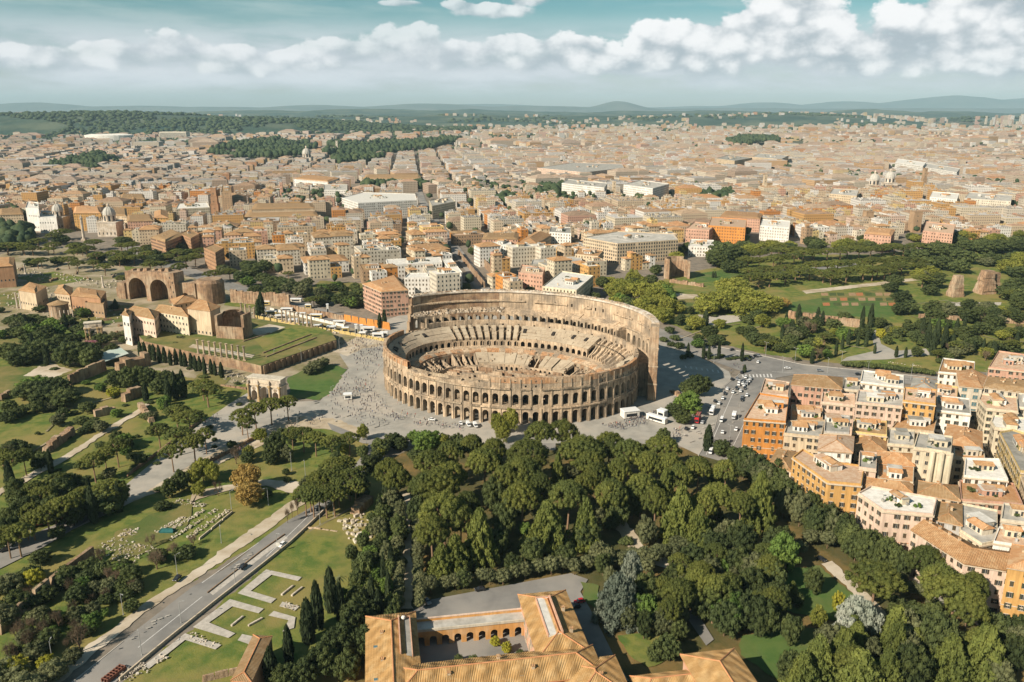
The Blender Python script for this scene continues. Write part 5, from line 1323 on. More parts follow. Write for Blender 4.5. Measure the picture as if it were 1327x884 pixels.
PB([(1213, 533), (1258, 538), (1256, 518), (1215, 514)], 19, wall='white', roof='grey', shape='flat', label='white palazzo with dark cornice beside the narrow street', win='green', **blk)
PB([(1115, 496), (1171, 503), (1171, 488), (1118, 481)], 21, wall='white', roof='white', shape='flat', label='white palazzo with two rows of small windows facing the park row', win='plain', **blk)
PB([(1026, 498), (1090, 504), (1091, 490), (1030, 486)], 21, wall='rose', roof='brown', label='rosy house under one broad brown roof at the junction', **blk)
PB([(985, 511), (1021, 514), (1023, 497), (991, 492)], 19, wall='pink', roof='red', shape='flat', label='pinkish house with orange terraces nearest the junction', **blk)
PB([(1025, 546), (1066, 549), (1066, 529), (1026, 526)], 15, wall='tan', roof='orange', shape='flat', label='low tan house round a court behind the bright orange palazzo', **blk)
PB([(1068, 561), (1100, 563), (1101, 541), (1070, 538)], 22, wall='grey', roof='grey', shape='flat', label='grey block with tall glazed stair at the heart of the block', win='plain', **blk)
PB([(1105, 561), (1149, 566), (1149, 548), (1107, 545)], 17, wall='yellow', roof='brown', shape='flat', label='yellow house with dark red roof sheds below the light pink palazzo', **blk)
PB([(1150, 577), (1184, 580), (1185, 560), (1152, 557)], 15, wall='cream', roof='grey', shape='flat', label='low cream house with roof gardens below the orange house', **blk)
PB([(1108, 583), (1148, 586), (1149, 568), (1109, 566)], 14, wall='tan', roof='tile', label='low tile roofed house with ivy in the inner court', **blk)
PB([(1064, 523), (1108, 527), (1108, 513), (1066, 510)], 18, wall='pink', roof='red', shape='flat', label='pinkish terrace house between the brown roof and light pink palazzo', **blk)
PB([(1092, 506), (1114, 508), (1115, 495), (1094, 492)], 19, wall='pale', roof='grey', shape='flat', label='small pale house with a green roof terrace facing the park', **blk)
PB([(1180, 504), (1212, 507), (1214, 494), (1184, 490)], 18, wall='tan', roof='grey', label='small grey roofed house facing the park row', **blk)
PB([(1216, 484), (1262, 488), (1263, 471), (1222, 466)], 17, wall='white', roof='tile', shape='flat', label='white stepped villa with brown roof room at the park edge', **blk)
PB([(1243, 501), (1273, 504), (1279, 489), (1262, 480), (1240, 482)], 21, wall='pale', roof='orange', shape='none', label='palace with wide teal windows at the head of the narrow street', win='big', gap=3.9, **blk)
PB([(1274, 503), (1345, 513), (1345, 497), (1280, 489)], 21, wall='pale', roof='brown', label='palace wing with long brown roof and skylights', win='tall', **blk)
PB([(1281, 478), (1340, 484), (1345, 464), (1294, 457)], 23, wall='rose', roof='red', shape='flat', label='salmon block of flats with balconies at the upper right', **blk)
PB([(1268, 520), (1278, 532), (1319, 536), (1317, 517), (1271, 513)], 22, wall='cream', roof='red', shape='flat', label='cream palazzo with red terrace east of the narrow street', win='green', **blk)
PB([(1318, 530), (1350, 534), (1350, 515), (1319, 512)], 20, wall='pale', roof='grey', shape='flat', label='pale house behind the cream palazzo at the edge', **blk)
PB([(1284, 549), (1289, 557), (1340, 564), (1338, 545), (1287, 541)], 20, wall='cream', roof='white', shape='flat', label='cream house with pale blue flat roof east of the narrow street', **blk)
PB([(1295, 563), (1322, 614), (1350, 616), (1350, 572), (1312, 560)], 22, wall='yellow', roof='grey', shape='flat', label='long yellow palazzo lining the narrow street at right', win='green', **blk)
PB([(1323, 620), (1332, 642), (1360, 646), (1360, 620)], 20, wall='tan', roof='grey', shape='flat', label='tan house below the long yellow palazzo', **blk)
PB([(1221, 577), (1272, 584), (1272, 562), (1228, 552)], 17, wall='pink', roof='orange', label='wide orange tile roof house west of the narrow street', **blk)
PB([(1236, 596), (1276, 599), (1274, 585), (1236, 582)], 15, wall='cream', roof='orange', shape='flat', label='low cream house with orange sheds above the pale flat roof', **blk)
PB([(1209, 516), (1240, 520), (1241, 503), (1212, 498)], 18, wall='yellow', roof='red', shape='flat', label='yellow house with dark red roof by the teal windowed palace', **blk)
PB([(1155, 556), (1210, 561), (1214, 543), (1172, 535)], 14, wall='tan', roof='tile', shape='flat', label='low terraces in the court below the orange house', **blk)
# rounded stair bays, balconies and awnings of the near palazzi
def on(lbl): return next(o for o in bpy.data.objects if o.get('label') == lbl)
tw = on('tall cream block of flats with rounded yellow stair bays')
for px in (1209, 1221, 1232):
    q = G(px, 588 if px > 1210 else 586, 26); mb = MB(); mb.lathe([(1.3, -.5), (1.3, 26.2), (.2, 26.6)], 10); mb.build('stair_bay', [WALL['cream']], tw, (q.x - tw.location.x, q.y - tw.location.y, 0), smooth=False)
pk = on('pale pink palazzo with white flat roof and orange awning')
a, b = G(1146, 695, 8), G(1172, 698, 8)
mb = MB(); d_ = (b - a); mb.face([(0, 0, 0), tuple(d_), (d_.x + .4, d_.y - 2.4, -.8), (.4, -2.4, -.8)]); mb.build('awning', [M('orange awning', (.50, .20, .07))], pk, a - pk.location + Vector((.2, -.4, 0)))

# ---- the convent at the lower edge: tiled wings round an arcaded court
CV = thing('convent', 'orange walled convent with tiled wings around an arcaded court', 'convent', (-28.7, 243.4, 0), math.radians(9.6))
def lc(x, y):
    c, s = math.cos(rad(9.6)), math.sin(rad(9.6)); x += 28.7; y -= 243.4
    return (x * c + y * s, -x * s + y * c)
CW = M('convent plaster', (.56, .29, .095), (.50, .25, .08), .3, (.60, .38, .20), .1, streak=.2)
CWP = M('convent pink plaster', (.60, .36, .24), (.54, .31, .20), .3, streak=.2)
CTILE = tile_mat('convent tiles', (.48, .30, .125), (.39, .23, .09), (.54, .37, .18), .5, rnd=.03)
RIDGE = M('ridge tiles', (.52, .25, .12), (.44, .20, .09), .8)
def plane_rows(par, P, name='tile_rows', pitch=.55):
    """Rows of cover tiles up one roof plane given as eave a, eave b, ridge b, ridge a."""
    a, b, c, d = [Vector(p) for p in P]
    mb = MB(); n = int((b - a).length / pitch)
    nrm = (b - a).cross(d - a).normalized()
    if nrm.z < 0: nrm = -nrm
    u = (b - a).normalized()
    # rows run straight down the slope and stop at the plane's own edges
    dn = nrm.cross(u); dn = dn if dn.z > 0 else -dn
    poly = [a, b, c, d]
    loc2 = [((p - a).dot(u), (p - a).dot(dn)) for p in poly]
    x0, x1 = min(q[0] for q in loc2), max(q[0] for q in loc2)
    k = x0 + pitch / 2
    while k < x1:
        hits = []
        for i in range(4):
            (xa, ya), (xb, yb) = loc2[i], loc2[(i + 1) % 4]
            if (xa - k) * (xb - k) < 0: hits.append(ya + (yb - ya) * (k - xa) / (xb - xa))
        if len(hits) >= 2:
            y0, y1 = min(hits), max(hits)
            if y1 - y0 > .4: mb.tube(a + u * k + dn * y0 + nrm * .05, a + u * k + dn * y1 + nrm * .05, .08, .08, 4)
        k += pitch
    mb.build(name, [CTILE], par, kind='stuff')
def wing(par, quad, z0, h, ridge, hipA=True, hipB=True, wall=CW, name='wing'):
    """A rectangular wing in the convent's own axes: walls, eaves and a hipped tile roof. quad = x0, x1, y0, y1."""
    x0, x1, y0, y1 = quad
    mb = MB(); mb.prism([(x0, y0), (x1, y0), (x1, y1), (x0, y1)], z0, h); w_ = mb.build(name, [wall], par)
    ov = .9; X0, X1, Y0, Y1 = x0 - ov, x1 + ov, y0 - ov, y1 + ov
    along_x = (x1 - x0) >= (y1 - y0)
    if along_x:
        m_ = (Y0 + Y1) / 2; hw = (Y1 - Y0) / 2
        a, b = (X0 + (hw if hipA else 0), m_, h + ridge), (X1 - (hw if hipB else 0), m_, h + ridge)
    else:
        m_ = (X0 + X1) / 2; hw = (X1 - X0) / 2
        a, b = (m_, Y0 + (hw if hipA else 0), h + ridge), (m_, Y1 - (hw if hipB else 0), h + ridge)
    E_ = [(X0, Y0, h), (X1, Y0, h), (X1, Y1, h), (X0, Y1, h)]
    planes = [[E_[0], E_[1], b, a], [E_[1], E_[2], b, b], [E_[2], E_[3], a, b], [E_[3], E_[0], a, a]] if along_x else [[E_[0], E_[1], a, a], [E_[1], E_[2], b, a], [E_[2], E_[3], b, b], [E_[3], E_[0], a, b]]
    mb = MB()
    for p in planes: mb.face(p if p[2] != p[3] else p[:3])
    lo = [(x, y, h - .35) for x, y, _ in E_]
    for k in range(4): mb.face([lo[k], lo[(k + 1) % 4], E_[(k + 1) % 4], E_[k]], 1)
    mb.face(lo[::-1], 1)
    mb.build('roof', [CTILE, RIDGE], w_)
    for p in planes: plane_rows(w_, p)
    mb = MB()
    for p, q in [(a, b)] + [(e, a) for e in ((E_[0], E_[3]) if along_x else (E_[0], E_[1]))] + [(e, b) for e in ((E_[1], E_[2]) if along_x else (E_[2], E_[3]))]:
        mb.tube((p[0], p[1], p[2] + .12), (q[0], q[1], q[2] + .12), .22, .22, 5)
    mb.build('ridge', [RIDGE], w_)
    return w_
# left wing runs from its far hip down past the frame; a flat leaded channel lies in its inner slope
def win_row(par, x0, x1, y, z, n, ang, mesh=None):
    for k in range(n): link('window', mesh or WINS['plain'], par, (x0 + (x1 - x0) * (k + .5) / n, y, z), ang)
lx0, ly0 = lc(-49.4, 244.8); rx0, _ = lc(-34.0, 248.9)
LW = wing(CV, (-20.5, -5.0, -44, 4.3), 0, 11, 3.2)
fwy = lc(-20, 213)[1]
FW = wing(CV, (-12, 51, -37.5, -24.2), 0, 11.3, 3.4, wall=CW)
RW = wing(CV, (33.5, 49.5, -27, 7.6), 0, 11.6, 3.0, wall=CWP)
PV = wing(CV, (40, 57, -48, -29.6), 0, 10.6, 3.2, wall=CWP)
# flat grey channels sunk into the two side roofs
mb = MB(); mb.box((-8.3, -10.4, 11.4), (3.4, 20, 1.2), mi=0); mb.box((-10.2, -10.4, 11.2), (.4, 20, 2.9), mi=1); mb.box((-6.45, -10.4, 11.2), (.3, 20, 1.7), mi=1); mb.box((-8.3, -.3, 11.2), (4, .3, 2.0), mi=1); mb.build('roof_channel', [CONC, CWP], CV)
mb = MB(); mb.box((40.2, -9.5, 11.6), (4.6, 21, 2.75), mi=0); mb.box((37.8, -9.5, 11.3), (.35, 21, 3.3), mi=1); mb.box((42.6, -9.5, 11.3), (.5, 21, 4.0), mi=1); mb.box((40.2, 1.1, 11.3), (5.0, .3, 3.5), mi=1); mb.build('roof_channel', [WHITEROOF, CWP], CV)
mb = MB(); mb.lathe([(.5, 0), (.5, .5), (.2, .8)], 8, (41.4, -4, 13.8)); mb.build('roof_vent', [CONC], CV)
mb = MB(); mb.lathe([(.6, 0), (.75, .4), (.6, .9), (0.05, 1.1)], 10, (-8.6, -1.3, 13.1)); mb.build('roof_vent', [WHITEROOF], CV)
# arcaded back range of the court with a terrace on top
n_ = 9; X0, X1 = -5.0, 33.5; st = (X1 - X0) / n_; HT = 6.2
for k in range(n_):
    a = X0 + k * st; m_ = a + st / 2; hw = 1.25
    pr = [(m_ - hw, 0)] + [(m_ - hw * math.cos(PI * q / 8), 2.9 + hw * math.sin(PI * q / 8)) for q in range(9)] + [(m_ + hw, 0)]
    mb = MB()
    for y, s in ((0, 1), (.7, -1)):
        for q in [[(a, 0), (m_ - hw, 0), (m_ - hw, HT), (a, HT)], [(m_ + hw, 0), (a + st, 0), (a + st, HT), (m_ + hw, HT)]] + [[pr[j], pr[j + 1], (pr[j + 1][0], HT), (pr[j][0], HT)] for j in range(1, 9)]:
            f = [(x, y, z) for x, z in q]; mb.face(f if s > 0 else f[::-1])
    for (xa, za), (xb, zb) in zip(pr[:-1], pr[1:]): mb.face([(xa, 0, za), (xa, .7, za), (xb, .7, zb), (xb, 0, zb)])
    mb.build('arch_bay', [CW], CV)
mb = MB(); mb.prism([(X0, .1), (X1, .1), (X1, 5.6), (X0, 5.6)], 6.2, 6.6, 0, 0); mb.build('terrace', [CONC], CV)
mb = MB(); mb.box(((X0 + X1) / 2, .0, 6.25), (X1 - X0, .5, .9)); mb.build('parapet', [WALL['pale']], CV)
mb = MB(); mb.box(((X0 + X1) / 2, 5.5, 0), (X1 - X0, .5, 7.6), mi=1); mb.box(((X0 + X1) / 2, 5.5, 7.6), (X1 - X0, .7, .25)); mb.build('parapet', [WALL['pink'], CW], CV)
mb = MB(); mb.box(((X0 + X1) / 2, 5.1, 0), (X1 - X0, .3, 6.2)); mb.build('back_wall', [CW], CV)
for k in range(9): link('window', WINS['tall'], CV, (33.46, -22 + k * 3.0, 5.2 if k % 2 else 1.2), PI / 2)
for k in range(5): link('window', WINS['closed'], CV, (33.46, -21 + k * 5.0, 7.6), PI / 2)
for k in range(8): link('window', WINS['brown'], CV, (-20.55, -38 + k * 5.0, 6.0), PI / 2)
for k in range(6): link('window', WINS['plain'], CV, (14 + k * 4.0, -37.55, 6.6), PI)
# court: lawn, clipped box bushes, a little fountain pool
def cw_(x, y):
    c, s = math.cos(rad(9.6)), math.sin(rad(9.6)); return (-28.7 + x * c - y * s, 243.4 + x * s + y * c)
sheet('court_ground', None, DUST, z=.32, world=[cw_(*q) for q in ((-5, -26), (33.5, -26), (33.5, .5), (-5, .5))])
sheet('court_lawn', None, LAWN, z=.36, world=[cw_(*q) for q in ((10, -14), (26, -14), (22, -5), (14, -5.5))])
sheet('court_path', None, PAVE, z=.35, world=[cw_(*q) for q in ((-4, -3), (33, -3), (33, -1), (-4, -1))])
for (x, y, s, lb) in ((9, -11, 3.2, 'round clipped bush by the court fountain'), (14, -12, 3.2, 'round clipped bush on the edge of the court lawn'), (22.5, -3.6, 3.4, 'small yellow green tree at the court arches'), (26.0, -8, 3.8, 'spreading yellow green shrub by the pink court wall'), (30, -11, 2.6, 'reddish low shrub in the court corner')):
    wx, wy = cw_(x, y); k = 'bush' if 'clipped' in lb else 'yellow' if 'yellow' in lb else 'bush'
    o = tree(k, wx, wy, s, s * 1.1, .3, None, lb); o['label'] = lb; REG.pop()
wx, wy = cw_(4, -12); FO = thing('fountain', 'small stone fountain among bushes in the convent court', 'fountain', (wx, wy, .36))
mb = MB(); mb.lathe([(2.0, 0), (2.0, .5), (1.7, .5), (1.7, .3)], 14); mb.build('basin', [PALE], FO)
mb = MB(); mb.lathe([(.25, 0), (.2, 1.2), (.7, 1.5), (.1, 1.7), (.08, 2.3)], 10); mb.build('spout', [PALE], FO)
# second tiled building at the right, and the low link to it
C2 = thing('annex', 'second tile roofed convent house right of the shaded lane', 'house', (-28.7, 243.4, 0), math.radians(9.6))
ax, ay = lc(53.8, 223.8); bx, by_ = lc(69.7, 227.2)
wing(C2, (ax + 1, bx + 1.5, ay - 34, ay - .8), 0, 11.5, 3.2, wall=CWP)
wing(C2, (ax - 17, ax + 1.2, ay - 13.5, ay - 4.5), 0, 8.5, 2.6, hipB=False, wall=CWP)
# brick gate wall stub at the lower left
GWL = thing('gate_house', 'narrow brick gate building with a tiled top beside cypresses', 'building', G(344, 880, 0)[:])
a = G(328, 824, 9) - GWL.location; b = G(352, 826, 9) - GWL.location
mb = MB(); mb.prism([(a.x, a.y - 22), (b.x, b.y - 22), (b.x, b.y), (a.x, a.y)], 0, 9, 0, 1); mb.build('wall', [WALL['brick'], TILES_B], GWL)
mb = MB(); hip(mb, [(a.x, a.y - 22), (b.x, b.y - 22), (b.x, b.y), (a.x, a.y)], 9.1, .3, .4, .9, 0, 1); mb.build('roof', [TILES_B, RIDGE], GWL)

for (x, y, h) in ((-16, -8, 11.6), (-16, -22, 11.6), (4, -33, 12.4), (20, -28, 12.6), (30, -34, 12.2), (46, -6, 12.6), (46, -18, 12.6), (50, -40, 11.6)): link('chimney', CHIM_ME, CV, (x, y, h), 0, (1.1, 1.1, 1.2))
for (x, y) in ((10, -35.3), (26, -35.3), (-18, -14), (-18, -30)): link('skylight', PROPS['sky'], CV, (x, y, 12.1), 0, (.7, .7, 1))

# ================================================================== landmarks and ruins
FOOT = []                                               # footprints the filler city keeps clear of
def LB(px, h, **kw):
    P = GP(px, h); FOOT.append(P)
    kw.setdefault('mode', 'join')
    return building(P, h, **kw)
def rel(px, py, z, o): p = G(px, py, z); return (p.x - o.location.x, p.y - o.location.y)
# -- behind the ring
lm = dict(group='large palaces of the city')
LB([(470, 368), (494, 378.5), (529, 376), (512, 357)], 23, wall='rose', roof='orange', label='pinkish palazzo with bright orange roof, behind the arena west end', mode='obj', **lm)
LB([(524, 361), (599, 361), (597, 354), (530, 355)], 17, wall='white', roof='white', shape='flat', label='white school wing facing the arena, nearest of its court', clutter=.3, **lm)
LB([(588, 355), (599, 354), (585, 336), (573, 337)], 17.5, wall='white', roof='white', shape='flat', label='white school wing along the straight street, right of its court', clutter=.3, **lm)
LB([(503, 345), (573, 341), (571, 334), (500, 337)], 18, wall='white', roof='white', shape='flat', label='long white school wing with rows of windows at the back', clutter=.3, **lm)
LB([(553, 352), (566, 351), (560, 343), (548, 344)], 16, wall='pale', roof='grey', shape='flat', label='small pale inner wing in the white school court', clutter=.3, **lm)
LB([(470, 352), (498, 351), (497, 342), (466, 344)], 16, wall='brown', roof='brown', shape='flat', label='dark brown flat house left of the white school', **lm)
LB([(443, 257), (464, 264), (540, 260), (538, 252), (470, 250)], 25, wall='white', roof='white', shape='flat', label='long white palace with regular windows on the hill', clutter=.2, **lm)
LB([(316, 282), (412, 280), (408, 272), (322, 273)], 16, wall='tan', roof='brown', label='long tan cloister palace with brown roof, front wing', **lm)
LB([(326, 272), (408, 270), (404, 264), (330, 265)], 23, wall='tan', roof='brown', label='long tan cloister palace with brown roof, upper rear wing', **lm)
LB([(381, 232), (425, 236), (440, 231), (396, 227)], 24, wall='white', roof='tile', label='long cream palace with low roof beyond the hill', **lm)
LB([(470, 232), (545, 232), (545, 227), (474, 227)], 20, wall='cream', roof='brown', label='long low palace with a garden front, far behind the white palace', **lm)
LB([(420, 247), (450, 247), (450, 240), (420, 240)], 22, wall='white', roof='grey', shape='flat', label='square white house left of the long white palace', **lm)
LB([(756, 309), (800, 317), (879, 312), (873, 304), (800, 301)], 24, wall='tan', roof='grey', shape='flat', label='great tan school palace with rows of arched windows', win='tall', clutter=.4, **lm)
LB([(625, 311), (671, 311), (672, 303), (628, 303)], 22, wall='rose', roof='brown', label='rosy house with broad brown roof east of the street', **lm)
LB([(672, 315), (695, 316), (714, 305), (692, 302)], 21, wall='tan', roof='tile', label='tan palazzo with tile roof before the ministry blocks', **lm)
LB([(635, 318), (663, 320), (662, 312), (641, 311)], 19, wall='white', roof='white', shape='flat', label='white terrace house by the street bridge', **lm)
LB([(712, 302), (740, 304), (739, 296), (714, 295)], 23, wall='white', roof='grey', shape='flat', label='white block with three rows of dark windows', **lm)
LB([(703, 373), (747, 378), (769, 359), (728, 353)], 18, wall='cream', roof='white', shape='flat', label='palazzo with white flat roof just behind the arena wall', clutter=1.2, **lm)
LB([(688, 345), (755, 340), (752, 333), (690, 338)], 15, wall='pale', roof='grey', shape='flat', label='long pale house with blue awnings behind the arena', **lm)
LB([(745, 331), (775, 334), (782, 326), (750, 322)], 18, wall='tan', roof='tile', shape='flat', label='tan terrace house left of the great school palace', **lm)
LB([(672, 355), (703, 359), (706, 349), (676, 345)], 17, wall='rose', roof='red', shape='flat', label='red brown house with roof terrace among round trees', **lm)
LB([(889, 297), (919, 299), (930, 291), (900, 288)], 22, wall='rose', roof='red', shape='flat', label='red terraced house at the park corner', **lm)
LB([(918, 293), (966, 296), (968, 285), (922, 282)], 24, wall='orange', roof='red', shape='flat', label='dull orange house with terraces above the park', **lm)
LB([(933, 281), (985, 284), (988, 277), (940, 274)], 20, wall='rose', roof='tile', label='long rosy house with tile roof on the park hill', **lm)
LB([(985, 293), (1023, 296), (1024, 287), (988, 285)], 20, wall='white', roof='white', shape='flat', label='white square house behind the park pines', **lm)
LB([(892, 320), (925, 321), (925, 312), (895, 311)], 12, wall='white', roof='white', shape='flat', label='low white house right of the great school palace', **lm)
LB([(1120, 303), (1155, 306), (1160, 298), (1126, 295)], 18, wall='rose', roof='orange', label='reddish house with orange roof behind the pine rows', **lm)
LB([(1196, 300), (1235, 304), (1238, 292), (1200, 288)], 20, wall='rose', roof='red', shape='flat', label='reddish block of flats behind the park trees', **lm)
for q, h, wc, rf, lb in (([(696, 218), (757, 224), (809, 218), (806, 213), (745, 211)], 20, 'pink', 'grey', 'very long pink palace far beyond the street'),
                         ([(728, 238), (783, 244), (787, 238), (736, 233)], 30, 'white', 'grey', 'great white ministry block, left one of the pair'), ([(808, 240), (846, 245), (867, 239), (830, 234)], 30, 'white', 'grey', 'great white ministry block, right one of the pair'),
                         ([(928, 206), (952, 209), (975, 205), (945, 201)], 32, 'tan', 'grey', 'massive tan block, left part, in the far city'), ([(975, 204), (1012, 207), (1022, 202), (985, 199)], 32, 'tan', 'grey', 'massive tan block, right part, in the far city'),
                         ([(1160, 211), (1196, 216), (1200, 211), (1163, 206)], 30, 'white', 'white', 'long white front, left part, in the far east quarter'), ([(1196, 217), (1240, 224), (1244, 219), (1200, 212)], 24, 'white', 'grey', 'long white front, right part, in the far east quarter'),
                         ([(1075, 252), (1110, 255), (1113, 247), (1080, 245)], 26, 'tan', 'grey', 'tan palace left of the twin domes'), ([(1205, 256), (1240, 260), (1243, 252), (1208, 249)], 22, 'white', 'white', 'low white palace right of the twin domes'),
                         ([(1250, 258), (1310, 262), (1312, 254), (1256, 250)], 24, 'pale', 'grey', 'long pale palace at the far east edge'), ([(560, 268), (590, 262), (584, 256), (556, 261)], 22, 'cream', 'grey', 'cream corner house where the straight street narrows')):
    LB(q, h, wall=wc, roof=rf, shape='flat' if rf in ('white', 'grey') else 'hip', label=lb, clutter=.3, **lm)
# -- left: palaces behind the forums
LB([(95, 277), (131, 277), (129, 269), (97, 269)], 26, wall='ochre', roof='orange', label='orange palazzo behind the marble pillar', **lm)
LB([(131, 279), (164, 281), (164, 271), (140, 270)], 20, wall='tan', roof='brown', label='tan palazzo behind the domed church', **lm)
LB([(165, 288), (199, 287), (196, 279), (165, 280)], 26, wall='rose', roof='brown', label='dull pink palazzo right of the domed church', **lm)
LB([(200, 283), (218, 283), (217, 274), (200, 275)], 24, wall='ochre', roof='tile', label='ochre palazzo right of the dull pink one', **lm)
LB([(228, 272), (272, 270), (268, 263), (232, 265)], 24, wall='cream', roof='white', shape='flat', label='cream palazzo with dark roof rooms left of the brick tower', **lm)
LB([(287, 250), (300, 250), (299, 241), (288, 241)], 40, wall='brown', roof='brown', shape='flat', label='tall dark brown block right of the brick tower', **lm)
LB([(0, 279), (30, 278), (28, 270), (0, 271)], 24, wall='tan', roof='brown', label='tan palazzo with cornice left of the wrapped building', **lm)
LB([(155, 258), (188, 258), (186, 252), (158, 252)], 20, wall='brown', roof='brown', label='long brown roofed church hall behind the dome', **lm)
for q, h, lb in (([(33, 270), (50, 271), (50, 263), (36, 262)], 34, 'tall pale grey building wrapped in white sheeting'), ([(50, 283), (73, 283), (74, 275), (54, 274)], 22, 'lower pale grey building wrapped in white sheeting')):
    LB(q, h, wall='white', roof='white', shape='flat', label=lb, cornice=False, win='plain', clutter=.2, floors=2)
# brick market hall and ruins by it
LB([(195, 308), (214, 314), (239, 304), (222, 298)], 20, wall='brick', roof='brown', label='brown brick market hall at the avenue', win='tall', clutter=.2)
LB([(232, 303), (247, 310), (258, 304), (248, 298)], 20, wall='brick', roof='brown', shape='flat', label='ruined brick hall with an open front by the pines', clutter=.1)
LB([(264, 322), (279, 329), (290, 322), (277, 317)], 22, wall='brick', roof='brown', shape='flat', label='square ruined brick tower above the pines', rooms=0, clutter=0)
LB([(-30, 348), (17, 345), (19, 334), (-30, 335)], 22, wall='brick', roof='tile', label='plain tall brown brick hall at the left edge', win='plain', clutter=.2, floors=1)
# domed churches
def dome_church(px, py, r, h0, lb, body):
    p = G(px, py, 0); o = thing('domed_church', lb, 'church', (p.x, p.y, 0)); FOOT.append([(p.x - 18, p.y - 14), (p.x + 18, p.y - 14), (p.x + 18, p.y + 18), (p.x - 18, p.y + 18)])
    mb = MB(); mb.box((0, 0, 0), body); mb.box((0, 0, body[2]), (body[0] + 1.2, body[1] + 1.2, .8)); mb.build('body', [PALE], o)
    mb = MB(); mb.lathe([(r, body[2]), (r, h0), (r + .7, h0), (r + .7, h0 + .8)], 8); mb.build('drum', [PALE], o)
    mb = MB(); mb.lathe([(r * math.cos(a), h0 + .8 + r * 1.25 * math.sin(a)) for a in np.linspace(0, 1.35, 8)], 16, cap=True)
    for k in range(8): 
        a = k * PI / 4
        for q in range(6):
            t0, t1 = q * .22, (q + 1) * .22
            mb.tube((r * 1.02 * math.cos(t0) * math.cos(a), r * 1.02 * math.cos(t0) * math.sin(a), h0 + .8 + r * 1.27 * math.sin(t0)), (r * 1.02 * math.cos(t1) * math.cos(a), r * 1.02 * math.cos(t1) * math.sin(a), h0 + .8 + r * 1.27 * math.sin(t1)), .35, .3, 4)
    mb.build('dome', [M('lead dome', (.46, .43, .37), (.38, .36, .31), .3)], o)
    mb = MB(); mb.lathe([(r * .22, h0 + r * 1.2), (r * .2, h0 + r * 1.55), (r * .26, h0 + r * 1.58), (.1, h0 + r * 1.95)], 8); mb.build('lantern', [PALE], o)
    for k in range(8):
        a = k * PI / 4 + PI / 8; rr = r * math.cos(PI / 8)
        mb = MB(); w_ = r * .16
        A = Vector((math.cos(a), math.sin(a), 0)); B = Vector((-A.y, A.x, 0)); z0, z1 = body[2] + 1.8, h0 - 1
        mb.face([A * (rr + .06) - B * w_ + Vector((0, 0, z0)), A * (rr + .06) + B * w_ + Vector((0, 0, z0)), A * (rr + .06) + B * w_ + Vector((0, 0, z1)), A * (rr + .06) - B * w_ + Vector((0, 0, z1))])
        mb.build('window', [GLASS], o)
    for k in range(5): link('window', WINS['tall'], o, (-body[0] / 2 + body[0] * (k + .5) / 5, -body[1] / 2 - .03, 3.0), PI)
    return o
dome_church(145, 305, 9.0, 30, 'cream domed church with octagonal drum near the forum', (28, 26, 20))
dome_church(78, 296, 8.0, 27, 'cream domed church beside the wrapped building', (24, 22, 18))
dome_church(1131, 252, 11, 30, 'pale church dome, left one of the twins', (26, 24, 20)); dome_church(1151, 250, 11, 32, 'pale church dome, right one of the twins', (26, 24, 22))
dome_church(398, 213, 14, 34, 'wide pale dome on the far hill', (36, 32, 22))
# towers and pillars
def tower(px, py, wd, h, mat, lb, steps=1, dp=None):
    p = G(px, py, 0); o = thing('tower', lb, 'tower', (p.x, p.y, 0)); dp = dp or wd; FOOT.append([(p.x - wd, p.y - wd), (p.x + wd, p.y - wd), (p.x + wd, p.y + wd), (p.x - wd, p.y + wd)])
    z = 0
    for k in range(steps):
        f = 1 - .16 * k; hh = h / steps * (1.25 if k == 0 and steps > 1 else 1 if steps == 1 else .875)
        mb = MB(); mb.box((0, 0, z), (wd * f, dp * f, hh), .1); mb.build('shaft', [mat], o)
        mb = MB(); mb.box((0, 0, z + hh - .8), (wd * f + .8, dp * f + .8, .7), .1); mb.build('cornice', [mat], o)
        for q in range(int(hh / 7)): link('window', WINS['closed'], o, (0, -dp * f / 2 - .2, z + 3 + q * 7), PI + .1)
        z += hh
    for k in range(4):
        a = k * PI / 2 + .1
        mb = MB(); mb.box(((wd * f * .42) * math.cos(a + PI / 4) * 1.3, (dp * f * .42) * math.sin(a + PI / 4) * 1.3, z), (1.2, 1.2, 1.4), .1); mb.build('battlement', [mat], o)
    return o
tower(280, 278, 13, 46, WALL['brick'], 'tall stepped brick tower above the old quarter', 3)
tower(1123, 296, 12, 27, WALL['brown'], 'square brown flat tower, left one behind the pine rows'); tower(1184, 301, 13, 32, WALL['brown'], 'square brown flat tower, right one behind the pine rows')
tower(1195, 250, 9, 50, WALL['brown'], 'slim brick bell tower right of the twin domes', 2); tower(366, 262, 6, 36, WALL['rose'], 'small pink bell tower over the cloister palace', 2); tower(795, 259, 7, 34, WALL['tan'], 'small bell tower below the ministry blocks', 2)
tower(643, 262, 6, 30, WALL['tan'], 'slim bell tower east of the straight street', 2); tower(990, 252, 8, 38, WALL['tan'], 'tan bell tower in the middle of the east quarter', 2); tower(437, 200, 9, 50, WALL['pale'], 'pale obelisk like tower on the far hill', 2)
def pillar(name, px, py, h, r, lb, cat='column', top=True, z0=0.0, mat=PALE, tagd=True, par=None):
    p = G(px, py, z0)
    mb = MB(); mb.box((0, 0, 0), (r * 3, r * 3, r * 1.6)); mb.lathe([(r, r * 1.6), (r * .88, h - r)], 9); mb.lathe([(r * .9, h - r), (r * 1.4, h - r * .3), (r * 1.4, h)], 9)
    if top: mb.lathe([(r * .6, h), (r * .5, h + r * 1.2), (.1, h + r * 2.4)], 7)
    o = mb.build(name, [mat], None, (p.x, p.y, z0))
    return tag(o, lb, cat)
pillar('marble_pillar', 109, 312, 32, 1.9, 'tall carved marble pillar with statue before the dome'); pillar('marble_pillar', 164, 311, 22, 1.3, 'slender marble pillar right of the domed church')
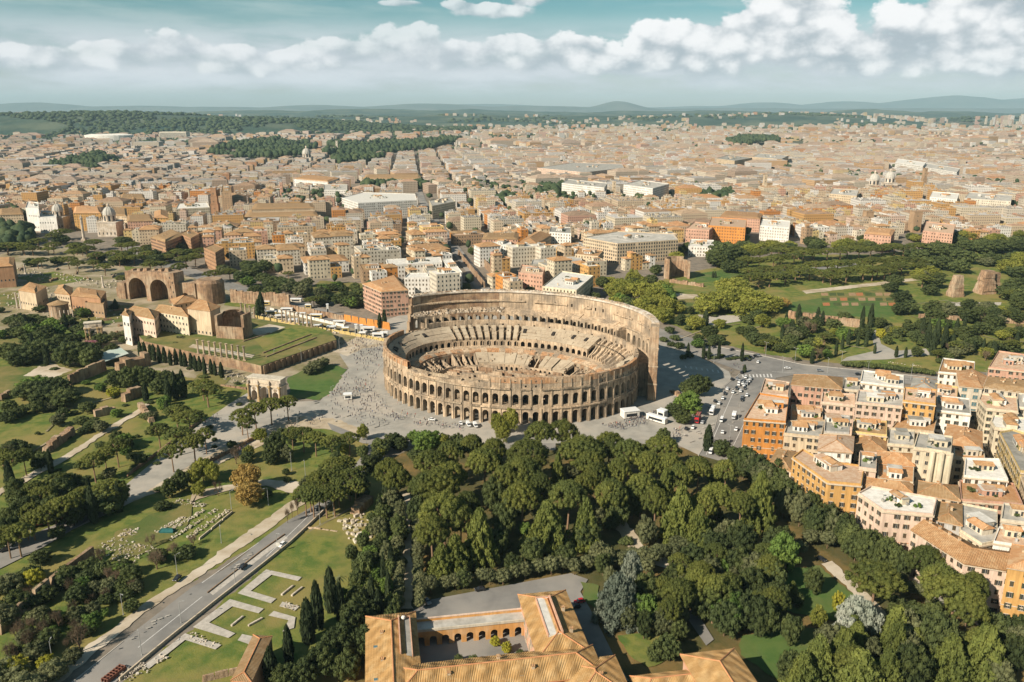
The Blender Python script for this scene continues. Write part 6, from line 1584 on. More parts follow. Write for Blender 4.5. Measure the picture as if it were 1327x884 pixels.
pillar('ruin_column', 33, 355, 12, .8, 'lone column by the meadow at the forum edge', top=False); pillar('ruin_column', 134, 373, 13, .9, 'lone column before the vaulted basilica', top=False)

# -- the vaulted basilica: three deep coffered bays
def arch_wall(mb, x0, x1, y0, y1, z0, z1, cx, hw, zs, n=12, mi=0, jag=None):
    pr = [(cx - hw, z0)] + [(cx - hw * math.cos(PI * k / n), zs + hw * math.sin(PI * k / n)) for k in range(n + 1)] + [(cx + hw, z0)]
    for y, s in ((y0, 1), (y1, -1)):
        Q = [[(x0, z0), (cx - hw, z0), (cx - hw, z1), (x0, z1)], [(cx + hw, z0), (x1, z0), (x1, z1), (cx + hw, z1)]] + [[pr[j], pr[j + 1], (pr[j + 1][0], z1), (pr[j][0], z1)] for j in range(1, n + 1)]
        for q in Q:
            f = [(x, y, z) for x, z in q]; mb.face(f if s > 0 else f[::-1], mi)
    for (xa, za), (xb, zb) in zip(pr[:-1], pr[1:]): mb.face([(xa, y0, za), (xa, y1, za), (xb, y1, zb), (xb, y0, zb)], mi)
    mb.face([(x0, y0, z1), (x1, y0, z1), (x1, y1, z1), (x0, y1, z1)], mi)
    for x in (x0, x1): mb.face([(x, y0, z0), (x, y1, z0), (x, y1, z1), (x, y0, z1)], mi)
p = G(166, 388, 0); p2 = G(222, 393, 0); ang = math.atan2(p2.y - p.y, p2.x - p.x); BL = (p2 - p).length
BS = thing('vaulted_basilica', 'huge ruined brick basilica with great coffered vaults open to the front', 'ruin', p[:], ang)
for k in range(2):
    mb = MB(); arch_wall(mb, k * BL / 2, (k + 1) * BL / 2, 0, 16, 0, 28 + (k * 1.5), (k + .5) * BL / 2, BL / 4 * .80, 12, mi=0); mb.build('vault_bay', [BRICK], BS)
    mb = MB(); mb.box(((k + .5) * BL / 2, 16.5, 0), (BL / 2, 1.2, 22)); mb.build('back_wall', [BRICK_D], BS)
    mb = MB(); arch_wall(mb, (k + .5) * BL / 2 - 3, (k + .5) * BL / 2 + 3, 15.4, 15.9, 1, 9, (k + .5) * BL / 2, 1.9, 5, 8); mb.build('back_arch', [TRAV], BS)
    for q in range(3):
        mb = MB(); mb.box(((k + .2 + q * .3) * BL / 2, 7, 28 + k * 1.5), (3 + q, 6, 1.6 + q * .8), taper=.7); mb.build('wall_stub', [BRICK], BS)
mb = MB(); mb.box((BL + 4, 5, 0), (8, 14, 30)); mb.build('pier', [BRICK], BS)
mb = MB()
for q in range(5): mb.box((BL + 3 + (q % 2) * 2.6, -2.03, 6 + q * 4.6), (1.0, .1, 2.0))  # thin dark boxes on the face, painted as the shade of openings
mb.build('pier_opening_shade', [DARK], BS, kind='stuff')
mb = MB(); arch_wall(mb, BL + 8, BL + 26, 4, 20, 0, 20, BL + 14, 3.4, 7); mb.build('side_vault', [BRICK], BS)
mb = MB(); mb.lathe([(13, 0), (13, 20), (11, 23)], 16, (BL + 34, 16, 0)); mb.build('apse', [BRICK_D], BS)
mb = MB(); mb.box((-7, 6, 0), (9, 12, 16)); mb.box((-16, 10, 0), (8, 6, 9)); mb.build('spur_wall', [BRICK_D], BS)

# -- church and monastery on the temple platform, with the apse ruin beside it
PZ = 7.0
PLAT = GP([(186, 442), (256, 458), (300, 465), (338, 474), (436, 440), (428, 429), (349, 416), (245, 402), (160, 412)], PZ)
pl = thing('temple_platform', 'broad grassy temple platform held by a stone retaining wall', 'terrace')
mb = MB(); mb.prism(PLAT, 0, PZ); mb.build('retaining_wall', [BRICK_D], pl)
mb = MB(); mb.face([(x, y, PZ) for x, y in ccw(PLAT)]); mb.build('turf', [MEADOW], pl)
a, b = Vector(G2(338, 474, PZ)), Vector(G2(436, 440, PZ))
for k in range(14):                                    # buttresses of the long wall
    q = a.lerp(b, (k + .5) / 14); mb = MB(); mb.box((q.x, q.y, 0), (2.2, 2.0, PZ - .6), math.atan2((b - a).y, (b - a).x)); mb.build('buttress', [BRICK_D], pl)
mb = MB()
for q in ([(349, 420), (370, 424), (340, 436), (318, 430)], [(250, 446), (330, 460), (326, 464), (244, 450)]): mb.face([(x, y, PZ + .03) for x, y in ccw(GP(q, PZ))])
mb.build('gravel_patch', [DUST], pl, kind='stuff')
mb = MB(); mb.face([(x, y, PZ + .04) for x, y in ccw(GP([(330, 440), (390, 418), (424, 428), (348, 460)], PZ))]); mb.build('lawn_patch', [GRASS], pl)
for (q0, q1) in (((341, 458), (403, 434)), ((345, 463), (410, 438)), ((315, 443), (350, 432))):
    a, b = Vector(G2(*q0, PZ)), Vector(G2(*q1, PZ)); c_ = (a + b) / 2; mb = MB(); mb.box((c_.x, c_.y, PZ), ((b - a).length, .8, .8), math.atan2((b - a).y, (b - a).x)); mb.build('low_wall', [BRICK_D], pl)
LB([(160, 406), (200, 414), (206, 405), (172, 398)], 15 + PZ, wall='pink', roof='brown', label='pale pink church with brown roof on the temple platform', z0=0, floors=3, **lm)
LB([(158, 408), (167, 410), (171, 404), (162, 402)], 17 + PZ, wall='white', roof='brown', label='white church front with a tall arch', z0=0, floors=2, win='tall', **lm)
LB([(201, 404), (243, 411), (247, 404), (206, 396)], 15 + PZ, wall='cream', roof='brown', label='cream monastery wing with three rows of small windows', z0=0, win='plain', floors=5, **lm)
LB([(243, 400), (272, 404), (285, 398), (258, 388)], 20 + PZ, wall='tan', roof='tile', label='plain tall tan block of the monastery with a low tiled roof', z0=0, floors=1, win='plain', clutter=.1, **lm)
LB([(226, 396), (256, 390), (250, 384), (222, 389)], 19 + PZ, wall='tan', roof='tile', label='rear tan block of the monastery', z0=0, clutter=.2, **lm)
p = G(302, 436, PZ); AP = thing('apse_ruin', 'ruined brick half dome niche beside the monastery', 'ruin', p[:], rad(-12))
mb = MB()
for k in range(12):
    a0, a1 = rad(-20) + k * rad(220) / 12, rad(-20) + (k + 1) * rad(220) / 12
    for z0_, z1_, r0, r1 in ((0, 13, 9, 9), (13, 17, 9, 7.6), (17, 20, 7.6, 5.0)):
        P_ = lambda a, r, z: (r * math.cos(a), r * math.sin(a) + 3, z)
        mb.face([P_(a1, r0, z0_), P_(a0, r0, z0_), P_(a0, r1, z1_), P_(a1, r1, z1_)]); mb.face([P_(a0, r0 + 1.8, z0_), P_(a1, r0 + 1.8, z0_), P_(a1, r1 + 1.8, z1_), P_(a0, r1 + 1.8, z1_)], 1)
    mb.face([P_(a0, 5.0, 20), P_(a1, 5.0, 20), P_(a1, 6.8, 20), P_(a0, 6.8, 20)])
mb.build('niche', [BRICK, BRICK_D], AP)
mb = MB(); mb.box((2, -6, 0), (22, 1.6, 9.5)); mb.box((-9.5, -2, 0), (2, 9, 18)); mb.build('flank_wall', [BRICK], AP)
mb = MB(); mb.box((12.2, 1, 0), (2.2, 12, 19)); mb.build('flank_wall', [BRICK_D], AP)
# rows of re-erected columns
def columns(pts, n, h, r, z0, lb, grp):
    for k in range(n):
        t_ = k / (n - 1); x = pts[0][0] + (pts[1][0] - pts[0][0]) * t_; y = pts[0][1] + (pts[1][1] - pts[0][1]) * t_
        p = G(x, y, z0); mb = MB(); mb.box((0, 0, 0), (r * 2.8, r * 2.8, .5)); mb.lathe([(r, .5), (r * .86, h - .8)], 9); mb.lathe([(r * .9, h - .8), (r * 1.5, h - .2), (r * 1.5, h)], 9)
        reg(mb.build('temple_column', [TRAV], None, (p.x, p.y, z0)), lb, 'column', grp)
columns([(257, 458), (317, 467)], 9, 10.5, .75, PZ, 'white column of the front row', 'columns on the temple platform')
columns([(366, 417), (404, 424)], 8, 10.5, .75, PZ, 'grey column of the rear row', 'columns on the temple platform')
columns([(313, 406), (330, 412)], 4, 9.5, .75, PZ, 'grey column of the corner row', 'columns on the temple platform')

# -- triumphal arches
def triumph(name, lb, pa, pb, dp, h, openings, z0=0.0, mat=PALE):
    a, b = G(*pa, h), G(*pb, h); ln = (b - a).length; ang = math.atan2((b - a).y, (b - a).x)
    o = thing(name, lb, 'arch', (a.x, a.y, z0), ang); H = h - z0
    edges = [0] + [ (openings[k][0] + openings[k + 1][0]) / 2 * ln for k in range(len(openings) - 1)] + [ln]
    top = H * .66
    for k, (c, hw, zs) in enumerate(openings):
        mb = MB(); arch_wall(mb, edges[k], edges[k + 1], 0, dp, 0, top, c * ln, hw * ln, zs * H, 10); mb.build('arch_bay', [mat], o)
    mb = MB(); mb.box((ln / 2, dp / 2, top), (ln + 1.2, dp + 1.2, .9)); mb.build('cornice', [TRIM], o)
    mb = MB(); mb.box((ln / 2, dp / 2, top + .9), (ln - .4, dp - .4, H - top - 1.6)); mb.build('attic', [mat], o)
    mb = MB(); mb.box((ln / 2, dp / 2, H - .7), (ln + .4, dp + .4, .7)); mb.build('attic_cornice', [WALL['pale']], o)
    mb = MB(); mb.box((ln / 2, -.25, top + 1.8), (ln * .36, .2, H - top - 3.2)); mb.build('inscription_panel', [TRIM], o)
    for x in ([.03, .33, .67, .97] if len(openings) > 1 else [.06, .26, .74, .94]):
        mb = MB(); mb.box((x * ln, -.9, 0), (1.6, 1.6, 3.0)); mb.lathe([(.6, 3.0), (.52, top - .9), (.8, top)], 8, (x * ln, -.9, 0)); mb.box((x * ln, -.9, top), (1.6, 1.9, .95)); mb.build('column', [M('yellow marble', (.42, .30, .15), (.34, .24, .13), .5)], o)
        if len(openings) > 1: mb = MB(); mb.lathe([(.55, 0), (.5, 1.6), (.62, 2.1), (.25, 2.4), (.26, 2.8), (.1, 3.0)], 7, (x * ln, -.8, top + .95)); mb.build('statue', [PALE], o)
    if len(openings) > 1:
        for x in (.18, .82):
            mb = MB()
            for s_ in (-.05, .05): mb.lathe([(1.15, .0), (1.15, .14), (1.0, .16)], 12, (0, 0, 0)); break
            me = mb.build('roundel', [TRAV_D], o, (x * ln, -.02, top * .80)); me.rotation_euler = (PI / 2, 0, 0)
    return o
triumph('triumphal_arch', 'triple marble triumphal arch standing on the square', (320, 488), (363, 492.5), 6.6, 16, [(.18, .085, .33), (.5, .14, .42), (.82, .085, .33)])
triumph('small_arch', 'small single white triumphal arch on the rise above the forum', (108, 419), (131, 417), 5.5, 15, [(.5, .2, .40)])
# -- round temple, porticoed temple and tiled hall
p = G(78, 411, 0); o = thing('round_temple', 'small round brick temple with a tiled roof in the forum', 'temple', p[:])
mb = MB(); mb.lathe([(8, 0), (8, 12), (8.6, 12), (8.6, 12.6)], 14); mb.build('drum', [BRICK], o)
mb = MB(); mb.lathe([(9, 12.6), (.4, 15.6)], 14); mb.build('roof', [TILES_B], o)
for k in range(6): q = G(68 + k * 5.5, 413.5, 0); mb = MB(); mb.lathe([(.55, 0), (.48, 8)], 8, (q.x - p.x, q.y - p.y, 0)); mb.build('column', [PALE], o)
LB([(92, 384), (130, 388), (137, 378), (100, 374)], 15, wall='brick', roof='tile', label='brick church hall with a wide tan tile roof in the forum', floors=1, win='plain', clutter=.1)
LB([(110, 394), (134, 397), (137, 389), (114, 387)], 11, wall='brown', roof='brown', shape='flat', label='low dark ruined hall before the tan tile roof', floors=1, win='plain', clutter=0, rooms=0)
LB([(71, 380), (90, 383), (94, 374), (76, 371)], 13, wall='tan', roof='brown', label='small tan chapel behind the round temple', floors=2, clutter=.1)
t_ = LB([(24, 377), (46, 381), (60, 372), (38, 367)], 17, wall='tan', roof='tile', label='porticoed temple with a church front behind its columns', floors=1, win='plain', clutter=0)
for k in range(6):
    q = G(23 + k * 4.6, 399.5 + k * .5, 0); mb = MB(); mb.lathe([(.9, 0), (.75, 15)], 9, (q.x - t_.location.x, q.y - t_.location.y, 0)); mb.build('column', [PALE], t_)
# -- low ruin walls of the forum and hill
wl = 0
def ruin_wall(pa, pb, h, th, lb, mat=BRICK_D, name='ruin_wall', seg=4.0, z0=0.0, jag=.35, group=None):
    a, b = Vector(G2(*pa, z0)), Vector(G2(*pb, z0)); d = b - a; n = max(1, int(d.length / seg)); ang = math.atan2(d.y, d.x)
    o = thing(name, lb, 'wall', (a.x, a.y, z0), 0, group)
    for k in range(n):
        q = d * ((k + .5) / n); mb = MB(); mb.box((q.x, q.y, 0), (d.length / n + .05, th * RB_.uniform(.9, 1.15), h * RB_.uniform(1 - jag, 1.1)), ang, taper=RB_.uniform(.75, 1)); mb.build('wall_section', [mat], o)
    return o
ruin_wall((0, 823), (86, 751), 6, 1.4, 'long old garden wall running up from the lower left', jag=.04, seg=8); ruin_wall((86, 751), (122, 724), 6, 1.4, 'upper end of the old garden wall by the bushes', jag=.04, seg=8)
ruin_wall((59, 588), (94, 563), 5, 3.6, 'thick ruined wall beside the straight hill path', BRICK); ruin_wall((90, 500), (137, 480), 8, 2, 'high terrace wall in shade below the shed', jag=.08); ruin_wall((152, 482), (193, 472), 9, 8, 'massive ruined bastion overgrown with trees')
ruin_wall((160, 521), (182, 513), 7, 4, 'ruined vault wall by the hill path'); ruin_wall((123, 541), (150, 534), 5, 3, 'broken brick wall on the grass hill', BRICK); ruin_wall((182, 528), (197, 548), 4, 3, 'broken vault corner at the end of the hill path', BRICK)
ruin_wall((0, 520), (14, 513), 5, 3, 'brick stub at the left edge of the hill'); ruin_wall((286, 500), (320, 505), 1.6, 1.2, 'low wall along the old paved way'); ruin_wall((262, 606), (345, 562), 2.2, 1.0, 'long low wall beside the processional walk', jag=.05); ruin_wall((165, 618), (262, 545), 1.6, .8, 'low kerb wall on the upper side of the walk', jag=.05)
ruin_wall((300, 392), (376, 398), 12, 2, 'old brick wall with tall openings over the building site', BRICK, jag=.05, seg=3.5)
ruin_wall((446, 416), (506, 428), 6, .6, 'long orange hoarding along the building site', WALL['orange'], jag=.01, seg=8, name='hoarding'); ruin_wall((376, 402), (446, 416), 5, 1.0, 'brick terrace wall with a grass bank above', BRICK, jag=.05)
ruin_wall((1021, 412), (1115, 425), 7, 2.2, 'long brown retaining wall with niches below the flower garden', BRICK, jag=.15, seg=3); ruin_wall((1190, 412), (1327, 420), 4, 2, 'low brown retaining wall on the east park slope', BRICK, jag=.2)
ruin_wall((338, 478), (300, 468), 4, 1.5, 'rough wall below the temple columns', BRICK); ruin_wall((240, 455), (300, 472), 3, 3, 'rubble core bank behind the cypress row', BRICK)
ruin_wall((594, 331), (628, 374), 7, 1.2, 'left parapet wall of the sunken street', BRICK, jag=.03, seg=8); ruin_wall((612, 327), (652, 374), 9, 1.2, 'right parapet wall of the sunken street', BRICK, jag=.03, seg=8)
ruin_wall((870, 508), (893, 521), 2.5, 3, 'stub of an ancient wall in the arena shadow', BRICK, jag=.4)
ruin_wall((262, 884), (330, 868), 2.4, .8, 'low brick wall across the lawn by the gate house', BRICK, jag=.05)
ruin_wall((460, 668), (478, 652), 5, 5, 'lump of ruined brick vault above the lawn', BRICK, jag=.4); ruin_wall((395, 684), (438, 690), .9, .8, 'low line of ancient wall across the upper lawn', TRAV)
for k in range(46):
    x, y = RB_.uniform(0, 160), RB_.uniform(345, 440)
    if 20 < x < 140 and 368 < y < 415: continue
    o = ruin_wall((x, y), (x + RB_.uniform(-12, 14), y + RB_.uniform(-5, 5)), RB_.uniform(1, 3.2), RB_.uniform(.8, 2), 'x', RB_.choice([BRICK, BRICK_D, TRAV]), seg=3, jag=.5); o['label'] = 'low broken ruin wall'; REG.append((o, 'low broken ruin wall', False)); o['group'] = 'low walls of the forum ruins'
# -- ruins on the park hill
def stump(px, py, w_, h, lb, lean=.0):
    p = G(px, py, 0); o = thing('ruin_stump', lb, 'ruin', p[:]); z = 0; ww = w_
    for k in range(7):
        hh = h / 7; nxt = ww * (1 - .06 * RB_.uniform(.5, 2.2))
        mb = MB(); mb.box((RB_.uniform(-.5, .5) + lean * z, RB_.uniform(-.5, .5), z), (ww, ww * .8, hh + .3), .2, taper=nxt / ww); mb.build('masonry_course', [BRICK], o); ww = nxt; z += hh
    return o
stump(1237, 384, 13, 21, 'tall leaning ruin stump among the trees, the slimmer one', .06); stump(1275, 380, 17, 23, 'tall ruin stump split by a shadowed gap, the broader one', .02); stump(1288, 379, 8, 20, 'narrow ruin pier just right of the broad stump', -.02)
p = G(880, 362, 0); o = thing('park_apse', 'ruined polygonal brick hall with an open apse at the park edge', 'ruin', p[:], rad(10))
for k in range(7):
    a0, a1 = rad(-35) + k * rad(250) / 7, rad(-35) + (k + 1) * rad(250) / 7
    mb = MB(); c0, s0, c1, s1 = math.cos(a0), math.sin(a0), math.cos(a1), math.sin(a1); h = 22 - (3 if k < 2 else 0)
    for r0, r1 in ((12, 14.5),):
        mb.face([(r0 * c1, r0 * s1 + 8, 0), (r0 * c0, r0 * s0 + 8, 0), (r0 * c0, r0 * s0 + 8, h), (r0 * c1, r0 * s1 + 8, h)]); mb.face([(r1 * c0, r1 * s0 + 8, 0), (r1 * c1, r1 * s1 + 8, 0), (r1 * c1, r1 * s1 + 8, h), (r1 * c0, r1 * s0 + 8, h)])
        mb.face([(r0 * c0, r0 * s0 + 8, h), (r1 * c0, r1 * s0 + 8, h), (r1 * c1, r1 * s1 + 8, h), (r0 * c1, r0 * s1 + 8, h)])
        if k in (0, 6):
            c, s = (c0, s0) if k == 0 else (c1, s1); mb.face([(r0 * c, r0 * s + 8, 0), (r1 * c, r1 * s + 8, 0), (r1 * c, r1 * s + 8, h), (r0 * c, r0 * s + 8, h)])
    mb.build('wall_side', [BRICK], o)
ruin_wall((868, 366), (912, 372), 4, 2.5, 'low ruin with small arches below the park hall', BRICK, jag=.3, seg=3)
# -- green roofed shed over a dig on the hill
a = [G(123, 462, 5), G(132, 470, 5), G(167, 458, 5), G(153, 448, 5)]; o = thing('dig_shed', 'green and white roofed shelter over an excavation', 'shelter', G(145, 468, 0)[:])
mb = MB(); mb.face([(q - o.location)[:] for q in (a[0], a[1], a[2], a[3])]); mb.face([((q - o.location) - Vector((0, 0, .25)))[:] for q in a[::-1]]); mb.build('roof', [M('shed roof', (.47, .50, .44), (.38, .45, .39), .1)], o)
for q in a: mb = MB(); r = q - o.location; mb.tube((r.x, r.y, -.2), (r.x, r.y, r.z), .2, .2, 5); mb.build('post', [METAL], o)

# ================================================================== the city behind
rc = random.Random(5)
BOTTOM = GP([(-250, 300), (30, 296), (75, 300), (110, 304), (165, 316), (185, 332), (225, 330), (262, 331), (298, 352), (335, 348), (360, 360), (400, 364), (425, 372), (455, 372), (468, 366), (478, 380), (515, 394), (560, 392), (700, 388), (770, 378), (800, 352), (868, 350), (872, 330), (925, 312), (985, 320), (1080, 318), (1190, 318), (1340, 310), (1500, 300)]) + [(3000, 100), (-3000, 100)]
def street_pts(): return [Vector(G2(x, y)) for x, y in ((632, 385), (612, 352), (592, 326), (572, 298), (556, 276), (546, 258), (540, 240))]
SP_ = street_pts()
def near_street(x, y):
    p = Vector((x, y))
    for a, b in zip(SP_[:-1], SP_[1:]):
        d = b - a; t = max(0, min(1, (p - a).dot(d) / d.length_squared))
        if (p - a - d * t).length < 20: return True
    return False
FB = [(min(p[0] for p in f) - 6, max(p[0] for p in f) + 6, min(p[1] for p in f) - 6, max(p[1] for p in f) + 6, f) for f in FOOT]
def blocked(x, y):
    if inside(x, y, BOTTOM): return True
    if near_street(x, y): return True
    for x0, x1, y0, y1, f in FB:
        if x0 < x < x1 and y0 < y < y1: return True
    return False
WOODS = [GP(q) for q in ([(270, 206), (300, 192), (352, 186), (400, 190), (412, 198), (390, 210), (330, 214)], [(425, 195), (520, 188), (600, 186), (560, 200), (470, 206)], [(60, 222), (130, 208), (160, 214), (120, 226)], [(690, 250), (730, 246), (735, 258), (700, 262)], [(0, 300), (40, 300), (50, 330), (0, 330)],
                         [(640, 262), (668, 258), (670, 268), (645, 270)], [(820, 246), (850, 250), (850, 262), (815, 258)], [(420, 205), (460, 204), (500, 212), (440, 218)], [(470, 238), (545, 238), (560, 246), (470, 248)], [(905, 258), (950, 256), (950, 264), (910, 266)], [(940, 186), (1000, 184), (1010, 190), (950, 192)])]
def in_wood(x, y): return any(inside(x, y, w_) for w_ in WOODS)
ribbon([(632, 385), (612, 352), (592, 326), (572, 298), (556, 276), (546, 258), (540, 240)], 15, ASPH, 'street')
LOTS = []
def cells(x0, x1, y0, y1, bw, bd, street, lot):
    """Blocks on a grid turned to the street's direction, bent a little from quarter to quarter, cut into lots."""
    n = 0
    cx0 = (x0 + x1) / 2
    R = max(x1 - x0, y1 - y0)
    th0 = .12
    nx, ny = int(R / bw) + 2, int(R / bd) + 2
    for i in range(-nx, nx):
        for j in range(-2, ny):
            u, v = i * bw, j * bd
            th = th0 + .16 * math.sin(u / 420 + 1.3) + .14 * math.cos(v / 380 + u / 900)
            c, s = math.cos(th0), math.sin(th0)
            X, Y = cx0 + u * c - v * s, y0 + u * s + v * c
            if not (x0 < X < x1 and y0 < Y < y1): continue
            if abs(X) > .68 * Y + 60: continue
            c, s = math.cos(th), math.sin(th)
            pal = (rc.choice([1, 3, 4, 5, 9, 13, 16]) / 20 + .01, rc.choice([3, 5, 0, 7, 1]) / 11 + .02) if rc.random() < .16 else None
            bf = lot * rc.choice([.7, .9, 1, 1, 1.3, 1.8, 2.4])
            w_, d_ = bw - street - rc.uniform(0, 5), bd - street - rc.uniform(0, 5)
            if pal: bf = 19
            m_ = max(1, round(w_ / (bf * rc.uniform(.8, 1.3)))); k_ = max(1, round(d_ / (bf * rc.uniform(.8, 1.3))))
            hb = rc.uniform(13, 22)
            hb += 4 if pal else 0
            xs_ = np.sort(np.concatenate([[0, 1], (np.arange(1, m_) + np.array([rc.uniform(-.25, .25) for _ in range(m_ - 1)])) / m_])) if m_ > 1 else np.array([0, 1])
            ys_ = np.sort(np.concatenate([[0, 1], (np.arange(1, k_) + np.array([rc.uniform(-.25, .25) for _ in range(k_ - 1)])) / k_])) if k_ > 1 else np.array([0, 1])
            for a in range(m_):
                for b in range(k_):
                    if 0 < a < m_ - 1 and 0 < b < k_ - 1 and rc.random() < .8: continue       # courtyards
                    if rc.random() < .06: continue
                    q = []
                    for (fa, fb) in ((xs_[a], ys_[b]), (xs_[a + 1], ys_[b]), (xs_[a + 1], ys_[b + 1]), (xs_[a], ys_[b + 1])):
                        uu, vv = (fa - .5) * w_, (fb - .5) * d_
                        q.append((X + uu * c - vv * s, Y + uu * s + vv * c))
                    mx, my = sum(p[0] for p in q) / 4, sum(p[1] for p in q) / 4
                    if abs(mx) > .66 * my + 40: continue
                    if blocked(mx, my) or any(inside(p[0], p[1], BOTTOM) for p in q) or in_wood(mx, my): continue
                    LOTS.append((my, q, hb + rc.uniform(0, .4), *pal) if pal else (my, q, max(8, hb + rc.gauss(0, 3.6))))
cells(-1300, 1300, 640, 1800, 60, 52, 11, 15)
LOTS.sort(key=lambda t: t[0] + abs(t[2]) * 0)
wcol = ['tan', 'cream', 'ochre', 'pale', 'white', 'cream', 'cream', 'pink', 'rose', 'tan', 'tan', 'brown', 'white', 'pale', 'tan', 'cream', 'ochre', 'white', 'yellow', 'orange']
rcol = ['tile', 'brown', 'tile', 'grey', 'tile', 'orange', 'white', 'red', 'grey', 'tile', 'white']
cname = dict(grey='grey', tan='tan', cream='cream', ochre='ochre', pale='stone', white='white', pink='pinkish', rose='reddish', yellow='yellow', orange='orange', brown='brown')
rname = dict(tile='tan tile', brown='brown tile', orange='orange tile', grey='grey flat', white='white flat', red='terraced')
NEAR = LOTS[:238]
for my, q, h, *tn in NEAR:
    wc, rf = rc.choice(wcol), rc.choice(rcol)
    if tn: wc, rf = wcol[int(tn[0] * 20)], {3: 'grey', 5: 'white', 0: 'tile', 7: 'grey', 1: 'brown'}[int(tn[1] * 11)]
    building(q, h, wall=wc, roof=rf, shape='flat' if rf in ('grey', 'white', 'red') else 'hip', name='apartment_house', cat='house', regd='%s house with %s roof' % (cname[wc], rname[rf]), group='apartment houses of the old city', mode='join', win=rc.choice(['brown', 'plain', 'brown']), clutter=.8, cornice=False, slope=.3)
# the rest of the city: real blocks, joined, too far to tell their pieces apart
def far_mats(haze_mix=0.0):
    mu = lambda c: tuple(v * (1 - haze_mix) + g_ * haze_mix for v, g_ in zip(c, (.46, .425, .395)))  # greys the far colours: paler houses, with distance haze painted in
    def facade(name, cols):
        m = bpy.data.materials.new(name); m.use_nodes = True
        t = NT(m.node_tree); t.t.nodes.clear()
        o = t.n('ShaderNodeOutputMaterial'); b = t.n('ShaderNodeBsdfPrincipled'); t.t.links.new(b.outputs[0], o.inputs[0])
        b.inputs['Roughness'].default_value = .92; b.inputs['Specular IOR Level'].default_value = .1
        g = t.n('ShaderNodeNewGeometry'); pos, nor = g.outputs['Position'], g.outputs['True Normal']
        at = t.n('ShaderNodeAttribute', attribute_name='tone').outputs['Fac']
        ramp = t.n('ShaderNodeValToRGB'); ramp.color_ramp.interpolation = 'CONSTANT'
        while len(ramp.color_ramp.elements) < len(cols): ramp.color_ramp.elements.new(.5)
        for k, c in enumerate(cols): ramp.color_ramp.elements[k].position = k / len(cols); ramp.color_ramp.elements[k].color = (*mu(c), 1)
        t.t.links.new(at, ramp.inputs[0])
        return m, t, b, pos, nor, ramp.outputs[0]
    m1, t, b, pos, nor, col = facade('far facades', [WALLC[k] for k in wcol])
    tan = t.v('CROSS_PRODUCT', nor, (0., 0., 1.))
    u = t.m('DIVIDE', t.v('DOT_PRODUCT', pos, tan), 3.3); z = t.m('DIVIDE', t.sep(pos)[2], 3.9)
    fu, fz = t.m('FRACT', u), t.m('FRACT', z)
    win = t.m('MULTIPLY', t.m('MULTIPLY', t.m('GREATER_THAN', fu, .32), t.m('LESS_THAN', fu, .68)), t.m('MULTIPLY', t.m('GREATER_THAN', fz, .28), t.m('LESS_THAN', fz, .76)))
    win = t.m('MULTIPLY', win, t.m('LESS_THAN', t.m('ABSOLUTE', t.sep(nor)[2]), .3))
    t.put(b.inputs['Base Color'], t.mix(t.m('MULTIPLY', win, .9), t.mix(1., col, (.84, .83, .82), 'MULTIPLY'), (.04, .035, .03)))
    m2, t, b, pos, nor, col = facade('far roofs', [(.44, .28, .155), (.34, .225, .14), (.42, .31, .21), (.30, .29, .27), (.47, .255, .12), (.58, .56, .52), (.38, .25, .16), (.42, .39, .35), (.30, .21, .14), (.52, .50, .46), (.43, .31, .20)])
    t.put(b.inputs['Base Color'], t.mix(t.rng(t.noise(pos, .25, 4, .65), .35, .7), t.mix(1., col, (.92, .9, .88), 'MULTIPLY'), t.mix(1., col, (.55, .54, .53), 'MULTIPLY')))
    return m1, m2
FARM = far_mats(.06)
FARM2 = far_mats(.28)
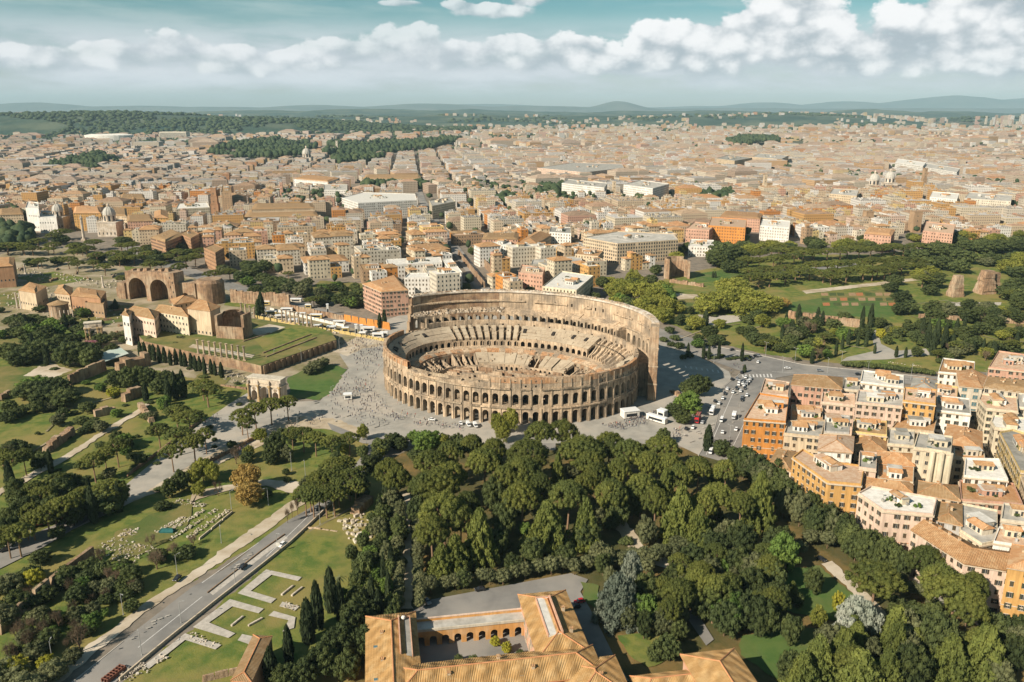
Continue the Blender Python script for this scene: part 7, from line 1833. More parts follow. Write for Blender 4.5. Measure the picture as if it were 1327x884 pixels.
def far_city(name, lots, lbl, detail):
    V, Fq, Mi, Tn = [], [], [], []
    def face(ps, mi, tn): i = len(V); V.extend(ps); Fq.append(tuple(range(i, i + len(ps)))); Mi.append(mi); Tn.append(tn)
    for my, q, h, *tn in lots:
        q = ccw(q); tw, tr = tn if tn else (rc.random(), rc.random())
        for k in range(4):
            a, b = q[k], q[(k + 1) % 4]
            if ((b[1] - a[1]) * -a[0] + (a[0] - b[0]) * -a[1]) > -2e2 * 30 or detail: face([(*a, 0), (*b, 0), (*b, h), (*a, h)], 0, tw)
        flat = int(tr * 11) in (3, 5, 7, 9)
        if flat:
            face([(*p, h) for p in q], 1, tr)
            cx, cy_ = sum(p[0] for p in q) / 4, sum(p[1] for p in q) / 4
            for _ in range(5 if detail else 1):
                s = rc.uniform(.06, .2); hh = rc.uniform(1.2, 3.6); ox, oy = rc.uniform(-.3, .3), rc.uniform(-.3, .3)
                r = [(cx + (p[0] - cx) * s + (q[1][0] - q[0][0]) * ox + (q[3][0] - q[0][0]) * oy, cy_ + (p[1] - cy_) * s + (q[1][1] - q[0][1]) * ox + (q[3][1] - q[0][1]) * oy) for p in q]
                for k in range(4): face([(*r[k], h), (*r[(k + 1) % 4], h), (*r[(k + 1) % 4], h + hh), (*r[k], h + hh)], 0, tw)
                face([(*p, h + hh) for p in r], 1, rc.random())
        else:
            P = [Vector(p) for p in q]
            if ((P[1] - P[0]).length < (P[2] - P[1]).length): P = P[1:] + P[:1]
            A, B = (P[3] + P[0]) / 2, (P[1] + P[2]) / 2; d = (B - A); hw = (P[2] - P[1]).length / 2
            ins = min(.42, hw * .8 / max(1, d.length)); A, B = A + d * ins, B - d * ins; hz = h + hw * .3
            e = [(p.x, p.y, h) for p in P]
            face([e[0], e[1], (*B, hz), (*A, hz)], 1, tr); face([e[2], e[3], (*A, hz), (*B, hz)], 1, tr); face([e[1], e[2], (*B, hz)], 1, tr); face([e[3], e[0], (*A, hz)], 1, tr)
            for _ in range(2 if detail else 0):
                p = A.lerp(B, rc.random()); s = rc.choice([.6, .6, 1.1, 1.8]); p = p + Vector((rc.uniform(-2, 2), rc.uniform(-2, 2)))
                for k in range(4):
                    aa, bb = ((-s, -s), (s, -s), (s, s), (-s, s))[k], ((-s, -s), (s, -s), (s, s), (-s, s))[(k + 1) % 4]
                    face([(p.x + aa[0], p.y + aa[1], hz - .8), (p.x + bb[0], p.y + bb[1], hz - .8), (p.x + bb[0], p.y + bb[1], hz + 1.4), (p.x + aa[0], p.y + aa[1], hz + 1.4)], 0, tw)
    me = bpy.data.meshes.new(name); me.from_pydata(V, [], Fq)
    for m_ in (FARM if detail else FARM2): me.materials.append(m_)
    me.polygons.foreach_set('material_index', Mi)
    at = me.attributes.new('tone', 'FLOAT', 'FACE'); at.data.foreach_set('value', Tn)
    me.update()
    o = link(name, me, kind='stuff'); o['label'] = lbl; return o
far_city('city_houses', LOTS[238:], 'dense old houses filling the city behind the arena', True)
L2 = LOTS; LOTS = []
cells(-2400, 2400, 1790, 3600, 78, 66, 14, 22)
far_city('far_city_houses', LOTS, 'packed roofs of the far city', False); print('lots', len(L2), len(LOTS))
LOTS = []
cells(-4200, 4200, 3600, 6600, 150, 130, 34, 44)
LOTS = [(m_, q, h * rc.uniform(.8, 1.5)) for m_, q, h, *_ in LOTS if rc.random() < .55 + .35 * math.sin(m_ / 300 + q[0][0] / 500)]
for _ in range(900):                                   # scattered towers and white estates on the plain
    y = rc.uniform(5200, 8300); x = rc.uniform(-.62, .62) * y
    if x < -.05 * y and rc.random() < .6: continue
    w_, d_ = rc.uniform(16, 50), rc.uniform(12, 26); LOTS.append((y, [(x, y), (x + w_, y), (x + w_, y + d_), (x, y + d_)], rc.uniform(14, 42)))
far_city('outer_city_houses', LOTS, 'pale estates on the plain at the edge of the city', False)
# trees between the houses, the park woods of the far hills, and the wooded belt on the horizon: nobody could count them
def wood_mesh(name, pts, mat, lbl):
    V, Fc, n = [], [], 0
    r_ = np.random.default_rng(len(pts))
    for (x, y, z, s, h) in pts:
        iv = ICO_V * (r_.uniform(.75, 1.2, (12, 1))) * np.array([s, s, h]) + np.array([x, y, z + h * .6]); V.append(iv); Fc.append(ICO_F + n); n += 12
    o = link(name, np_mesh(name, np.concatenate(V), np.concatenate(Fc), mat), kind='stuff'); o['label'] = lbl; return o
L_FAR = leaf('far woods', (.032, .054, .028), (.052, .074, .034), (.075, .095, .04), rnd=0)
pts = []
for _ in range(9000):
    y = 650 + 6000 * rc.random() ** 1.3; x = rc.uniform(-.64, .64) * y
    if inside(x, y, BOTTOM): continue
    g_ = math.sin(x / 310 + 2) * math.cos(y / 270 + x / 800) + .5 * math.sin(x / 97 + y / 130)
    if g_ < .75 and rc.random() > .10: continue
    pts.append((x, y, rc.uniform(2, 9) + (7 if g_ > .75 else 0), rc.uniform(3, 6) * (1 + y / 6000), rc.uniform(4, 7)))
wood_mesh('town_trees', pts, L_FAR, 'scattered green trees between the city houses')
pts = []
for w_ in WOODS:
    x0, x1 = min(p[0] for p in w_), max(p[0] for p in w_); y0, y1 = min(p[1] for p in w_), max(p[1] for p in w_)
    for _ in range(int(min(2200, (x1 - x0) * (y1 - y0) / 90))):
        x, y = rc.uniform(x0, x1), rc.uniform(y0, y1)
        if math.sin(x / 60 + y / 140) + math.sin(y / 75 - x / 190) < -.7: continue
        if inside(x, y, w_) and not any(a < x < b and c < y < d for a, b, c, d, f in FB): s = rc.uniform(5, 9) * (1 + y / 9000); pts.append((x, y, 3 + (8 + 12 * math.sin(x / 130 + 1) ** 2) * (y > 2500), s, s * rc.uniform(.9, 1.6)))
wood_mesh('park_woods', pts, L_FAR, 'dark tree masses of the far city parks')

# ================================================================== hills, mountains, woods on the horizon
from mathutils import noise as mn
HILL = M('wooded hills', (.022, .050, .036), (.045, .075, .048), .006, (.10, .12, .075), .0022, bump=3.0, bscale=.02)
MOUNT = M('bare mountains', (.07, .095, .075), (.11, .125, .10), .001)
def ridge(name, y0, dep, x0, x1, hfun, mat, nx=160, ny=14):
    V, Fq = [], []
    for j in range(ny + 1):
        s = j / ny
        for i in range(nx + 1):
            x = x0 + (x1 - x0) * i / nx; y = y0 + dep * s
            e = math.sin(PI * min(1, s * 1.0)) ** .8 * min(1, i / 12, (nx - i) / 12)
            V.append((x, y, max(-2, hfun(x, y) * e - 2)))
    for j in range(ny):
        for i in range(nx): a = j * (nx + 1) + i; Fq.append((a, a + 1, a + nx + 2, a + nx + 1))
    return struct(name, link(name, np_mesh(name, V, Fq, mat, True)))
def fb(x, y, s, o=5): return mn.fractal(Vector((x / s, y / s, .7)), .9, 2.1, o)
LH = lambda x, y: 95 + 60 * fb(x, y, 1800) + 30 * fb(x, y, 500)
ridge('wooded_hill', 5300, 2400, -4600, -300, lambda x, y: (120 + 55 * fb(x, y, 1500)) * max(.2, min(1, (-300 - x) / 1500)), HILL)
ridge('wooded_hill', 8200, 3500, -7600, 5200, lambda x, y: 90 + 60 * fb(x, y, 2200), HILL)
ridge('plain_ridge', 12500, 6000, -12500, 12500, lambda x, y: 110 + 90 * fb(x, y, 2600), HILL, 220)
def peak(px, hpx, wpx, Y): return ((px - 663.5) / F_PX * Y, CAM_H + hpx / F_PX * Y, wpx / F_PX * Y)
def mountains(Y, spec, basepx, amp):
    pk = [peak(*s, Y) for s in spec]
    base = CAM_H + basepx / F_PX * Y
    def h(x, y):
        v = base
        for (px, ph, pw) in pk: v = max(v, base + (ph - base) * math.exp(-((x - px) / pw) ** 2))
        return v * (1 + amp * fb(x, y, 2600, 6))
    return h
ridge('mountains', 24500, 5000, -19000, 19000, mountains(27000, [(70, 7, 60), (200, 3, 80), (420, 4, 60), (560, 6, 70), (300, 2, 60), (796, 9, 26), (690, 3, 70)], 0, .10), MOUNT, 260, 12)
ridge('mountains', 33000, 6000, -26000, 26000, mountains(36000, [(1330, 13, 130), (1210, 15, 90), (1080, 9, 60), (980, 7, 60), (900, 3, 60), (620, 5, 90), (60, 4, 80)], 0, .10), MOUNT, 260, 12)
rf_ = random.Random(9)
pts = []
def hz(x, y):
    s = (y - 8200) / 3500
    return max(0, (90 + 60 * fb(x, y, 2200)) * math.sin(PI * s) ** .8 - 2) if 0 < s < 1 else 0
LOTS = []
for _ in range(1500):                                  # pale villas and estates on the slopes
    y = rf_.uniform(7000, 10200); x = rf_.uniform(-.62, .62) * y
    if mn.noise(Vector((x / 900, y / 700, 9.0))) < (.05 if x > -800 else .22): continue
    a, b = rf_.uniform(14, 46), rf_.uniform(12, 24); LOTS.append((y, [(x, y), (x + a, y), (x + a, y + b), (x, y + b)], hz(x, y) + rf_.uniform(10, 34)))
far_city('slope_houses', LOTS, 'pale houses scattered on the far slopes', False)
for _ in range(15000):
    k = rf_.random()
    if k < .42: y = rf_.uniform(4300, 7600); x = rf_.uniform(-.66, -.02) * y; 
    elif k < .62: y = rf_.uniform(4800, 8000); x = rf_.uniform(-.05, .3) * y
    else: y = rf_.uniform(6200, 12000); x = rf_.uniform(-.64, .64) * y
    g = mn.noise(Vector((x / 700, y / 900, 3.1)))
    if g < (-.12 if k < .42 else .12): continue
    # height of the hill underfoot
    s = (y - 5300) / 2400; e = math.sin(PI * s) ** .8 if 0 < s < 1 and -4600 < x < -300 else 0
    z = (120 + 55 * fb(x, y, 1500)) * max(.2, min(1, (-300 - x) / 1500)) * e if e else hz(x, y)
    w_ = rf_.uniform(14, 26) * y / 6000; pts.append((x, y, z - 3, w_, rf_.uniform(9, 16) * (y / 7000) ** .5))
wood_mesh('horizon_woods', pts, L_FAR, 'dark wooded belt on the horizon')
# big pale buildings one can make out on the far slope
for (px, py, w_, h, d_, lb) in ((142, 183, 260, 34, 150, 'white oval roof of a far stadium on the wooded slope'), (227, 181, 160, 46, 60, 'big pale office slab on the far wooded slope'), (262, 185, 90, 30, 40, 'lower pale slab right of the far office slab')):
    p = G(px, py, 0); o = thing('stadium' if 'stadium' in lb else 'office_slab', lb, 'stadium' if 'stadium' in lb else 'building', p[:])
    if 'stadium' in lb:
        mb = MB(); n = 28
        for k in range(n):
            a, b = 2 * PI * k / n, 2 * PI * (k + 1) / n
            P_ = lambda t, r, z: (w_ / 2 * r * math.cos(t), d_ / 2 * r * math.sin(t), z)
            mb.face([P_(a, 1, 6), P_(b, 1, 6), P_(b, 1.04, h), P_(a, 1.04, h)]); mb.face([P_(a, 1.04, h), P_(b, 1.04, h), P_(b, .72, h + 6), P_(a, .72, h + 6)]); mb.face([P_(b, .72, h + 6), P_(a, .72, h + 6), P_(a, .74, 8), P_(b, .74, 8)])
        mb.build('stand_roof', [WALL['white']], o)
        mb = MB(); mb.prism([P_(2 * PI * k / n, .99, 0)[:2] for k in range(n)], -6, 14); mb.build('stand', [WALL['grey']], o)
    else:
        mb = MB(); mb.box((0, 0, -6), (w_, d_, h + 6)); mb.build('slab', [WALL['pale']], o)
        mb = MB()
        for q in range(6): mb.box((0, -d_ / 2 - .2, 5 + q * 6), (w_ * .96, .3, 2.4))
        mb.build('window_band', [GLASS], o, kind='stuff')

# ================================================================== the air
hz_m = bpy.data.materials.new('haze'); hz_m.use_nodes = True
t = NT(hz_m.node_tree); t.t.nodes.clear()
o_ = t.n('ShaderNodeOutputMaterial'); pv = t.n('ShaderNodeVolumePrincipled')
pv.inputs['Color'].default_value = (.60, .87, 1.0, 1); pv.inputs['Density'].default_value = 2.7e-5; pv.inputs['Anisotropy'].default_value = 0.0
t.t.links.new(pv.outputs[0], o_.inputs['Volume'])
mb = MB(); mb.box((0, 20000, -3), (62000, 46000, 790), bottom=True)
hzo = mb.build('haze', [hz_m], kind='stuff'); hzo['label'] = 'pale blue haze in the air'

# ================================================================== vehicles
TYRE = M('tyre', (.02, .02, .02)); CGL = M('car glass', (.02, .025, .03), rough=.12, spec=.6)
CCOL = dict(white=(.72, .72, .70), black=(.02, .02, .022), grey=(.22, .23, .24), silver=(.45, .46, .46), red=(.42, .02, .025), blue=(.04, .07, .16))
CPAINT = {k: M(k + ' car paint', c, rough=.3, spec=.5) for k, c in CCOL.items()}
def hull(mb, prof, hw, mi=0, inset=0.0, wide=1.0):
    """Closed side profile (y, z) swept across the width; the upper points lean inward."""
    zt = max(z for _, z in prof)
    L_ = [(-hw * (wide - inset * max(0, z - .8)), y, z) for y, z in prof]; R_ = [(-x, y, z) for x, y, z in L_]
    n = len(prof)
    for k in range(n): j = (k + 1) % n; mb.face([L_[k], L_[j], R_[j], R_[k]], mi)
    mb.face(L_[::-1], mi); mb.face(R_, mi)
def car_set(long=4.2, hgt=1.48, van=False):
    out = {}
    h = long / 2
    for cn, pm in CPAINT.items():
        mb = MB()
        hull(mb, [(-h, .35), (-h, .72), (-h + .15, .85), (-h * .45, .95), (h * .92, .98), (h, .8), (h, .35)] if not van else [(-h, .4), (-h, .9), (-h + .9, 1.15), (h, 1.2), (h, .4)], .87)
        if not van: hull(mb, [(-h * .16, hgt - .02), (h * .58, hgt), (h * .62, hgt - .06), (-h * .2, hgt - .08)], .66)
        else: hull(mb, [(-h + 1.1, 2.2), (h - .05, 2.25), (h, 1.2), (-h + .95, 1.15)], .86, 0, .05)
        out[cn] = mb.mesh('body', [pm])
    mb = MB()
    if not van: hull(mb, [(-h * .48, .94), (-h * .18, hgt - .06), (h * .6, hgt - .05), (h * .88, .97)], .82, 0, .25)
    else: hull(mb, [(-h + .55, 1.1), (-h + 1.06, 2.0), (-h + 2.1, 2.0), (-h + 2.1, 1.2)], .885, 0, .05)
    return out, mb.mesh('glass', [CGL])
CARM, CARG = car_set(); VANM, VANG = car_set(5.4, 2.2, True)
mb = MB(); n_ = 10
for s in (-.1, .1): mb.face([(s, .32 * math.cos(2 * PI * k / n_), .32 * math.sin(2 * PI * k / n_)) for k in range(n_)][::(1 if s > 0 else -1)])
for k in range(n_):
    a, b = 2 * PI * k / n_, 2 * PI * (k + 1) / n_; mb.face([(-.1, .32 * math.cos(a), .32 * math.sin(a)), (.1, .32 * math.cos(a), .32 * math.sin(a)), (.1, .32 * math.cos(b), .32 * math.sin(b)), (-.1, .32 * math.cos(b), .32 * math.sin(b))])
WHEEL = mb.mesh('wheel', [TYRE])
mb = MB(); mb.box((0, 0, 0), (.34, .06, .14)); HEADL = mb.mesh('headlight', [M('lamp lens', (.7, .7, .65), rough=.2)])
def car(px, py, ang, col, van=False, label=None, px_on=True):
    p = G(px, py, 0); z = LAYER[0] + .01
    o = link('van' if van else 'car', None, None, (p.x, p.y, z), ang)
    link('body', (VANM if van else CARM)[col], o); link('glass', VANG if van else CARG, o)
    h = 1.75 if van else 1.3
    for sx in (-.78, .78):
        for sy in (-h, h): link('wheel', WHEEL, o, (sx, sy, .32))
        link('headlight', HEADL, o, (sx * .75, -(2.72 if van else 2.1), .68))
    base = label or ('%s %s' % (col, 'delivery van' if van else 'car'))
    if label: tag(o, label, 'van' if van else 'car')
    else: reg(o, base, 'van' if van else 'car', 'vehicles on the roads')
    return o
RA = math.atan2((Vector(G2(952, 505)) - Vector(G2(915, 590))).y, (Vector(G2(952, 505)) - Vector(G2(915, 590))).x) - PI / 2
rv = random.Random(4)
for (x, y, c) in [(1035, 210, 'white'), (890, 302, 'black'), (805, 362, 'black'), (852, 360, 'grey'), (925, 345, 'white'), (968, 358, 'silver'), (890, 385, 'black'), (942, 385, 'white'), (865, 410, 'white'), (912, 418, 'white'), (935, 402, 'grey'), (845, 442, 'black'), (880, 465, 'white'), (918, 442, 'black'), (815, 478, 'white'), (765, 447, 'white'), (740, 490, 'black'), (895, 522, 'grey'), (935, 505, 'white'), (890, 545, 'black'), (725, 530, 'white'), (655, 556, 'black'), (692, 577, 'white'), (622, 602, 'silver'), (842, 807, 'white'), (462, 790, 'white'), (545, 745, 'silver'), (722, 832, 'white'), (402, 800, 'black'), (905, 372, 'grey'), (870, 385, 'white'), (955, 380, 'white'), (900, 400, 'white')]:
    car(830 + x / 6.8, 440 + y / 6.8, RA + rv.uniform(-.06, .06) + (PI if rv.random() < .5 else 0), c)
for (x, y, c) in [(640, 205, 'black'), (670, 200, 'black'), (615, 212, 'black'), (690, 198, 'grey')]: car(850 + x / 5.2, 330 + 370 / 5.2 + (y - 205) * 2 / 5.2 + 64, .4, c)
for (x, y) in ((942, 466), (948, 465), (954, 464.5), (960, 464), (948, 455), (925, 452)): car(x, y, -1.1, rv.choice(['black', 'grey', 'black']))
car(935, 547, RA, 'white', True); car(921, 588, RA, 'white', True, 'white delivery van at the kerb below the red bus')
for (x, y, c) in ((1020, 479), (1060, 483), (1110, 486), (1150, 491), (1195, 494), (1240, 497)) and [(1020, 479, 'white'), (1062, 482, 'grey'), (1112, 487, 'black'), (1152, 490, 'white'), (1238, 497, 'silver'), (880, 452, 'white'), (868, 447, 'grey'), (892, 458, 'black')]: car(x, y, 1.45, c)
SG = math.atan2((Vector(G2(340, 715)) - Vector(G2(276, 765))).y, (Vector(G2(340, 715)) - Vector(G2(276, 765))).x) - PI / 2
car(315, 738, SG, 'black', label='small black car alone on the avenue lane'); car(230, 753, SG + .2, 'black', label='black car pulled onto the pale path'); car(366, 709, SG, 'white', label='white car against the avenue parapet'); car(411, 662, SG, 'black', label='dark car by the road bend pines')
car(52, 682, -1.0, 'red', label='red car on the lower road under pines'); car(76, 693, -.9, 'silver', label='silver car on the lower road verge'); car(6, 716, -1, 'black', label='dark car leaving the lower road at the edge'); car(20, 712, -1, 'grey', label='grey car on the lower road near the edge'); car(128, 660, -1, 'white', label='white car in shade on the lower road'); car(213, 634, -.8, 'white', label='white car parked in pine shade by the walk')
car(751, 783, -1.2, 'red', label='bright red car parked beside the convent wing'); car(745, 790, -1.2, 'black', label='black car beside the bright red one'); car(622, 767, -1.3, 'black', label='black car in tree shade on the convent drive'); car(554, 783, .5, 'grey', label='grey car at the dark end of the convent drive'); car(1064, 728, .6, 'black', label='black car at the top of the garden path')
car(560, 546, 1.2, 'white', label='white car on the paving before the arcades'); car(597, 551, .2, 'white', label='white car left of the two vans'); car(607, 553, .3, 'white', True, 'white van with open door before the arcades'); car(616, 554, .3, 'white', True, 'second white van right of the open one'); car(328, 421, .9, 'white', True, 'white van on the temple platform'); car(332, 425, .9, 'silver', label='silver car behind the van on the temple platform')
# buses and a box truck
def bus(px, py, ang, h, L, mats, lb, decks=1, opentop=False):
    p = G(px, py, 0); o = thing('bus', lb, 'bus', (p.x, p.y, LAYER[0] + .01), ang)
    mb = MB(); mb.box((0, 0, .45), (2.5, L, h - .45), taper=.985); mb.build('body', [mats[0]], o)
    if not opentop: mb = MB(); mb.box((0, 0, h), (2.2, L - .6, .12)); mb.box((0, L * .2, h + .12), (1.6, 2.2, .25)); mb.build('roof', [mats[1]], o)
    else:
        mb = MB(); mb.box((0, .6, h - .02), (2.1, L - 2.2, .06), mi=1)
        mb.build('open_deck', [mats[1], M('deck floor', (.10, .09, .09))], o)
        for q in range(int(L / 1.1) - 1):
            for s in (-.55, .55): mb = MB(); mb.box((s, -L / 2 + 1.5 + q * 1.1, h), (.8, .35, .65)); mb.build('seat', [M('bus seat', (.25, .10, .08))], o)
        for s in (-1.2, 1.2): mb = MB(); mb.box((s, 0, h), (.06, L, .75)); mb.build('rail', [mats[0]], o)
        mb = MB(); mb.box((0, -L / 2 + .05, h), (2.4, .08, 1.2)); mb.build('windscreen', [CGL], o)
    for d in range(decks):
        mb = MB(); mb.box((0, 0, 1.35 + d * 1.85), (2.54, L - .5, .85)); mb.build('window_band', [CGL], o)
    mb = MB(); mb.box((0, -L / 2 - .01, 1.1), (2.2, .06, 1.4)); mb.build('front_window', [CGL], o)
    for sx in (-1.1, 1.1):
        for sy in (-L * .32, L * .3): link('wheel', WHEEL, o, (sx, sy, .48), 0, (1.6, 1.5, 1.5))
    return o
bus(904, 547, RA, 3.9, 9.5, [CPAINT['red'], CPAINT['red']], 'red open topped double decker bus waiting in traffic', 2, True)
bus(923, 536, RA, 3.1, 10.5, [CPAINT['white'], CPAINT['white']], 'long white bus beside the red double decker')
p = G(951, 543, 0); o = thing('box_truck', 'white box truck crossing the busy road', 'truck', (p.x, p.y, LAYER[0]), RA)
mb = MB(); mb.box((0, .9, .8), (2.3, 4.4, 2.6)); mb.build('cargo_box', [CPAINT['white']], o); mb = MB(); mb.box((0, -2.3, .5), (2.1, 1.7, 1.8), taper=.9); mb.build('cab', [CPAINT['silver']], o); mb = MB(); mb.box((0, -3.1, 1.4), (1.8, .2, .7)); mb.build('windscreen', [CGL], o)
for sx in (-.95, .95):
    for sy in (-2.2, 1.8): link('wheel', WHEEL, o, (sx, sy, .4), 0, (1.3, 1.3, 1.3))

# ================================================================== street furniture
def lamp(px, py, h=8.5, lb='pale street lamp post', two=False):
    p = G(px, py, 0); o = link('street_lamp', None, None, (p.x, p.y, 0), rv.uniform(0, 6)); reg(o, lb, 'street lamp', 'street lamps')
    mb = MB(); mb.lathe([(.22, 0), (.22, .5), (.13, .6), (.10, h)], 7); mb.build('pole', [METAL], o)
    for s in ((1, -1) if two else (1,)): mb = MB(); mb.tube((0, 0, h - .1), (s * 1.3, 0, h + .2), .06, .05, 5); mb.build('arm', [METAL], o); mb = MB(); mb.box((s * 1.6, 0, h + .1), (.9, .3, .18)); mb.build('lamp_head', [METAL], o)
    return o
for (x, y) in ((287, 704), (230, 745), (160, 797), (69, 861), (235, 808), (184, 850), (305, 757), (360, 716), (432, 667), (415, 680), (396, 620), (378, 610), (476, 590), (300, 660), (348, 655), (386, 560), (312, 560), (40, 690)): lamp(x, y, 9)
for (x, y) in ((968, 508), (957, 545), (945, 575), (1014, 482), (1072, 484), (1124, 488), (1180, 492), (1222, 496), (1030, 470), (1090, 474), (992, 462), (902, 475), (925, 470), (1276, 500)): lamp(x, y, 11, 'tall grey street lamp post', True)
for (x, y) in ((391, 470), (440, 455), (356, 470), (500, 530), (430, 520), (470, 555)): lamp(x, y, 10, 'slim lamp post of the square')
p = G(361, 716, 0); o = thing('road_sign', 'round white road sign on a post at the median', 'sign', p[:]); mb = MB(); mb.tube((0, 0, 0), (0, 0, 3.6), .07, .07, 6); mb.build('post', [METAL], o)
mb = MB(); mb.lathe([(.9, 0), (.9, .1)], 16); q = mb.build('disc', [WALL['white']], o, (0, -.1, 3.9)); q.rotation_euler = (PI / 2, 0, .2)
p = G(148, 876, 0); o = thing('scaffold_gantry', 'red lattice gantry at the lower road edge', 'scaffold', p[:], SG)
RED = M('red oxide', (.20, .085, .055), (.17, .075, .05), .8)
for s in (-1.2, 0, 1.2): mb = MB(); mb.box((s, 0, 0), (.25, 8, 1.5)); mb.build('side_panel', [RED], o)
for q in range(7): mb = MB(); mb.box((0, -3.6 + q * 1.2, 1.5), (2.6, .2, .2)); mb.build('cross_bar', [RED], o)
# kiosks, canopies, barriers near the gate
def kiosk(px, py, w_, d_, h, ang, lb, mat=None, name='kiosk'):
    p = G(px, py, 0); o = thing(name, lb, 'kiosk', (p.x, p.y, LAYER[0]), ang); mat = mat or WALL['white']
    mb = MB(); mb.box((0, 0, 0), (w_, d_, h)); mb.build('wall', [mat], o)
    mb = MB(); mb.box((0, 0, h), (w_ + .6, d_ + .6, .25)); mb.prism([(-w_ / 2, -d_ / 2), (w_ / 2, -d_ / 2), (w_ / 2, d_ / 2), (-w_ / 2, d_ / 2)], h + .25, h + .5, 0, 0); mb.build('roof', [CPAINT['white']], o)
    mb = MB(); mb.box((0, -d_ / 2 - .02, .9), (w_ * .7, .06, h * .45)); mb.build('counter_window', [CGL], o); return o
kiosk(816, 541, 10, 6, 4.2, .3, 'white ticket tent against the arena wall'); kiosk(851, 547, 13, 3, 3.0, -.75, 'long white shelter by the gate queue'); kiosk(858, 541, 5, 4, 4.0, -.75, 'square white cabin behind the long shelter'); kiosk(451, 518, 5, 3.5, 3.2, .2, 'small white kiosk in the middle of the square'); kiosk(615, 543, 6, 1.5, 2.6, .1, 'white screen panel in front of one arch')
kiosk(462, 434, 2.2, 2.2, 8, .2, 'left white silo on the building site', name='silo'); kiosk(469, 434, 2.2, 2.2, 7.6, .2, 'right white silo on the building site', name='silo'); kiosk(425, 408, 2, 2, 9, .2, 'lone white silo behind the site wall', name='silo')
YEL = M('site yellow', (.50, .38, .14), (.42, .32, .14), .6)
rk = random.Random(8)
SITE = [(340, 404), (352, 408), (365, 414), (380, 419), (396, 423), (412, 426), (430, 428), (448, 431), (470, 436), (490, 438), (345, 396), (390, 410), (372, 404), (410, 413), (440, 421), (478, 430), (400, 400), (384, 392), (498, 436)]
for k, (x, y) in enumerate(SITE):
    wht = k % 3; o = kiosk(x, y, rk.uniform(5, 11), rk.uniform(2.4, 4), rk.uniform(2.2, 3.6), .05 - .1 * k / 20, 'x', [WALL['white'], YEL, WALL['pale']][wht], 'site_cabin'); REG.append((o, ['white site cabin', 'yellow site hoarding cabin', 'grey site cabin'][wht], False)); o['group'] = 'cabins on the building site'
for (a, b, m_, lb) in (((330, 412), (440, 432), YEL, 'long yellow fence on the building site'), ((440, 432), (506, 444), YEL, 'yellow fence nearest the arena'), ((350, 402), (446, 424), WALL['white'], 'long white fence along the closed avenue')): ruin_wall(a, b, 2.4, .2, lb, m_, 'site_fence', 6, jag=.01)
for (x, y, lb) in ((418, 424, 'small red and yellow digger on the site'), (353, 415, 'yellow digger with raised arm by the site fence')):
    p = G(x, y, 0); o = thing('digger', lb, 'digger', p[:], .6)
    for s in (-1, 1): mb = MB(); mb.box((s, 0, 0), (.6, 3.4, .9)); mb.build('track', [TYRE], o)
    mb = MB(); mb.box((0, .4, .9), (2.2, 2.8, 1.2)); mb.build('body', [YEL], o); mb = MB(); mb.box((-.5, -.6, 2.1), (1.0, 1.3, 1.2)); mb.build('cab', [CGL], o)
    mb = MB(); mb.tube((.4, -.8, 1.8), (.4, -3.2, 4.2), .22, .18, 5); mb.tube((.4, -3.2, 4.2), (.4, -4.8, 2.2), .17, .13, 5); mb.build('arm', [YEL], o); mb = MB(); mb.box((.4, -4.9, 1.3), (.9, .8, .9)); mb.build('bucket', [TYRE], o)
# rows of laid-out ancient stones, stone field, tarpaulin
def stones(name, a, b, n, wd, lb, s0=.25, s1=.6):
    A, B = Vector(G2(*a)), Vector(G2(*b)); d = (B - A); nn = Vector((-d.y, d.x)).normalized(); mb = MB()
    for k in range(n):
        q = A + d * rk.random() + nn * rk.uniform(-wd, wd) / 2; s = rk.uniform(s0, s1)
        mb.box((q.x, q.y, LAYER[0] * .5), (s * rk.uniform(.9, 1.7), s, s * rk.uniform(.5, 1.0)), rk.uniform(0, 3), rk.randrange(2), taper=rk.uniform(.75, 1))
    o = mb.build(name, [STONE, PALE], kind='stuff'); o['label'] = lb; return o
for i, (a, b) in enumerate((((203, 691), (239, 671)), ((224, 686), (265, 662)), ((219, 701), (281, 661)), ((243, 698), (296, 662)))): stones('stone_row', a, b, 90, 2.6, 'row of pale ancient stones laid out on the grass')
stones('stone_field', (132, 706), (188, 722), 150, 14, 'field of loose pale stones'); stones('stone_field', (155, 692), (178, 690), 60, 6, 'field of loose pale stones'); stones('stone_field', (226, 650), (266, 656), 60, 5, 'pale stones edging the footpath'); stones('stone_field', (160, 880), (190, 866), 60, 6, 'stones in the corner of the lawn'); stones('stone_field', (200, 858), (215, 850), 20, 4, 'stones on the lawn'); stones('stone_field', (245, 824), (280, 838), 26, 3, 'dark stones on the paved strip')
stones('stone_field', (366, 784), (386, 790), 20, 3, 'white stones on the paved strip'); stones('stone_field', (1150, 470), (1200, 476), 20, 3, 'stones by the park hedge'); stones('ruin_stones', (20, 380), (150, 420), 260, 60, 'scattered blocks of the forum', .5, 1.4); stones('ruin_stones', (10, 350), (160, 372), 160, 30, 'scattered blocks of the upper forum', .5, 1.5); stones('ruin_stones', (250, 470), (330, 500), 120, 14, 'stones along the old paved way', .4, 1.0); stones('ruin_stones', (330, 405), (440, 432), 160, 14, 'heaps on the building site', .4, 1.6); stones('ruin_stones', (452, 672), (478, 700), 60, 14, 'rocks on the bank', .5, 1.5)
ruin_wall((258, 700), (302, 664), 1.0, .5, 'low wall beside the rows of stones', TRIM, jag=.02, seg=8, name='low_wall')
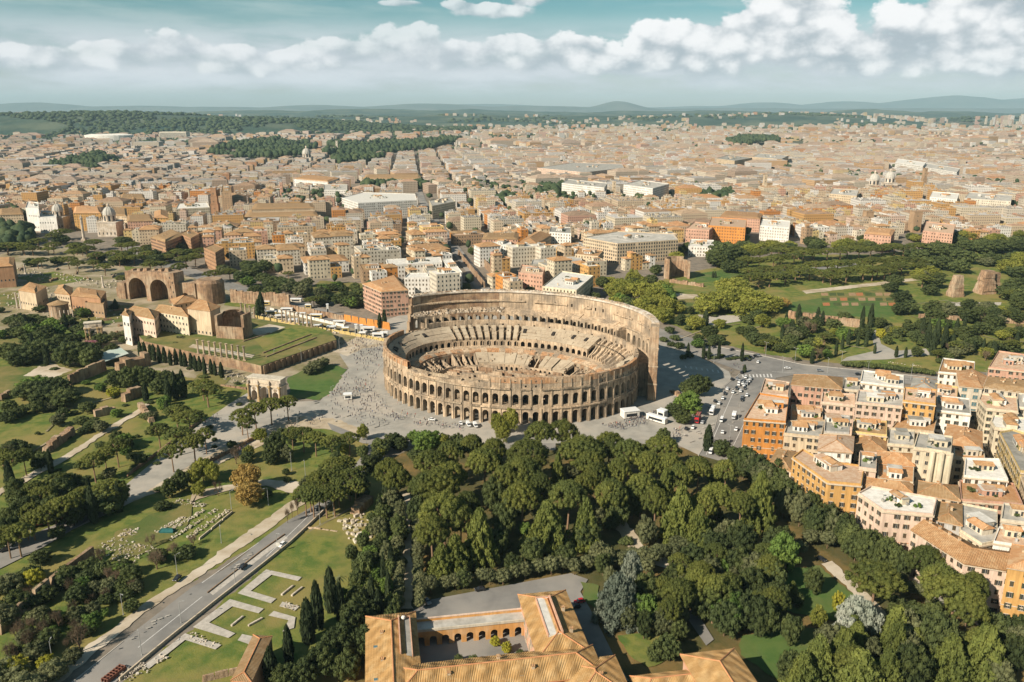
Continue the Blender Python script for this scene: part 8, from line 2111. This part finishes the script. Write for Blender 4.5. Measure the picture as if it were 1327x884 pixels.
p = G(217, 690, 0); o = tag(MB().build('tarpaulin', [M('green tarpaulin', (.03, .12, .11), (.02, .09, .09), .8)], None, p[:]), 'dark green tarpaulin over stacked stones', 'tarpaulin'); mb = MB(); mb.prism([(-3, -1.4), (3, -1.4), (3, 1.4), (-3, 1.4)], 0, 1.0); hip(mb, [(-3, -1.4), (3, -1.4), (3, 1.4), (-3, 1.4)], 1.0, .6, .1, .6, 0, 0); o.data = mb.mesh('tarpaulin', [MATS['green tarpaulin']])
for (a, b) in (((365, 772), (380, 760)), ((378, 773), (392, 762)), ((300, 812), (315, 800)), ((322, 812), (340, 802))):
    q0, q1 = Vector(G2(*a)), Vector(G2(*b)); mb = MB(); d = q1 - q0; mb.box((0, 0, 0), (d.length, .8, .6), math.atan2(d.y, d.x)); mb.box((0, 0, .6), (d.length * .9, .6, .1), math.atan2(d.y, d.x)); c = (q0 + q1) / 2; reg(mb.build('stone_bench', [PALE], None, (c.x, c.y, .05)), 'long low stone block on the lawn', 'stone block', 'stone blocks on the lawn')

# ================================================================== people: one skinned body per pose, tinted clothes
def body(pose):
    J = dict(pel=(0, 0, .95), ch=(0, 0, 1.35), nk=(0, 0, 1.50), hd=(0, -.02, 1.60), tp=(0, 0, 1.72))
    st, ar = pose
    for s, k in ((-1, 'l'), (1, 'r')):
        f = st * s
        J['h' + k] = (.10 * s, 0, .90); J['k' + k] = (.11 * s, -.10 * f - .03, .48); J['a' + k] = (.11 * s, -.30 * f, .08 + (.05 if f < 0 else 0)); J['t' + k] = (.12 * s, -.30 * f - .17, .04)
        J['s' + k] = (.20 * s, 0, 1.42); J['e' + k] = (.27 * s, .10 * f + .02 - ar * .12 * (s > 0), 1.14); J['w' + k] = (.26 * s, -.02 + .18 * f - ar * .25 * (s > 0), .90 + ar * .42 * (s > 0)); J['f' + k] = (.25 * s, -.06 + .2 * f - ar * .3 * (s > 0), .80 + ar * .6 * (s > 0))
    E_ = [('pel', 'ch'), ('ch', 'nk'), ('nk', 'hd'), ('hd', 'tp')] + [e for k in 'lr' for e in (('pel', 'h' + k), ('h' + k, 'k' + k), ('k' + k, 'a' + k), ('a' + k, 't' + k), ('ch', 's' + k), ('s' + k, 'e' + k), ('e' + k, 'w' + k), ('w' + k, 'f' + k))]
    R_ = dict(pel=.15, ch=.16, nk=.06, hd=.10, tp=.07, h=.10, k=.065, a=.045, t=.04, s=.075, e=.05, w=.035, f=.035)
    names = list(J); me = bpy.data.meshes.new('person'); me.from_pydata([J[q] for q in names], [(names.index(a), names.index(b)) for a, b in E_], [])
    ob = bpy.data.objects.new('person_rig', me); COL.objects.link(ob)
    import bmesh
    bm = bmesh.new(); bm.from_mesh(me); ly = bm.verts.layers.skin.verify(); bm.verts.ensure_lookup_table()
    for i, q in enumerate(names):
        r = R_.get(q, R_.get(q[0])); bm.verts[i][ly].radius = (r, r * (.8 if q in ('pel', 'ch') else 1)); bm.verts[i][ly].use_root = q == 'pel'
    bm.to_mesh(me); bm.free()
    ob.modifiers.new('skin', 'SKIN'); sb = ob.modifiers.new('sub', 'SUBSURF'); sb.levels = sb.render_levels = 1
    bpy.context.view_layer.update()
    r = bpy.data.meshes.new_from_object(ob.evaluated_get(bpy.context.evaluated_depsgraph_get()))
    bpy.data.objects.remove(ob); return r
POSES = [((0, 0), 'standing'), ((1, 0), 'walking'), ((-1, 0), 'walking'), ((.15, 1), 'raising a camera')]
SKIN = M('skin', (.48, .30, .20)); HAIR = M('dark hair', (.03, .02, .015))
CL = dict(black=(.02, .02, .025), white=(.62, .60, .57), red=(.38, .04, .04), blue=(.05, .09, .20), grey=(.16, .16, .17), beige=(.40, .32, .22), navy=(.02, .03, .07), green=(.07, .11, .05), pink=(.50, .22, .24), brown=(.12, .07, .04))
PM = {}
for pose, pn in POSES:
    b0 = body(pose)
    zc = np.array([p.center.z for p in b0.polygons]); yc = np.array([p.center.y for p in b0.polygons]); xc = np.abs(np.array([p.center.x for p in b0.polygons]))
    mi = np.where(zc > 1.66, 3, np.where(zc > 1.47, np.where((yc > .03) & (zc > 1.55), 3, 2), np.where((zc < .93) & (xc < .2) | (zc < .8), 1, 0)))
    mi[(xc > .2) & (zc < .92)] = 2
    for k, (cn, c) in enumerate(CL.items()):
        me = b0.copy()
        for m_ in (M(cn + ' clothes', c), M(['jeans', 'dark trousers', 'tan trousers'][k % 3], [(.06, .08, .14), (.025, .025, .03), (.28, .22, .15)][k % 3]), SKIN, HAIR): me.materials.append(m_)
        me.polygons.foreach_set('material_index', mi.astype(np.int32)); PM.setdefault(pn, []).append((cn, me))
def person(x, y, z=None):
    pn = rv.choice(['standing', 'standing', 'walking', 'walking', 'raising a camera']); cn, me = rv.choice(PM[pn]) if rv.random() < .4 else rv.choice([q for q in PM[pn] if q[0] in ('black', 'navy', 'grey', 'brown')])
    p = G(x, y, 0); s = rv.uniform(.95, 1.08)
    o = link('person', me, None, (p.x, p.y, LAYER[0] if z is None else z), rv.uniform(0, 6.28), (s * 1.08, s * 1.08, s))
    reg(o, 'person in %s %s' % (cn, pn), 'person', 'visitors on foot', True)
def crowd(n, poly):
    x0, x1 = min(p[0] for p in poly), max(p[0] for p in poly); y0, y1 = min(p[1] for p in poly), max(p[1] for p in poly); k = 0
    cl = [(rv.uniform(x0, x1), rv.uniform(y0, y1)) for _ in range(max(2, n // 6))]
    while k < n:
        c = rv.choice(cl); x, y = (c[0] + rv.gauss(0, 6), c[1] + rv.gauss(0, 3)) if rv.random() < .7 else (rv.uniform(x0, x1), rv.uniform(y0, y1))
        if inside(x, y, poly): person(x, y); k += 1
crowd(52, [(445, 448), (500, 430), (500, 470), (470, 476)]); crowd(46, [(432, 500), (455, 478), (492, 474), (484, 505), (455, 515)]); crowd(46, [(415, 522), (435, 505), (500, 512), (540, 540), (480, 558), (430, 542)]); crowd(26, [(505, 532), (560, 548), (550, 556), (500, 545)]); crowd(24, [(560, 548), (600, 552), (600, 560), (560, 558)])
crowd(50, [(788, 552), (830, 540), (870, 530), (874, 536), (835, 550), (800, 558)]); crowd(22, [(862, 560), (890, 552), (895, 572), (875, 574)]); crowd(24, [(262, 600), (340, 560), (345, 570), (265, 612)]); crowd(14, [(240, 560), (300, 528), (310, 535), (250, 572)]); crowd(12, [(350, 535), (420, 528), (425, 545), (360, 552)]); crowd(8, [(935, 480), (960, 470), (968, 480), (945, 490)]); crowd(6, [(20, 628), (100, 580), (104, 584), (24, 632)])

# past the first three hundred the crowd is one mass
V, Fq, n = [], [], 0; MI = []
src = [me for L_ in PM.values() for c_, me in L_ if c_ in ('black', 'navy', 'grey', 'brown', 'red', 'white')]
cache = [(np.array([v.co[:] for v in me.vertices]), [tuple(q.vertices) for q in me.polygons], [q.material_index for q in me.polygons]) for me in src[:12]]
for poly, cnt in (([(440, 446), (500, 428), (500, 466), (462, 474)], 190), ([(425, 520), (440, 500), (492, 478), (486, 510), (520, 545), (470, 556)], 170), ([(780, 553), (830, 541), (872, 528), (878, 536), (835, 552), (800, 560)], 130), ([(240, 612), (345, 562), (420, 540), (425, 546), (350, 572), (250, 622)], 60)):
    x0, x1 = min(q[0] for q in poly), max(q[0] for q in poly); y0, y1 = min(q[1] for q in poly), max(q[1] for q in poly); k = 0
    while k < cnt:
        x, y = rv.uniform(x0, x1), rv.uniform(y0, y1)
        if not inside(x, y, poly): continue
        k += 1; v_, f_, m_ = rv.choice(cache); a = rv.uniform(0, 6.28); ca, sa = math.cos(a), math.sin(a); p = G(x, y, 0)
        V.append(np.stack([v_[:, 0] * ca - v_[:, 1] * sa + p.x, v_[:, 0] * sa + v_[:, 1] * ca + p.y, v_[:, 2] + LAYER[0]], 1)); Fq += [tuple(i + n for i in q) for q in f_]; MI += m_; n += len(v_)
me = bpy.data.meshes.new('crowd'); me.from_pydata(np.concatenate(V).tolist(), [], Fq)
for m_ in (MATS['black clothes'], MATS['jeans'], SKIN, HAIR): me.materials.append(m_)
me.polygons.foreach_set('material_index', MI)
o = link('crowd', me, kind='stuff'); o['label'] = 'rest of the crowd strolling round the arena'

ANCHORS = [(680, 450, 'inside the amphitheatre'), (505, 440, 'at the west end of the ring'), (870, 480, 'beside the brick buttress'), (470, 490, 'on the crowded square'), (347, 505, 'by the triple arch'), (560, 560, 'before the front arcades'), (830, 548, 'by the queue at the gate'), (900, 535, 'by the red bus'),
           (960, 470, 'at the road junction'), (945, 520, 'on the busy road'), (620, 600, 'at the top of the pine wood'), (750, 590, 'in the wood below the arena'), (850, 600, 'at the wood corner by the road'), (560, 660, 'beside the earth alley'), (680, 660, 'in the middle of the wood'), (790, 650, 'by the wood path'), (900, 670, "in the eastern wood"),
           (640, 745, 'along the convent drive'), (530, 720, 'lining the earth alley'), (800, 760, 'by the red car'), (905, 770, 'beside the small garden path'), (1000, 780, 'at the edge of the garden lawn'), (1060, 760, 'on the garden lawn'), (1000, 640, 'below the orange palazzo'), (1080, 690, 'below the ochre palazzo'), (1140, 750, 'below the pink palazzo'), (1240, 780, 'before the tile roofed palazzo'), (1110, 850, 'in the lower garden'), (1290, 850, 'in the garden corner'),
           (420, 800, 'beside the convent'), (480, 700, 'on the bank above the alley'), (360, 800, 'by the paved outlines'), (250, 780, 'along the avenue'), (420, 650, 'where the avenue bends'), (440, 570, "on the walk by the square"), (330, 640, 'by the white footpath'), (240, 570, 'along the processional walk'), (140, 600, 'by the straight hill path'), (60, 650, 'over the car road'), (60, 760, 'behind the long garden wall'), (40, 850, 'in the overgrown corner'), (180, 730, 'by the rows of stones'), (220, 680, 'on the stone field'),
           (50, 510, 'on the grass hill'), (160, 500, 'under the old terrace wall'), (100, 450, 'by the green roofed shed'), (40, 440, 'above the dry terrace'), (120, 415, 'around the small single arch'), (220, 460, 'below the temple columns'), (320, 450, 'on the temple platform'), (240, 410, 'by the convent church'), (200, 375, 'by the vaulted basilica'), (110, 380, 'by the round temple'), (40, 380, 'among the forum ruins'), (110, 330, 'in the forum pines'), (145, 285, 'near the domed church'), (50, 290, 'near the wrapped building'), (30, 230, 'in the far west quarter'), (200, 300, 'behind the pillar and dome'), (285, 265, 'around the brick tower'), (250, 335, 'behind the basilica pines'), (340, 355, 'over the arched garden wall'), (370, 290, 'near the long cloister palace'), (450, 380, 'in the small hill garden'), (400, 410, 'on the building site'), (440, 330, "in the lanes by the school"), (500, 385, 'by the orange roofed palazzo'), (560, 350, 'around the white school'), (480, 260, 'near the long white palace'), (560, 290, 'along the straight street'), (620, 330, 'beside the street bridge'), (640, 290, 'east of the straight street'), (690, 350, 'behind the arena wall'), (720, 310, 'before the ministry blocks'), (770, 245, 'around the ministry blocks'), (830, 320, 'by the arched school palace'), (820, 380, "behind the arena wall's east end"), (880, 340, 'by the ruined apse'), (930, 300, 'by the red terraces'), (950, 390, 'around the great plane trees'), (1000, 340, 'in the long pine grove'), (1100, 335, 'in the park pine rows'), (1030, 290, 'behind the park pines'), (1150, 290, 'by the square brown towers'), (1140, 245, 'around the twin domes'), (1260, 290, 'in the eastern quarter'), (1230, 340, 'in the grove by the ruin stumps'), (1300, 380, 'behind the ruin stumps'), (1110, 390, 'by the flower garden'), (980, 440, 'on the park corner'), (1060, 430, 'on the park slope'), (1130, 440, 'by the park fork'), (1220, 430, 'in the cypress clump'), (1290, 430, 'on the east park slope'), (1150, 472, 'along the park hedge'), (850, 420, 'behind the tall wall end'), (900, 430, 'on the slope by the round road'),
           (1000, 530, 'in the orange palazzo block'), (1060, 500, 'in the row facing the park'), (1070, 560, 'in the middle of the block'), (1140, 530, 'by the pink house'), (1150, 600, 'among the inner tile roofs'), (1230, 500, 'by the teal windowed palace'), (1210, 600, 'by the curved cream flats'), (1250, 560, 'west of the narrow street'), (1310, 540, 'east of the narrow street'), (1090, 640, 'by the ochre palazzo'), (1170, 660, 'in the pink palazzo block'), (1280, 640, 'by the white flat roof'), (1270, 690, 'behind the tile roofed palazzo')]

# ================================================================== labels: tell look-alikes apart by what they stand beside, then by their order
NUM = ['first', 'second', 'third', 'fourth', 'fifth', 'sixth', 'seventh', 'eighth', 'ninth', 'tenth', 'eleventh', 'twelfth']
def finish_labels():
    by = {}
    for o, base, share in REG:
        p = o.matrix_basis.translation
        px, py = to_px(p.x, p.y, p.z)
        k = min(range(len(ANCH)), key=lambda q: (ANCH[q][0] - px) ** 2 + ((ANCH[q][1] - py) * 1.6) ** 2)
        by.setdefault((base, k), []).append((px, o, share))
    for (base, k), L in by.items():
        txt = base + ' ' + ANCH[k][2]
        L.sort(key=lambda q: q[0])
        for i, (px, o, share) in enumerate(L):
            if len(L) == 1 or share: o['label'] = txt
            elif len(L) == 2: o['label'] = txt + (', leftmost of two' if i == 0 else ', rightmost of two')
            else:
                n = NUM[i] if i < 12 else '%dth' % (i + 1)
                o['label'] = txt + ', ' + n + ' from left'
ANCH = [(680, 450, 'by the amphitheatre centre'), (520, 470, 'at the amphitheatre west end'), (860, 480, 'by the brick buttress'),
        (470, 490, 'in the square'), (420, 520, 'on the square near the triple arch'), (560, 555, 'before the arena front'), (820, 545, 'by the arena gate queue')]
if 'ANCHORS' in globals(): ANCH = ANCHORS
finish_labels()
print('objects', len(bpy.data.objects), 'meshes', len(bpy.data.meshes))
